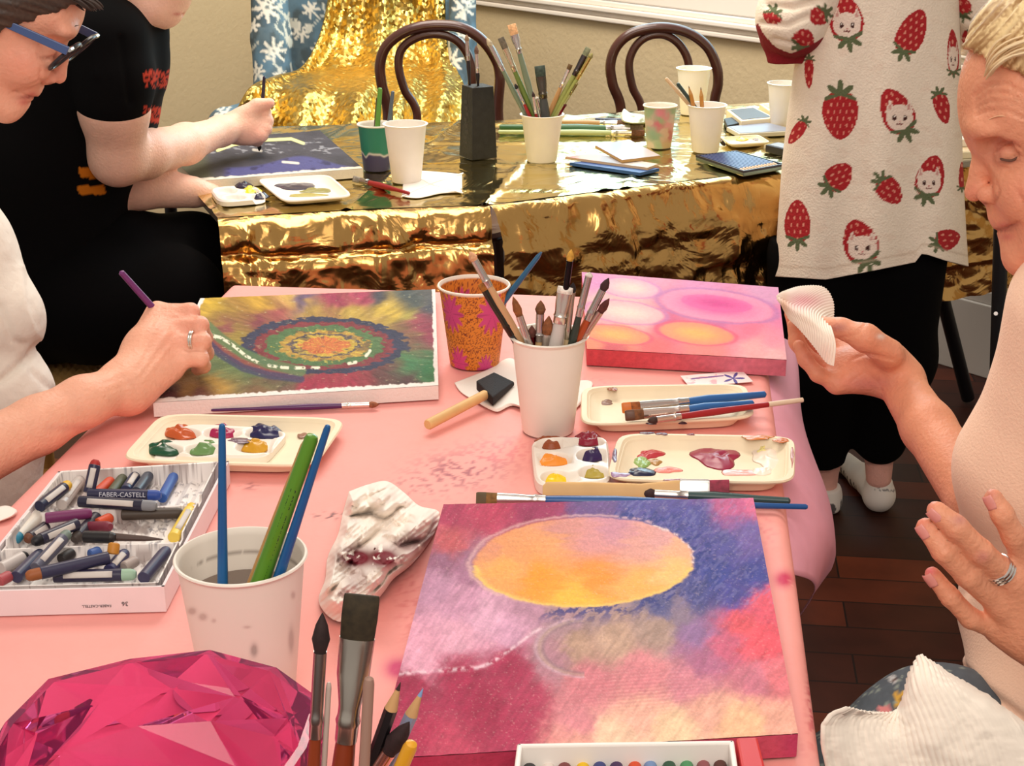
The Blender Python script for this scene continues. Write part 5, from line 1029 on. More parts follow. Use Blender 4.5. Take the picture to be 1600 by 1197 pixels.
# middle cup of brushes
cm_ = P(847, 256, ZG) + np.array([0, .03, 0]); cup(cm_, .096, .043, .030, 'white paper cup bristling with green-handled brushes on the gold table')
G6 = 'brushes in the white cup on the gold table'
SG = (122, 136, 112)
for rim, tip, lab, kk in [((820, 178), (760, 58), 'grey green brush leaning farthest left in the gold table cup', dict(hc=SG, bc=(196, 180, 150), r=.0046, fl=.05, bl=.02)),
    ((833, 179), (782, 58), 'brush with a grey fan head and wood and green handle in the gold table cup', dict(hc=(110, 130, 60), fc=(206, 190, 160), bc=(110, 100, 84), r=.0052, flat=.013, fl=.045, bl=.024)),
    ((838, 178), (799, 37), 'tallest grey green brush with a rounded peach head in the gold table cup', dict(hc=SG, bc=(232, 180, 130), r=.0056, flat=.017, fl=.034, bl=.022)),
    ((827, 180), (804, 130), 'small red brush with a black point left in the gold table cup', dict(hc=(160, 40, 36), bc=(40, 34, 34), r=.0034, fl=.03, bl=.012)),
    ((838, 181), (832, 142), 'small red brush with a white ferrule in the gold table cup', dict(hc=(160, 44, 36), fc=(232, 222, 210), bc=(60, 40, 40), r=.0034, fl=.03, bl=.012)),
    ((846, 181), (838, 150), 'short red and white brush beside the small red one', dict(hc=(160, 44, 36), fc=(232, 222, 210), bc=(226, 216, 200), r=.003, fl=.026, bl=.006)),
    ((852, 180), (843, 102), 'broad flat brush with a dark green head and paint-crusted handle in the gold table cup', dict(hc=(74, 76, 74), fc=(96, 90, 80), bc=(60, 72, 62), r=.0085, flat=.021, fl=.04, bl=.022)),
    ((857, 181), (892, 100), 'bare wood brush with a brown tip leaning right in the gold table cup', dict(hc=(190, 144, 92), fc=(230, 220, 208), bc=(100, 74, 40), r=.0046, flat=.009, fl=.035, bl=.012)),
    ((864, 180), (920, 74), 'olive brush with a grey green tip leaning right in the gold table cup', dict(hc=(150, 156, 86), fc=(90, 84, 84), bc=(130, 134, 104), r=.0052, flat=.012, fl=.04, bl=.018)),
    ((869, 179), (926, 82), 'olive brush with a gold ferrule rightmost in the gold table cup', dict(hc=(156, 160, 84), fc=(214, 190, 110), bc=(150, 140, 84), r=.0046, fl=.045, bl=.012)),
    ((872, 179), (903, 128), 'thin olive handle leaning right in the gold table cup', dict(hc=(160, 156, 100), fc=(150, 140, 90), bc=(140, 130, 80), r=.003, fl=.02, bl=.006)),
    ((874, 178), (885, 160), 'short maroon brush low at the right rim of the gold table cup', dict(hc=(110, 30, 36), fc=(110, 30, 36), bc=(90, 30, 34), r=.0036, fl=.014, bl=.008))]:
    cupbrush(rim, tip, lab, c=cm_, h=.096, rt=.043, rb=.030, grp=G6, **kk)
G7 = 'brushes lying on the gold table behind the cup'
lay((780, 199), (1006, 202), ZG + .008, 'thick dark green brush lying behind the white cup on the gold table', hc=(52, 96, 52), bc=(120, 100, 80), r=.0085, flat=.02, fl=.05, bl=.03, group=G7, taper=.8)
lay((778, 206), (1008, 208), ZG + .006, 'pale green brush lying nearest on the gold table', hc=(176, 186, 130), fc=(222, 214, 190), bc=(110, 70, 44), r=.006, flat=.014, fl=.04, bl=.03, group=G7, taper=.7)
lay((850, 190), (978, 193), ZG + .006, 'wooden brush with a white ferrule lying farthest back on the gold table', hc=(190, 150, 100), fc=(236, 230, 220), bc=(120, 90, 70), r=.006, flat=.014, fl=.035, bl=.02, group=G7, taper=.7)
lay((930, 186), (1010, 190), ZG + .006, 'short blue black brush lying by the crumpled tissue', hc=(50, 56, 84), fc=(170, 160, 150), bc=(90, 60, 44), r=.004, fl=.02, bl=.014, group=G7, taper=.7)
sheet([(970, 180), (975, 170), (985, 176), (1006, 180), (1010, 192), (990, 194), (972, 190)], ZG - .001, 'crumpled pale green tissue behind the painted cup', name='tissue', cat='tissue', hgt=.05, seed=8, base=(214, 220, 200))
def camo(v, c, h, col):
    px, py = proj(v); q = idw(px + 16 * (fbm(px / 9, py / 9, 2) - .5), py + 16 * (fbm(px / 9, py / 9, 3) - .5), [(1012, 178, (150, 172, 130)), (1034, 178, (214, 130, 140)), (1052, 178, (140, 168, 130)), (1014, 188, (206, 176, 150)), (1030, 188, (150, 172, 130)), (1045, 192, (214, 150, 150)), (1028, 194, (206, 110, 120)), (1020, 210, (150, 176, 140)), (1040, 208, (206, 176, 150)), (1050, 212, (190, 110, 110)), (1025, 226, (170, 190, 150)), (1042, 226, (196, 170, 130)), (1016, 228, (226, 210, 180)), (1050, 182, (206, 180, 170))], 4, 12); z = (v[:, 2] - c[2]) / h; rad = np.hypot(v[:, 0] - c[0], v[:, 1] - c[1]); q[(z > .965) | ((z > .1) & (rad < lerp(.026, .034, z) - .0008))] = lin((240, 230, 214)); return q
cp_ = P(1031, 233, ZG) + np.array([0, .024, 0]); dense_cup(cp_, .09, .036, .026, 'paper cup painted in green and pink patches on the gold table', camo, 'camo_cup')
cb1 = P(1083, 180, ZG) + np.array([0, .02, 0]); cup(cb1, .108, .040, .028, 'white paper cup in front of the far bentwood chair, behind the pencil cup', fill=(.9, (190, 206, 190)))
cf = P(1104, 240, ZG) + np.array([0, .026, 0]); cup(cf, .098, .040, .028, 'white paper cup holding pencils beside the pencil tin')
G8 = 'pencils in the white cup by the tin'
for rim, tip, lab, body, ld in (((1078, 165), (1040, 122), 'pale wood stick leaning far left in the pencil cup', (214, 180, 140), (214, 180, 140)), ((1086, 167), (1058, 130), 'dark green pencil in the pencil cup', (50, 66, 62), (50, 66, 62))):
    a, b = gst(cf, .098, .040, .028, rim, tip); stick(a, b, lab, body, .0042, .0040, name='stick', cat='stick', group=G8)
for rim, tip, lab in (((1084, 168), (1076, 134), 'left wooden pencil standing point-up in the pencil cup'), ((1097, 168), (1095, 136), 'right wooden pencil standing point-up in the pencil cup')):
    a, b = gst(cf, .098, .040, .028, rim, tip); pencil(a, b, lab, (190, 130, 60), (90, 60, 30), .0042, (190, 140, 80), G8)
cpart = P(1228, 205, ZG) + np.array([0, .05, 0]); cup(cpart, .10, .038, .027, 'white paper cup half hidden behind the strawberry jumper')
# art cards
def card(q, z, th, label, pts, edge, name='art_card'):
    K = [P(x, y, z + th) for x, y in q]; c = sum(K) / 4; t = thing(name, label, 'card', (c[0], c[1], z), 'painted cards on the gold foil'); U, V = np.meshgrid(np.linspace(0, 1, 60), np.linspace(0, 1, 40), indexing='ij'); G = bil(K, U, V); px, py = proj(G); cl = idw(px, py, pts, 4, 20)
    m = MB(); m.grid(G); m.build('printed_face', mat('printed_card', (200, 200, 200), .4, vc=True), t, col=cl.reshape(-1, 3), auto=0); m = MB(); m.hexa([k - np.array([0, 0, th]) for k in K][::-1], [k - np.array([0, 0, .0004]) for k in K][::-1]); m.build('card_edge', cm(edge, .6), t, smooth=False)
card([(890, 254), (930, 250), (1030, 263), (1000, 270)], ZG, .006, 'dark blue painted card at the bottom of the pile on the gold foil', [(900, 256, (50, 80, 140)), (990, 266, (60, 96, 150))], (44, 84, 140))
card([(883, 245), (925, 240), (1028, 256), (1012, 262)], ZG + .0065, .005, 'salmon and grey painted card on top of the blue one', [(890, 247, (226, 130, 110)), (920, 244, (206, 170, 150)), (950, 250, (150, 146, 150)), (990, 254, (190, 180, 170)), (1015, 258, (214, 190, 160))], (214, 180, 140))
card([(930, 227), (983, 218), (1032, 243), (972, 250)], ZG + .0125, .006, 'lilac blue painted card leaning on the pile, below the painted cup', [(938, 228, (170, 160, 190)), (965, 224, (150, 160, 206)), (985, 226, (206, 196, 206)), (990, 238, (196, 180, 186)), (1020, 244, (180, 160, 150))], (190, 150, 90))
# pencil tin
K = [P(1087, 242, ZG + .012), P(1150, 235, ZG + .012), P(1226, 256, ZG + .012), P(1162, 267, ZG + .012)]; c0 = sum(K) / 4
t = thing('pencil_tin', 'open metal tin of navy colouring pencils near the strawberry jumper', 'pencil tin', (c0[0], c0[1], ZG))
m = MB(); m.hexa([k - np.array([0, 0, .012]) for k in K][::-1], [k - np.array([0, 0, .004]) for k in K][::-1]); m.build('tin_base', cm((130, 146, 134), .3, .8), t, smooth=False, bevel=.002)
m = MB(); 
for i in range(4):
    a, b = K[i], K[(i + 1) % 4]; ia, ib = lerp(a, c0, .05), lerp(b, c0, .05); lo = np.array([0, 0, -.0045]); m.hexa([a + lo, b + lo, ib + lo, ia + lo], [a, b, ib, ia])
m.build('rim', cm((52, 50, 60), .35), t, smooth=False)
ec = [(150, 50, 50), (200, 150, 120), (170, 60, 60), (214, 190, 160), (190, 120, 110), (50, 60, 110), (60, 70, 120), (60, 90, 150), (150, 120, 150), (170, 140, 160), (50, 60, 90), (60, 80, 120)]
for i in range(12):
    u = (i + .7) / 12.6; a = lerp(lerp(K[0], K[1], 1 - u), c0, .07); b = lerp(lerp(K[3], K[2], 1 - u), c0, .07); a = a - [0, 0, .003]; b = b - [0, 0, .003]
    pencil(a, b, ['nearest', 'second', 'third', 'fourth', 'fifth', 'sixth', 'seventh', 'eighth', 'ninth', 'tenth', 'eleventh', 'farthest'][11 - i] + ' navy pencil from the left front side of the open tin', (42, 62, 112), ec[i], .0033, (222, 190, 160), 'navy pencils in the tin')
def slab(q, z, th, label, name, cat, c, topc=None, inset=.1, part='inner_panel', group=None):
    K = [P(x, y, z + th) for x, y in q]; cc = sum(K) / 4; t = thing(name, label, cat, (cc[0], cc[1], z), group); m = MB(); m.hexa([k - np.array([0, 0, th]) for k in K][::-1], K[::-1]); m.build('case', cm(c, .5), t, smooth=False, bevel=.002)
    if topc is not None:
        I = [lerp(k, cc, inset) for k in K]; m = MB(); m.hexa([k - np.array([0, 0, .001]) for k in I][::-1], [k + np.array([0, 0, .0008]) for k in I][::-1]); m.build(part, cm(topc, .4), t, smooth=False)
    return t
slab([(1135, 171), (1178, 167), (1212, 184), (1158, 189)], ZG, .020, 'cream paint box with a dark screen-like lid behind the pencil cup', 'paint_box', 'paint box', (238, 222, 186), (70, 62, 60), .16)
slab([(1186, 162), (1226, 159), (1250, 176), (1214, 181)], ZG, .022, 'cream box with a green and orange print beside the half-hidden cup', 'printed_box', 'box', (236, 222, 180), (196, 214, 130), .2)
t = slab([(1135, 198), (1200, 191), (1250, 204), (1155, 209)], ZG, .010, 'grey and white watercolour tin lid in front of the cream paint box', 'watercolour_tin', 'paint tin', (196, 190, 170), (150, 156, 172), .08)
t = dish([(1126, 214), (1185, 210), (1205, 222), (1140, 226)], ZG, .010, 'small plate of yellow and brown paint beside the watercolour tin', name='paint_dish', cat='dish', c=(230, 214, 176)); blob(t, 1158, 217, ZG + .003, 12, 3, (236, 190, 40), .004, 3); blob(t, 1185, 218, ZG + .003, 10, 2.5, (120, 80, 50), .002, 5)
slab([(1196, 226), (1214, 222), (1250, 228), (1230, 234)], ZG, .016, 'black and grey paint case beside the strawberry jumper', 'paint_case', 'paint case', (40, 38, 40), (150, 150, 154), .2)
slab([(1131, 185), (1148, 182), (1156, 192), (1136, 196)], ZG, .012, 'small black case between the pencil cup and the paint box', 'black_case', 'case', (28, 26, 28))
G9 = 'books and boxes on the table right of the strawberry jumper'
slab([(1470, 236), (1560, 230), (1600, 244), (1500, 252)], ZG, .014, 'bottom grey book right of the strawberry jumper', 'book', 'book', (150, 140, 120), (176, 166, 140), .05, 'cover', G9)
slab([(1472, 222), (1556, 216), (1590, 232), (1500, 238)], ZG + .0148, .014, 'cream box on the grey book right of the strawberry jumper', 'book', 'book', (230, 214, 176), (214, 190, 150), .08, 'cover', G9)
slab([(1470, 200), (1545, 194), (1580, 212), (1500, 218)], ZG + .0296, .016, 'white box topmost of the stack right of the strawberry jumper', 'book', 'book', (236, 226, 208), (60, 56, 60), .3, 'cover', G9)

# ------------------------------------------------------------------ people
def J(*pts): return [W(x, y, d) for x, y, d in pts]
def skin_mat(name): return mat(name, (220, 160, 130), .48, vc=True, sss=.10, bump=(230, .0012), var=(90, .035))
def paintpx(base, spots):
    def fn(v):
        px, py = proj(v); c = np.ones((len(v), 3)) * lin(base); c = c * (.93 + .14 * fbm(px / 24, py / 24, 3))[:, None]
        for x, y, rx, ry, cc, s in spots: c = mixc(c, cc, np.exp(-(((px - x) / rx) ** 2 + ((py - y) / ry) ** 2)) * s)
        return c
    return fn
def creases(lines):
    def fn(v):
        px, py = proj(v); d = np.zeros(len(v))
        for ln, w, a in lines: d -= a * np.exp(-(segd(px, py, ln) / w) ** 2)
        return d
    return fn

# ---- woman at the right
RW = thing('person', 'woman in a pale peach top at the right, one ringed hand raised', 'person', W(1660, 1190, 1.3) * [1, 1, 0])
F = Field((.235, 1.0, .50), (.66, 1.86, 1.33), .0026)
HY = 1.33
F.ell(W(1674, 140, HY), (.092, .078, .095), k=.01)
F.ell(W(1660, 285, HY), (.060, .058, .085), k=.02)
F.ell(W(1562, 158, HY), (.026, .056, .050), k=.02)
for s in (-1, 1):
    F.ell(W(1537, 200, HY + s * .026), (.0125, .022, .011), k=.010)
    F.ell(W(1612, 298, HY + s * .034), (.030, .026, .030), k=.018)
    F.ell(W(1558, 238, HY + s * .038), (.016, .014, .015), k=.010, sub=True)
    F.ell(W(1579, 240, HY + s * .031), (.0140, .0130, .0135), k=.003)
F.chain(J((1546, 224, HY), (1533, 262, HY), (1522, 300, HY)), [.0085, .0085, .0088], .006)
F.ell(W(1545, 304, HY - .013), (.0105, .007, .009), k=.003); F.ell(W(1545, 304, HY + .013), (.0105, .007, .009), k=.003)
F.ell(W(1535, 320, HY - .008), (.005, .0035, .0035), k=.002, sub=True)
F.ell(W(1575, 335, HY), (.016, .026, .015), k=.010)
F.ell(W(1568, 353, HY), (.0075, .017, .0052), k=.003); F.ell(W(1576, 370, HY), (.0080, .016, .0062), k=.003)
F.ell(W(1594, 402, HY), (.0140, .020, .0145), k=.012)
F.chain(J((1602, 398, HY - .02), (1660, 370, HY - .042), (1740, 310, HY - .058)), [.017, .022, .022], .02)
F.ell(W(1735, 215, HY - .078), (.014, .008, .028), k=.006)
F.chain(J((1720, 330, HY), (1740, 480, HY)), [.055, .058], .02)
F.chain(J((1740, 470, 1.33), (1700, 560, 1.28), (1680, 800, 1.28)), [.06, .06, .07], .03)
# far arm and hand
FY = 1.72
F.chain(J((1690, 520, 1.42), (1580, 760, 1.44), (1535, 792, 1.47), (1450, 668, 1.60), (1402, 592, FY - .03)), [.045, .040, .034, .029, .025], .012)
F.chain(J((1410, 590, FY - .04), (1384, 578, FY - .02)), [.025, .026], .012)
wr = W(1392, 582, FY - .02)
fing = [[(1326, 546, FY + .02), (1276, 518, FY + .05), (1251, 494, FY + .05), (1241, 474, FY + .04)], [(1311, 565, FY), (1264, 541, FY + .02), (1244, 512, FY + .03), (1235, 489, FY + .03)],
        [(1303, 583, FY - .02), (1264, 562, FY - .01), (1245, 535, FY), (1240, 508, FY + .01)], [(1308, 599, FY - .04), (1278, 585, FY - .04), (1258, 562, FY - .03), (1248, 540, FY - .02)]]
for i, fg in enumerate(fing):
    q = J(*fg); F.cone(wr, q[0], .021, .0135, .016); r = .0098 - .0008 * (i == 3); F.chain(q, [r + .0016, r, r * .94, r * .8], .005)
F.ell(W(1352, 572, FY - .015), (.034, .022, .019), k=.018)
F.chain(J((1388, 552, FY - .06), (1352, 528, FY - .065), (1314, 513, FY - .05), (1278, 504, FY - .03)), [.017, .0155, .0112, .0085], .008)
F.cone(W(1390, 560, FY - .04), W(1330, 575, FY - .02), .02, .016, .016)
# near arm and hand
NY = 1.10
nf = [[(1606, 884, NY), (1584, 838, NY - .01), (1566, 803, NY - .012), (1552, 778, NY - .008)], [(1580, 906, NY - .005), (1532, 862, NY - .02), (1494, 824, NY - .022), (1463, 798, NY - .015)],
      [(1562, 944, NY), (1512, 900, NY - .015), (1474, 861, NY - .018), (1446, 824, NY - .01)], [(1562, 985, NY + .01), (1516, 966, NY), (1484, 932, NY - .004), (1457, 898, NY)]]
nw = W(1690, 1050, NY + .02)
for i, fg in enumerate(nf):
    q = J(*fg); F.cone(nw, q[0], .022, .0125, .014); r = (.0092, .0098, .0096, .0084)[i]; F.chain(q, [r + .001, r, r * .96, r * .82], .004)
F.ell(W(1625, 975, NY + .005), (.030, .016, .030), k=.014)
F.chain(J((1680, 1000, NY + .01), (1668, 930, NY + .03), (1650, 872, NY + .03), (1640, 830, NY + .03)), [.016, .013, .0105, .009], .008)
F.chain([nw, W(1800, 1110, NY + .06)], [.026, .034], .014)
wl = []
for k, dy in enumerate((0, 13, 26, 40)):
    wl.append(([(1522 + k * 1.5, 150 + dy * .7), (1545, 132 + dy), (1575, 132 + dy * 1.02), (1605, 150 + dy * .9), (1640, 176 + dy * .6)], 2.8, .0026))
wl += [([(1306, 530), (1340, 522), (1352, 506)], 2.2, .0012), ([(1320, 588), (1330, 562), (1352, 553), (1400, 562)], 2.5, .0016), ([(1330, 598), (1352, 580), (1372, 600)], 2.2, .001), ([(1376, 610), (1372, 590)], 2.2, .001),
       ([(1590, 300), (1602, 322), (1606, 346)], 3, .0022), ([(1594, 262), (1580, 268), (1566, 262)], 2.2, .0016), ([(1592, 240), (1579, 250), (1565, 251), (1557, 244)], 1.8, .0026), ([(1594, 232), (1579, 223), (1565, 225), (1556, 235)], 2, .0024), ([(1600, 244), (1612, 250)], 1.8, .001), ([(1600, 238), (1614, 236)], 1.8, .001), ([(1557, 288), (1561, 302), (1555, 314)], 2.0, .0024), ([(1552, 362), (1570, 358), (1590, 349)], 2.2, .0034)]
for a, b in (((1486, 810), (1500, 832)), ((1520, 846), (1540, 872)), ((1466, 846), (1486, 872)), ((1500, 884), (1524, 912)), ((1474, 912), (1496, 944)), ((1570, 796), (1560, 812))):
    m_ = ((a[0] + b[0]) / 2, (a[1] + b[1]) / 2); d_ = (b[1] - a[1], -(b[0] - a[0])); wl.append(([(m_[0] - d_[0] * .5, m_[1] - d_[1] * .5), (m_[0] + d_[0] * .5, m_[1] + d_[1] * .5)], 2.2, .0006))
RSK = (230, 156, 122)
sp = [(1566, 359, 16, 3, (150, 60, 58), .9), (1580, 353, 9, 3, (160, 70, 64), .8), (1566, 352, 10, 4, (206, 106, 96), .7), (1574, 370, 11, 6, (206, 106, 96), .7), (1578, 222, 16, 4, (196, 116, 96), .6), (1562, 232, 8, 10, (190, 112, 96), .6), (1577, 251, 18, 3, (150, 84, 70), .7), (1538, 318, 5, 3, (120, 50, 44), .8), (1610, 300, 34, 26, (226, 130, 104), .5), (1520, 300, 14, 12, (222, 128, 104), .5), (1550, 242, 22, 14, (206, 136, 112), .5),  # lips and flush; lid crease, nostril and mouth line have shade painted in
      (1447, 786, 14, 12, (206, 110, 100), .7), (1436, 818, 14, 14, (216, 116, 100), .7), (1452, 892, 12, 10, (220, 96, 110), .8), (1500, 812, 12, 8, (170, 110, 120), .5), (1536, 870, 10, 9, (180, 100, 110), .5), (1548, 772, 12, 12, (190, 110, 100), .6),
      (1350, 600, 40, 12, (196, 120, 130), .5), (1308, 512, 16, 8, (150, 90, 100), .6), (1260, 560, 26, 30, (196, 110, 100), .45), (1376, 526, 6, 4, (238, 224, 214), .9), (1356, 557, 8, 4, (232, 200, 190), .5), (1340, 560, 60, 40, (216, 132, 110), .35)]
o = field_obj(F, 'body', skin_mat('skin_right'), RW, paintpx(RSK, sp), creases(wl))
# hair
F = Field((.38, 1.15, 1.1), (.66, 1.48, 1.36), .0026)
F.ell(W(1676, 128, HY), (.098, .085, .102), k=.01); F.ell(W(1600, 62, HY), (.034, .06, .03), k=.02)
a = W(1536, 88, HY); b2 = W(1625, 128, HY); n = np.array([-(b2 - a)[2], 0, (b2 - a)[0]]); n /= np.linalg.norm(n); F.half(a, -n)
def hairdisp(v):
    px, py = proj(v); return .0030 * (fbm((px * .75 + py * .66) / 3.2, (px * .66 - py * .75) / 60, 3, 3) - .5) * 2
def hairfn(v):
    px, py = proj(v); k = fbm((px * .75 + py * .66) / 2.4, (px * .66 - py * .75) / 50, 7, 3); return lin((166, 124, 76)) * (1 - sst(.3, .7, k))[:, None] + lin((242, 214, 160)) * sst(.3, .7, k)[:, None]
hr = field_obj(F, 'hair', mat('blonde_hair', (214, 186, 140), .5, vc=True), RW, hairfn, hairdisp, label='blonde hair swept back from the forehead')
m = MB(); R2 = random.Random(5)
for i in range(70):
    y = R2.uniform(-.07, .07); s = R2.uniform(-8, 14); x0 = 1543 + R2.uniform(-3, 10); w0 = W(x0, 84 + s * .5, HY + y * .8); pts = [w0, W(x0 + 14, 60 + s, HY + y), W(x0 + 42, 42 + s, HY + y * 1.05), W(x0 + 90, 30 + s * 1.6, HY + y * 1.08)]
    for p in pts: p[2] -= abs(y) ** 2 * 4
    m.tube(spline(pts, 10), [.0003] + [.0011] * 8 + [.0006], 5)
m.build('strands', cm((226, 200, 158), .45, 0, 'hair'), hr)
m = MB(); m.tube(spline(J((1594, 244, HY - .0445), (1579, 251, HY - .0455), (1562, 248, HY - .042)), 10), [.0005] + [.0012] * 8 + [.0005], 6); m.build('eyelashes', cm((104, 70, 56), .7, 0, 'hair'), RW)
m = MB()
for i in range(26):
    t_ = i / 25.; p = W(1530 + 50 * t_, 196 - 14 * math.sin(t_ * 2.4), HY - .036 - .020 * math.sin(t_ * 1.6)); m.tube([p, p + np.array([.005, -.001, .003])], [.0006, .0002], 4)
m.build('eyebrow', cm((222, 168, 132), .7, 0, 'hair'), RW)
for (x0, y0, d0), (x1, y1, d1) in ((nf[0][3], nf[0][2]), (nf[1][3], nf[1][2]), (nf[2][3], nf[2][2]), (nf[3][3], nf[3][2])):
    tip_, dip_ = W(x0, y0, d0), W(x1, y1, d1); ax = tip_ - dip_; ax /= np.linalg.norm(ax); out_ = W(x0, y0, d0) - CAM; out_ = -out_ / np.linalg.norm(out_); out_ -= ax * (out_ @ ax); out_ /= np.linalg.norm(out_); sd = np.cross(ax, out_); out_ = out_ * .72 - sd * .70; out_ /= np.linalg.norm(out_); sd = np.cross(ax, out_)
    g = np.zeros((9, 9, 3))
    for i, u in enumerate(np.linspace(-1, 1, 9)):
        for j, v in enumerate(np.linspace(-1, 1, 9)):
            k = math.sqrt(max(1 - .35 * v * v, 0)); g[i, j] = tip_ - ax * .001 + ax * v * .0058 + sd * math.sin(u * .75 * k) * .0078 + out_ * (.0078 * math.cos(u * .75 * k) + .0004 - .0012 * max(v, 0) ** 2)
    m = MB(); m.grid(g); m.build('fingernail', cm((226, 150, 140), .25, 0, 'nail'), RW, auto=0, solid=.0004)
# rings on the near hand
ax = W(1532, 862, NY - .02) - W(1580, 906, NY - .005); ax /= np.linalg.norm(ax); c0 = W(1562, 890, NY - .0105)
for k in range(3):
    cc = c0 + ax * (k - 1) * .0036; u = np.cross(ax, [0, 0, 1.]); u /= np.linalg.norm(u); w_ = np.cross(ax, u)
    m = MB(); m.tube([cc + .0112 * (u * math.cos(t_) + w_ * math.sin(t_)) for t_ in np.linspace(0, 2 * math.pi, 41)], .0012, 8, cap=False); m.build('finger_ring', cm((230, 226, 222), .15, 1, 'metal'), RW, label='silver ring on the raised hand')
# top
F = Field((.28, 1.02, .50), (.72, 1.60, 1.12), .004)
F.chain(J((1735, 450, 1.36), (1708, 490, 1.27), (1690, 585, 1.28), (1606, 728, 1.30)), [.062, .066, .066, .067], .03)
F.ell(W(1652, 770, 1.33), (.090, .10, .10), k=.03)
F.ell(W(1652, 960, 1.33), (.094, .11, .085), k=.04); F.ell(W(1662, 1100, 1.25), (.088, .10, .07), k=.03); F.ell(W(1660, 1110, 1.33), (.105, .12, .08), k=.03)
F.chain(J((1760, 470, 1.33), (1760, 800, 1.33), (1760, 1100, 1.36)), [.09, .12, .12], .04)
top = field_obj(F, 'top', mat('peach_knit', (255, 216, 188), .85, bump=(420, .0007), sheen=.1), RW, None, creases([([(1495, 1038), (1540, 1080), (1600, 1125)], 7, .006), ([(1482, 950), (1530, 900), (1600, 880)], 9, .003)]), label='pale peach knitted top')
# trousers
def floral(v):
    px, py = proj(v); c = np.ones((len(v), 3)) * lin((78, 86, 94)); c = c * (.8 + .4 * fbm(px / 5, py / 5, 3))[:, None]
    for x, y, r, cc in ((1408, 1092, 14, (206, 160, 60)), (1440, 1050, 12, (226, 214, 200)), (1380, 1112, 11, (214, 130, 130)), (1458, 1022, 9, (70, 90, 120)), (1425, 1030, 8, (200, 160, 90)), (1362, 1120, 9, (226, 210, 200)), (1396, 1062, 8, (190, 190, 190)), (1340, 1140, 12, (206, 150, 60)), (1450, 1090, 10, (170, 90, 90))):
        d = np.hypot(px - x, py - y); a = np.arctan2(py - y, px - x); c[d < r * (.6 + .4 * np.abs(np.cos(2.5 * a)))] = lin(cc); c[d < r * .28] = lin((90, 50, 30))
    c[np.abs(fbm(px / 16, py / 16, 12) - .5) < .012] = lin((140, 150, 140)); return c
F = Field((.10, .86, .40), (.74, 1.50, .76), .005)
F.chain(J((1680, 1290, 1.30), (1470, 1190, 1.24), (1300, 1278, 1.18)), [.10, .085, .070], .03); F.chain(J((1720, 1290, 1.42), (1510, 1230, 1.40), (1350, 1280, 1.38)), [.10, .075, .065], .03)
field_obj(F, 'trousers', mat('floral_trousers', (80, 86, 94), .8, vc=True), RW, floral, label='dark grey trousers printed with flowers')

# napkin in her far hand
def ribbed(name, label, rows, nu, nv, mat_, ribs, amp, along=0, cat='napkin', stains=(), extra=None, solid=.0012):
    """rows: list of control rows, each a list of (px,py,Y)."""
    rr = [spline(r, nu) for r in rows]; cols = np.array([spline([r[i] for r in rr], nv) for i in range(nu)])   # nu, nv, 3
    px, py, d = cols[..., 0], cols[..., 1], cols[..., 2]; G = np.zeros((nu, nv, 3))
    for i in range(nu):
        for j in range(nv): G[i, j] = W(px[i, j], py[i, j], d[i, j])
    du = np.gradient(G, axis=0); dv = np.gradient(G, axis=1); n = np.cross(du, dv); n /= np.linalg.norm(n, axis=2)[..., None] + 1e-12
    L = np.cumsum(np.linalg.norm(dv if along else du, axis=2), axis=1 if along else 0); 
    G = G + n * (amp * np.sin(L / ribs * 2 * math.pi))[..., None]
    if extra: G = G + n * extra(px, py)[..., None]
    cl = np.ones(px.shape + (3,)) * lin((248, 236, 222))
    for x, y, rx, ry, c, s in stains: cl = mixc(cl, c, np.exp(-(((px - x) / rx) ** 2 + ((py - y) / ry) ** 2)) * s)
    m = MB(); m.grid(G); o_ = m.build(name, tow, None, col=cl.reshape(-1, 3), auto=0, solid=solid); return tag(o_, label, cat)
ribbed('paper_napkin', 'white ribbed napkin pinched in the hand of the woman in the peach top', [
    [(1303, 500, 1.72), (1302, 470, 1.74), (1286, 448, 1.75), (1250, 447, 1.74), (1222, 456, 1.72)],
    [(1296, 506, 1.70), (1288, 488, 1.71), (1268, 474, 1.71), (1240, 466, 1.70), (1216, 460, 1.685)],
    [(1300, 514, 1.65), (1284, 506, 1.65), (1262, 490, 1.65), (1238, 480, 1.655), (1214, 466, 1.67)],
    [(1306, 540, 1.63), (1290, 530, 1.63), (1268, 514, 1.64), (1244, 498, 1.65), (1226, 488, 1.665)],
    [(1303, 572, 1.62), (1290, 566, 1.625), (1270, 540, 1.64), (1250, 516, 1.65), (1232, 498, 1.665)]], 130, 90, None, .0036, .0006, 0, stains=[(1255, 470, 34, 14, (224, 150, 160), .8), (1225, 480, 8, 26, (206, 150, 90), .5), (1290, 556, 14, 20, (236, 190, 180), .4)])
# napkin on her lap
ribbed('cloth_napkin', 'large white ribbed napkin spread on the lap of the woman in the peach top', [
    [(1300, 1230, .985), (1282, 1150, .99), (1292, 1118, .995), (1322, 1104, 1.0)],
    [(1370, 1250, .985), (1345, 1160, 1.0), (1345, 1122, 1.01), (1366, 1112, 1.015)],
    [(1450, 1260, .985), (1415, 1170, 1.0), (1400, 1130, 1.015), (1406, 1104, 1.03)],
    [(1510, 1260, .985), (1470, 1150, 1.0), (1440, 1075, 1.02), (1434, 1026, 1.05)],
    [(1570, 1260, .985), (1540, 1150, 1.0), (1500, 1080, 1.02), (1462, 1040, 1.055)],
    [(1650, 1260, .985), (1620, 1180, 1.0), (1580, 1120, 1.02), (1530, 1082, 1.06)],
    [(1720, 1260, .985), (1700, 1230, 1.0), (1660, 1190, 1.03), (1610, 1150, 1.07)]], 220, 120, None,   .0046, .0010, 1, extra=lambda x, y: .006 * (fbm(x / 50, y / 40, 3) - .5))

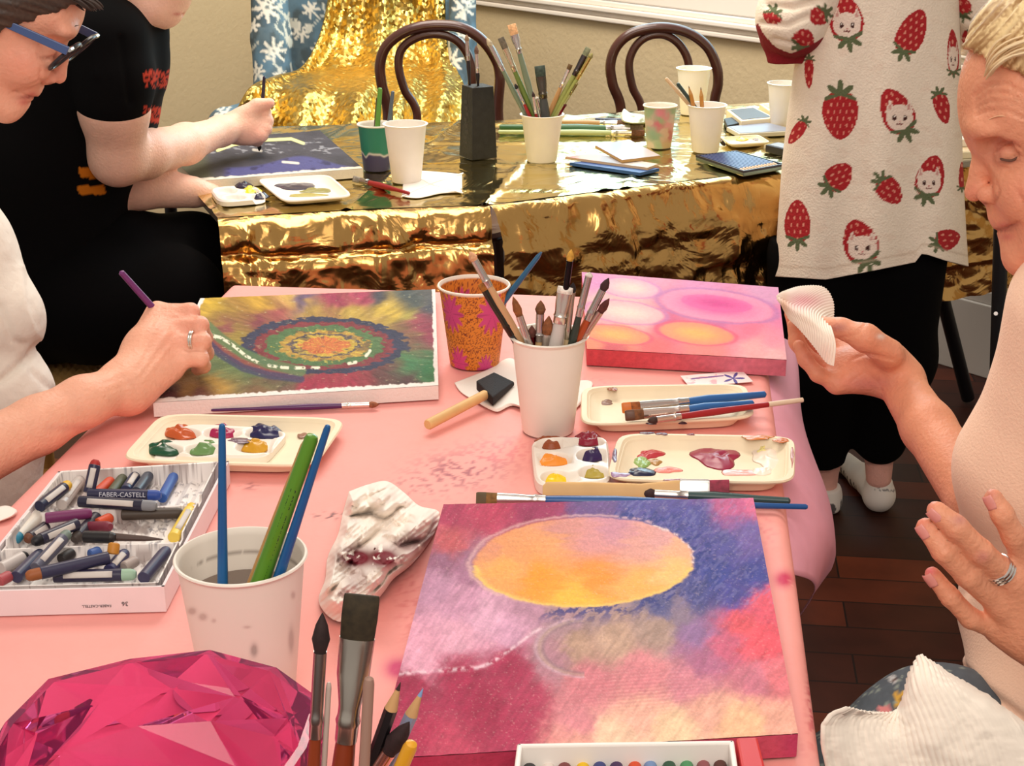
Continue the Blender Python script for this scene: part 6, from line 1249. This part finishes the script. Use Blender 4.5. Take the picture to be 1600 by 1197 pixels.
# ---- woman in white at the left
LW = thing('person', 'woman in white with blue glasses bending over the swirl canvas, brush in hand', 'person', W(-80, 800, 1.8) * [1, 1, 0])
F = Field((-1.02, 1.40, .52), (-.30, 2.00, 1.36), .0028)
LY = 1.85
F.ell(W(6, -24, LY), (.092, .078, .090), k=.01)
F.ell(W(4, 70, LY), (.054, .056, .060), k=.02)
F.ell(W(92, 20, LY), (.022, .050, .026), k=.02)
for s in (-1, 1):
    F.ell(W(105, 47, LY + s * .026), (.0115, .020, .010), k=.010); F.ell(W(40, 98, LY + s * .033), (.030, .026, .028), k=.018); F.ell(W(86, 76, LY + s * .038), (.014, .013, .012), k=.008, sub=True); F.ell(W(70, 78, LY + s * .029), (.0130, .0125, .012), k=.003)
F.chain(J((94, 60, LY), (95, 90, LY), (92, 119, LY)), [.0075, .0085, .0092], .006)
F.ell(W(78, 121, LY - .012), (.0100, .007, .0085), k=.003); F.ell(W(78, 121, LY + .012), (.0100, .007, .0085), k=.003); F.ell(W(80, 132, LY - .008), (.005, .0035, .0035), k=.002, sub=True)
F.ell(W(46, 137, LY), (.015, .024, .013), k=.010); F.ell(W(49, 148, LY), (.0078, .016, .0052), k=.003); F.ell(W(37, 160, LY), (.0078, .015, .0062), k=.003)
F.ell(W(10, 168, LY), (.016, .021, .0155), k=.012)
F.chain(J((10, 166, LY - .02), (-50, 140, LY - .042), (-110, 60, LY - .055)), [.018, .022, .022], .02)
F.chain(J((-90, 90, LY), (-150, 260, LY)), [.055, .058], .02); F.chain(J((-150, 260, LY), (-130, 400, LY), (-120, 680, LY)), [.055, .05, .05], .02); F.cone(W(-150, 300, 1.83), W(-190, 330, 1.70), .05, .045, .02)
# arm
F.chain(J((-190, 330, 1.70), (-170, 690, 1.52), (-60, 722, 1.50), (60, 664, 1.57), (130, 628, 1.61), (190, 606, 1.66)), [.045, .040, .036, .031, .028, .0265], .012)
wl_ = W(196, 603, 1.665)
hf = [[(246, 489, 1.765), (298, 487, 1.755), (306, 508, 1.79), (300, 528, 1.795)], [(262, 508, 1.745), (312, 508, 1.735), (320, 528, 1.765), (312, 545, 1.775)], [(265, 534, 1.725), (316, 533, 1.718), (322, 552, 1.745), (312, 566, 1.755)], [(264, 560, 1.71), (313, 560, 1.705), (318, 572, 1.725), (308, 578, 1.738)]]
for i, fg in enumerate(hf):
    q = J(*fg); F.cone(wl_, q[0], .024, .0145, .016); r = (.0098, .0102, .0100, .0092)[i]; F.chain(q, [r + .0022, r + .0004, r * .92, r * .8], .005)
F.ell(W(234, 556, 1.715), (.030, .022, .034), k=.018); F.cone(W(204, 612, 1.66), W(268, 578, 1.70), .024, .014, .014)
F.chain(J((215, 540, 1.75), (255, 528, 1.79), (292, 540, 1.80)), [.016, .0125, .010], .008)
cr = [([(150, 588), (185, 570), (196, 600)], 3, .0006), ([(160, 600), (200, 586), (215, 612)], 2.5, .0007), ([(168, 612), (205, 598), (222, 628)], 2.5, .0006)]
ten = [([(250, 500), (212, 570)], 4, -.0013), ([(262, 520), (216, 585)], 4, -.0013), ([(262, 545), (222, 596)], 4, -.0011)]
cr += [([(64, 108), (62, 122), (70, 133)], 1.8, .0024), ([(58, 154), (42, 151), (24, 143)], 2.0, .0034), ([(60, 128), (40, 136), (22, 132)], 2.5, .0012), ([(88, 86), (72, 92), (58, 84)], 1.8, .0022), ([(88, 70), (74, 64), (60, 70)], 1.8, .0018)] + ten + [([(268, 496), (304, 496)], 2.4, .0016), ([(284, 519), (318, 520)], 2.4, .0016), ([(290, 546), (320, 547)], 2.4, .0016)]
LSK = (240, 176, 148)
field_obj(F, 'body', skin_mat('skin_left'), LW, paintpx(LSK, [(44, 152, 16, 3, (140, 54, 54), .9), (50, 147, 8, 3.5, (206, 104, 98), .7), (38, 160, 10, 5, (206, 104, 98), .7), (80, 132, 5, 3, (130, 56, 50), .8), (74, 90, 14, 3, (150, 86, 74), .6), (30, 100, 40, 34, (234, 140, 116), .5), (94, 120, 14, 12, (236, 150, 130), .5), (300, 500, 30, 40, (236, 150, 130), .4), (262, 525, 26, 40, (238, 160, 136), .4), (116, 668, 40, 6, (190, 110, 110), .35), (85, 44, 26, 12, (226, 150, 124), .4)]), creases(cr))
F = Field((-1.02, 1.68, 1.1), (-.45, 2.02, 1.40), .003)
F.ell(W(0, -38, LY), (.102, .086, .096), k=.01); F.ell(W(120, -6, LY), (.030, .05, .016), k=.02); F.ell(W(-110, 40, LY), (.06, .085, .10), k=.02); F.ell(W(8, 6, LY - .058), (.034, .02, .018), k=.01); F.ell(W(-8, 24, LY - .066), (.016, .014, .026), k=.01)
a = W(-30, 58, LY); b2 = W(130, 3, LY); d_ = b2 - a; n = np.array([-d_[2], 0, d_[0]]); n /= np.linalg.norm(n)
F.half(a, -n)
def hd2(v):
    px, py = proj(v); return .004 * (fbm((px * .3 - py * .95) / 4.5, (px * .95 + py * .3) / 60, 3, 3) - .5) * 2
def hf2(v):
    px, py = proj(v); k = fbm((px * .3 - py * .95) / 3.2, (px * .95 + py * .3) / 50, 9, 3)[:, None]; return lin((34, 26, 24)) * (1 - k) + lin((96, 74, 60)) * k
hr = field_obj(F, 'hair', mat('dark_hair', (60, 46, 40), .5, vc=True), LW, hf2, hd2, label='short dark brown hair')
m = MB()
for i in range(46):
    y = R2.uniform(-.05, .05); s = R2.uniform(-14, 4); x0 = 20 + R2.uniform(0, 30); pts = J((x0, 8 + s, LY + y), (x0 + 50, -8 + s, LY + y), (x0 + 92, 2 + s * .6, LY + y * 1.1), (x0 + 112, 16 + s * .5, LY + y * 1.1)); m.tube(spline(pts, 9), [.0004] + [.0015] * 7 + [.0004], 5)
m.build('strands', cm((62, 48, 42), .45, 0, 'hair'), hr)
m = MB()
for i in range(20): t_ = i / 19.; p = W(84 + 32 * t_, 40 + 4 * math.sin(t_ * 3), LY - .040 + .012 * t_); m.tube([p, p + np.array([.006, 0, .001])], [.0007, .0002], 4)
m.build('eyebrow', cm((90, 66, 54), .7, 0, 'hair'), LW)
for k in (-1, 1):
    c0 = W(312 if k < 0 else 313.5, 533, 1.718) ; 
ax = W(316, 533, 1.718) - W(265, 534, 1.725); ax /= np.linalg.norm(ax); u = np.cross(ax, [0, 0, 1.]); u /= np.linalg.norm(u); w_ = np.cross(ax, u); c0 = W(302, 533, 1.7195)
m = MB(); 
for k in (-1, 1): m.tube([c0 + ax * k * .0013 + .0120 * (u * math.cos(t_) + w_ * math.sin(t_)) for t_ in np.linspace(0, 2 * math.pi, 41)], .0014, 8, cap=False)
m.build('finger_ring', cm((226, 222, 214), .15, 1, 'metal'), LW, label='silver ring on the painting hand')
# glasses
fwd = (W(118, 98, LY) - W(60, 62, LY)); fwd[1] = 0; fwd /= np.linalg.norm(fwd); dn_ = np.array([-abs(fwd[2]) * 1.0, 0, -fwd[0]]); 
gl = thing('eyeglasses', 'blue-armed dark-rimmed glasses on the woman in white', 'glasses', W(105, 78, LY))
tl, bl_ = W(117, 72, LY - .05), W(74, 110, LY - .05); ctr = lerp(tl, bl_, .5); upv = (tl - bl_) / 2; hl = np.linalg.norm(upv); upv /= hl
for s in (-1, 1):
    c0 = ctr * 1.0; c0 = np.array([ctr[0], LY + s * .034, ctr[2]]); ringp_ = [c0 + upv * hl * math.sin(t_) * .98 + np.array([0, .027 * math.cos(t_), 0]) for t_ in np.linspace(0, 2 * math.pi, 41)]
    m = MB(); m.tube(ringp_, .0027, 8, cap=False); m.build('rim', cm((40, 34, 40), .3, 0, 'plastic'), gl)
    m = MB(); m.add(ringp_[:-1], [tuple(range(40))]); m.build('lens', mat('lens_glass', (250, 250, 250), .0, trans=1.0, ior=1.02), gl, smooth=False)
    e = np.array([tl[0], LY + s * .064, tl[2]]) - upv * .006; bk = W(-20, -2, LY) ; bk = np.array([bk[0], LY + s * .074, bk[2]])
    m = MB(); dd = bk - e; dd /= np.linalg.norm(dd); nn_ = np.cross(dd, [0, 1, 0]); nn_ /= np.linalg.norm(nn_); hh = .0052; ww = np.array([0, .0016, 0])
    m.hexa([e - nn_ * hh - ww, e + nn_ * hh - ww, e + nn_ * hh + ww, e - nn_ * hh + ww], [bk - nn_ * hh * .8 - ww, bk + nn_ * hh * .8 - ww, bk + nn_ * hh * .8 + ww, bk - nn_ * hh * .8 + ww]); m.build('temple_arm', cm((70, 92, 140), .3, 0, 'plastic'), gl, smooth=False, bevel=.001)
    m = MB(); m.tube([e + upv * .002, e + upv * .002 + np.array([.0, -s * .012, 0])], .0028, 8); m.build('hinge', cm((206, 206, 206), .2, 1, 'metal'), gl)
m = MB(); m.tube([ctr + upv * hl * .5 + np.array([0, .05 - .008, 0]), ctr + upv * hl * .5 + np.array([0, .05 + .008, 0])], .002, 8); m.build('bridge', cm((40, 34, 40), .3, 0, 'plastic'), gl)
# shirt
F = Field((-1.05, 1.52, .45), (-.42, 2.05, 1.16), .0045)
F.chain(J((-150, 300, 1.86), (-80, 400, 1.86), (-14, 500, 1.84)), [.085, .080, .062], .02); F.chain(J((-14, 500, 1.84), (-60, 530, 1.84)), [.062, .07], .02)
F.chain(J((-100, 560, 1.84), (-30, 630, 1.82), (-50, 760, 1.78), (-60, 900, 1.76)), [.10, .090, .085, .10], .015); F.chain(J((-250, 300, 1.80), (-240, 700, 1.75)), [.13, .14], .04)
F.chain(J((-195, 320, 1.72), (-186, 480, 1.62), (-174, 640, 1.54)), [.075, .070, .062], .03)
field_obj(F, 'shirt', mat('white_cotton', (238, 228, 216), .8, bump=(30, .004)), LW, None, creases([([(0, 480), (18, 530), (40, 540)], 6, .005), ([(30, 420), (36, 480), (52, 520)], 7, -.004), ([(0, 596), (45, 560), (60, 540)], 6, .008), ([(50, 580), (70, 600), (88, 612)], 5, .003)]), label='loose white shirt')
a = W(188, 424, 1.735); b = W(326, 578, 1.80); brush(a, b, 'purple brush held in the fist of the woman in white, touching the swirl canvas', hc=(112, 48, 112), bc=(60, 50, 34), tipc=(190, 160, 60), r=.0040, fl=.03, bl=.014, taper=.9)

# ---- person in the black t-shirt
BW = thing('person', 'person in a black t-shirt seated at the gold table painting with a thin brush', 'person', W(100, 580, 2.75) * [1, 1, 0])
F = Field((-1.15, 2.45, .42), (-.36, 3.22, 1.46), .0040)
BY = 2.72
F.ell(W(214, -52, BY), (.100, .078, .105), k=.01); F.ell(W(238, -12, BY), (.060, .058, .055), k=.02); F.ell(W(262, 20, BY), (.022, .026, .018), k=.016)
F.chain(J((258, 22, BY - .02), (230, 14, BY - .045), (200, -25, BY - .055)), [.02, .024, .022], .02)
F.chain(J((284, -40, BY), (286, -14, BY), (286, 4, BY)), [.010, .010, .0105], .01); F.ell(W(279, 9, BY - .012), (.009, .007, .008), k=.006); F.ell(W(279, 9, BY + .012), (.009, .007, .008), k=.006); F.ell(W(272, 16, BY), (.014, .024, .008), k=.008); F.ell(W(272, 25, BY), (.011, .018, .006), k=.005); F.cone(W(284, 21, BY - .03), W(284, 21, BY + .03), .0015, .0015, k=.003, sub=True)
F.chain(J((208, -5, BY), (180, 60, BY)), [.055, .062], .02)
F.chain(J((180, 60, BY), (120, 160, BY + .02), (90, 400, BY + .02)), [.07, .10, .12], .03)
F.chain(J((175, 70, BY - .08), (178, 170, BY - .10), (184, 246, BY - .08), (224, 240, BY - .02), (290, 225, BY + .14), (345, 205, BY + .27), (366, 200, BY + .31)), [.060, .057, .047, .043, .036, .027, .025], .02)
wb = W(366, 200, BY + .32)
for i, fg in enumerate([[(394, 180, 3.07), (414, 176, 3.07), (412, 190, 3.10), (402, 194, 3.11)], [(398, 192, 3.06), (418, 189, 3.06), (414, 203, 3.09), (404, 204, 3.10)], [(396, 204, 3.05), (415, 202, 3.05), (410, 213, 3.08), (400, 212, 3.09)], [(392, 213, 3.04), (408, 212, 3.04), (402, 220, 3.06), (394, 219, 3.07)]]):
    q = J(*fg); F.cone(wb, q[0], .024, .014, .016); F.chain(q, [.0135, .0125, .0112, .009], .005)
F.chain(J((376, 180, 3.04), (402, 164, 3.05), (422, 161, 3.06)), [.015, .0125, .0105], .008); F.ell(W(384, 198, 3.05), (.03, .024, .034), k=.018)
F.chain(J((130, 250, BY + .10), (215, 292, BY + .06), (300, 300, BY + .10)), [.045, .040, .030], .02); F.ell(W(318, 302, BY + .12), (.035, .03, .022), k=.015)
field_obj(F, 'body', skin_mat('skin_back'), BW, paintpx((246, 196, 172), [(278, 22, 8, 3, (206, 110, 104), .8), (420, 162, 14, 10, (240, 160, 140), .5), (405, 205, 20, 14, (240, 166, 146), .5)]))
def tee(v):
    px, py = proj(v); c = np.ones((len(v), 3)) * lin((9, 8, 9)); m = (px > 224) & (((py > 110) & (py < 138)) | ((py > 166) & (py < 192))); st = fbm(px / 2.5, py / 4, 3); c[m & (st > .46)] = lin((190, 64, 44))
    k = ((np.abs(py - 272 - (px - 150) * .12) < 8 * sst(215, 150, px)) & (px > 124)) | ((np.abs(py - 297) < 7) & (px > 122) & (px < 165)); c[k] = lin((206, 120, 30)); return c
F = Field((-1.20, 2.40, .45), (-.40, 3.0, 1.22), .0045)
F.chain(J((192, 34, BY), (165, 90, BY), (110, 180, BY + .03), (70, 280, BY + .03), (70, 400, BY + .03)), [.075, .105, .140, .145, .15], .04)
F.chain(J((168, 62, BY - .09), (178, 128, BY - .10)), [.072, .068], .03); F.chain(J((178, 120, BY - .10), (177, 152, BY - .105)), [.068, .064], .01)
F.chain(J((168, 62, BY + .12), (170, 160, BY + .14)), [.07, .06], .03); F.ell(W(208, 120, BY + .02), (.034, .10, .12), k=.03)
F.chain(J((60, 100, BY), (20, 250, BY), (-20, 420, BY)), [.13, .15, .18], .04)
field_obj(F, 't_shirt', mat('black_cotton', (9, 8, 9), .95, vc=True, spec=.15), BW, tee, creases([([(190, 60), (196, 110), (204, 160)], 5, .005), ([(140, 60), (150, 120)], 6, -.003)]), label='black t-shirt with a red and orange print')
F = Field((-1.15, 2.42, .02), (-.42, 3.05, .80), .006)
F.chain(J((40, 430, BY), (180, 420, BY + .02), (300, 402, BY + .12)), [.15, .105, .082], .04); F.chain(J((40, 470, BY), (150, 480, BY - .08), (275, 470, BY - .04)), [.12, .095, .085], .04); F.chain(J((275, 460, BY - .03), (280, 560, BY), (270, 700, BY + .02)), [.085, .075, .06], .03); F.chain(J((300, 402, BY + .12), (300, 560, BY + .16), (290, 700, BY + .18)), [.08, .07, .06], .03)
field_obj(F, 'trousers', mat('black_trousers', (8, 7, 8), .95, spec=.1), BW, label='black trousers')
F = Field((-1.1, 2.55, 1.15), (-.45, 2.95, 1.50), .005); F.ell(W(196, -75, BY), (.112, .09, .11), k=.01); F.ell(W(170, -35, BY), (.07, .088, .10), k=.02); a = W(240, -30, BY); F.half(a, (1, 0, -.35))
field_obj(F, 'hair', cm((40, 30, 26), .6, 0, 'hair'), BW)
a = W(413, 119, 3.075); b = W(405, 236, 3.10); z = (ZG + .019); b = a + (b - a) * ((z - a[2]) / (b[2] - a[2])); brush(a, b, 'thin black brush held upright by the person in the black t-shirt', hc=(40, 34, 60), bc=(40, 34, 34), r=.0036, fl=.02, bl=.014, taper=.85)

# ---- person in the strawberry jumper
SW = thing('person', 'person standing in a long strawberry and kitten jumper and black trousers at the gold table', 'person', W(1360, 760, 3.04) * [1, 1, 0])
SY, SF = 2.93, 2.99
RED, LEAF, CREAMS = (178, 34, 40), (98, 108, 74), (248, 232, 212)
def strawb(px, py, c, cx, cy, rx, ry, rot, cat):
    """rot: direction the leaf end points, degrees clockwise from up."""
    a = math.radians(rot); dx, dy = px - cx, py - cy; X = dx * math.cos(a) + dy * math.sin(a); Y_ = -dx * math.sin(a) + dy * math.cos(a)   # leaf towards -Y_
    x, y = X / rx, Y_ / ry; jag = .05 * (vn(px / 2.2, py / 2.2, 5) - .5)
    w = np.sqrt(1 - np.clip(y, -1, 1) ** 2) * (1 - .22 * y); body = (np.abs(x) < w + jag) & (np.abs(y) < 1)
    c[body] = lin(RED)
    sx, sy = X / 9.5, Y_ / 11.0; row = np.floor(sy); ux = (sx + .5 * (row % 2)) % 1 - .5; uy = sy % 1 - .5; c[body & ((ux * 9.5 / 1.5) ** 2 + (uy * 11 / 3.0) ** 2 < 1) & (np.hypot(x, y) < .86)] = lin((232, 150, 130))
    if cat:
        fx, fy = X / (rx * .82), (Y_ + ry * .30) / (ry * .56); face = np.hypot(fx, fy) < 1 + jag; 
        fa = math.radians(-rot if abs(rot) < 90 else 180 - rot); U = dx * math.cos(0) ; 
        # face stays upright in the picture
        fcx, fcy = cx + math.sin(a) * ry * .28, cy - math.cos(a) * ry * .28; qx, qy = (px - fcx) / (rx * .84), (py - fcy) / (ry * .54)
        face = qx ** 2 + qy ** 2 < 1 + jag; c[face] = lin((244, 222, 206))
        for s in (-1, 1):
            ex, ey = qx - s * .70, qy + .82; ear = (np.abs(ex) < .34 * (ey + .62) / 1.0) & (ey > -.62) & (ey < .45); c[ear] = lin((244, 222, 206)); ear2 = (np.abs(ex) < .2 * (ey + .45)) & (ey > -.42) & (ey < .2); c[ear2] = lin((214, 160, 150))
            c[(((qx - s * .40) / .15) ** 2 + ((qy - .02) / .22) ** 2) < 1] = lin((66, 30, 24)); c[(((qx - s * .38) / .05) ** 2 + ((qy + .06) / .07) ** 2) < 1] = lin((240, 230, 220))
            c[np.abs(np.hypot(qx - s * .10, qy - .42) - .11) < .045 * (qy > .42)] = lin((120, 50, 50))
        c[((qx / .07) ** 2 + ((qy - .30) / .06) ** 2) < 1] = lin((206, 120, 120))
    lx, ly = X, Y_ + ry * .80; th = np.arctan2(lx, -ly); lr = np.hypot(lx, ly); c[(lr < (.70 * rx + 5) * (.42 + .62 * np.abs(np.cos(th * 3.5)) ** 1.5)) & (np.abs(th) < 1.9) & (lr > -1)] = lin(LEAF)
    return c
SB = [(1322, 29, 26, 37, 172, 1), (1425, 50, 21, 38, 205, 0), (1489, 82, 9, 36, 178, 1), (1313, 180, 28, 38, 0, 0), (1401, 174, 25, 38, 155, 1), (1472, 168, 12, 26, -15, 0), (1246, 206, 9, 23, 35, 0), (1311, 276, 20, 25, 225, 0), (1390, 298, 18, 24, -40, 0), (1454, 276, 22, 34, 195, 1), (1264, 113, 7, 25, 0, 0), (1246, 346, 20, 34, 180, 0), (1344, 378, 27, 36, 160, 1), (1481, 374, 16, 20, 250, 0), (1503, 275, 5, 22, 180, 0)]
def knit(px, py, lst):
    c = np.ones(px.shape + (3,)) * lin(CREAMS); c = c * (.95 + .1 * fbm(px / 3, py / 2, 4))[..., None]; c = mixc(c, (226, 190, 168), sst(.5, .75, fbm(px / 18, py / 12, 6)) * .2)
    for q in lst: c = strawb(px, py, c, *q)
    return c
hem_x, hem_y = [1195, 1209, 1290, 1355, 1430, 1440, 1449, 1480, 1513, 1530], [430, 432, 437, 425, 410, 397, 398, 408, 416, 416]
ey_, el_, er_ = [-60, 0, 60, 110, 180, 250, 320, 380, 440], [1262, 1254, 1247, 1240, 1230, 1222, 1217, 1213, 1208], [1496, 1499, 1500, 1502, 1503, 1504, 1507, 1510, 1514]
na_, nv_ = 420, 340; G = np.zeros((na_ + 1, nv_, 3)); ph = np.linspace(0, 2 * math.pi, na_ + 1)
for j, v in enumerate(np.linspace(0, 1, nv_)):
    u = .5 - .5 * np.cos(ph); u = .5 + .5 * np.sign(u - .5) * np.abs(2 * u - 1) ** .85
    py0 = -50 + (432 + 50) * v; L_, R_2 = np.interp(py0, ey_, el_), np.interp(py0, ey_, er_); px0 = L_ + (R_2 - L_) * u
    pyy = -50 + (np.interp(px0, hem_x, hem_y) + 50) * v; dep = .105 + .03 * v; fold = .008 * v * np.sin(px0 / 17. + v * 3) + .006 * (fbm(px0 / 40, pyy / 120, 3) - .5)
    Yd = SY - dep * np.sign(np.sin(ph)) * np.abs(np.sin(ph)) ** .75 - fold * (np.sin(ph) > 0) * np.abs(np.sin(ph)); Yd = np.where(np.sin(ph) < 0, SY + (Yd - SY) * .6, Yd)
    for i in range(na_ + 1): G[i, j] = W(px0[i], pyy[i], Yd[i])
px, py = proj(G); cl = knit(px, py, SB); cl = mixc(cl, (206, 180, 156), np.exp(-((np.linspace(0, 1, nv_)[None, :] - .965) / .004) ** 2) * np.ones(px.shape) * .5)
m = MB(); m.grid(G, True); jm = m.build('jumper', mat('knit', (238, 216, 192), .9, vc=True, bump=(260, .0015)), SW, col=cl.reshape(-1, 3), auto=0, solid=.003, label='cream jumper knitted with strawberries and kittens')
def sleeve_col(lst, cuff):
    def fn(v):
        px, py = proj(v); c = knit(px, py, lst); c[cuff(px, py)] = lin((140, 22, 34)); return c
    return fn
F = Field((.38, 2.62, .98), (.82, 3.25, 1.42), .0035)
F.chain(J((1285, -60, SY - .04), (1262, -10, SY - .05), (1240, 34, SY - .06)), [.062, .062, .060], .03); F.chain(J((1240, 34, SY - .06), (1232, 66, SY + .02)), [.060, .040], .02); F.ell(W(1214, 20, SY - .03), (.034, .06, .045), k=.03)
F.chain(J((1207, 66, SY - .05), (1218, 94, SY - .05), (1250, 88, SY - .04), (1272, 68, SY)), [.020, .019, .022, .022], .012)
field_obj(F, 'sleeve', mat('knit', (238, 216, 192)), SW, sleeve_col([(1256, 60, 17, 15, 200, 0), (1206, 28, 15, 10, 20, 0), (1278, 26, 15, 14, 60, 0)], lambda px, py: py > np.interp(px, [1185, 1195, 1212, 1235, 1262, 1290], [38, 56, 74, 84, 74, 56])), creases([([(1190, 36), (1230, 40), (1262, 26)], 4, .006), ([(1200, 8), (1240, 12), (1280, 0)], 5, .007), ([(1210, 62), (1250, 72)], 4, .004)]), label='bunched sleeve with a dark red cuff')
F = Field((.74, 2.80, .98), (1.05, 3.28, 1.42), .0035)
F.chain(J((1496, -60, SY), (1524, 10, SY + .02), (1528, 50, SY + .05), (1508, 100, SY + .10)), [.05, .042, .04, .034], .02)
field_obj(F, 'sleeve', mat('knit', (238, 216, 192)), SW, sleeve_col([(1505, 10, 13, 14, 180, 0), (1514, 62, 15, 11, 60, 0), (1526, 92, 15, 10, 30, 0), (1552, 34, 8, 12, 0, 0)], lambda px, py: py > 112), creases([([(1500, 80), (1530, 70)], 4, .005), ([(1505, 30), (1550, 44)], 4, .005)]), label='far sleeve with a dark red cuff')
F = Field((.40, 2.72, .0), (1.0, 3.35, .64), .005)
F.chain(J((1290, 400, SY), (1275, 560, SF), (1282, 716, SF + .06)), [.115, .098, .052], .04); F.chain(J((1395, 400, SY), (1392, 560, SF), (1376, 686, SF + .05)), [.105, .085, .055], .04)
F.half(W(1340, 722, SF + .05), (0.05, 0, -1))
field_obj(F, 'trousers', mat('black_trousers', (8, 7, 8), .95, spec=.1), SW, label='black trousers')
F = Field((.50, 2.80, -.01), (.92, 3.40, 1.36), .004)
F.chain(J((1377, 600, SF + .05), (1374, 690, SF + .06), (1373, 748, SF + .05)), [.05, .034, .027], .01); F.chain(J((1288, 600, SF + .03), (1288, 720, SF + .06), (1288, 762, SF + .06)), [.05, .034, .027], .01)
F.chain(J((1370, 772, SF + .06), (1334, 746, SF + .20)), [.020, .014], .01); F.chain(J((1288, 784, SF + .07), (1262, 752, SF + .2)), [.020, .014], .01)
F.chain(J((1340, 0, SY), (1340, 420, SY), (1377, 600, SF + .05)), [.07, .07, .05], .02); F.chain(J((1340, 420, SF), (1288, 600, SF + .03)), [.07, .05], .02)
F.half((0, 0, .002), (0, 0, -1))
field_obj(F, 'body', skin_mat('skin_ankle'), SW, paintpx((236, 176, 160), [(1372, 724, 22, 2, (120, 80, 80), .8)]))
def sockcol(v):
    px, py = proj(v); c = np.ones((len(v), 3)) * lin((236, 226, 216)); n = (v[:, 2] < .03) & (np.abs(((v[:, 1] * 60) % 1) - .5) < .18) & (px < 1340); c[n] = lin((90, 84, 84)); c = mixc(c, (120, 116, 116), ((np.abs(py - 764 - (px - 1372) * .1) < 2) & (px > 1362)) * sst(.5, .6, fbm(px / 2, py / 2, 3))); return c
for x, y, dx, lab in ((1371, 778, 0, 'white ankle sock on the visible right foot'), (1288, 790, -84, 'white sock hidden behind the cloth flap')):
    F = Field((.44, 2.9, -.01), (.92, 3.46, .16), .0035)
    F.chain([W(x + 2, y - 26, SF + .055), W(x + 2, y - 4, SF + .05)], [.029, .030], .012); F.ell(W(x + 2, y - 2, SF + .055), (.030, .036, .032), k=.012); p1 = W(x - 26, y - 34, SF + .17); p2 = W(x - 52, y - 44, SF + .26); p1[2] = .028; p2[2] = .024; p0 = W(x + 2, y, SF + .06); p0[2] = .034
    F.chain([p0, p1, p2], [.032, .027, .024], .015); F.half((0, 0, .002), (0, 0, -1)); F.half(W(x, y - 22, SF + .03), (0, -.12, 1))
    field_obj(F, 'sock', mat('sock_knit', (236, 226, 216), .9, vc=True), SW, sockcol, label=lab)
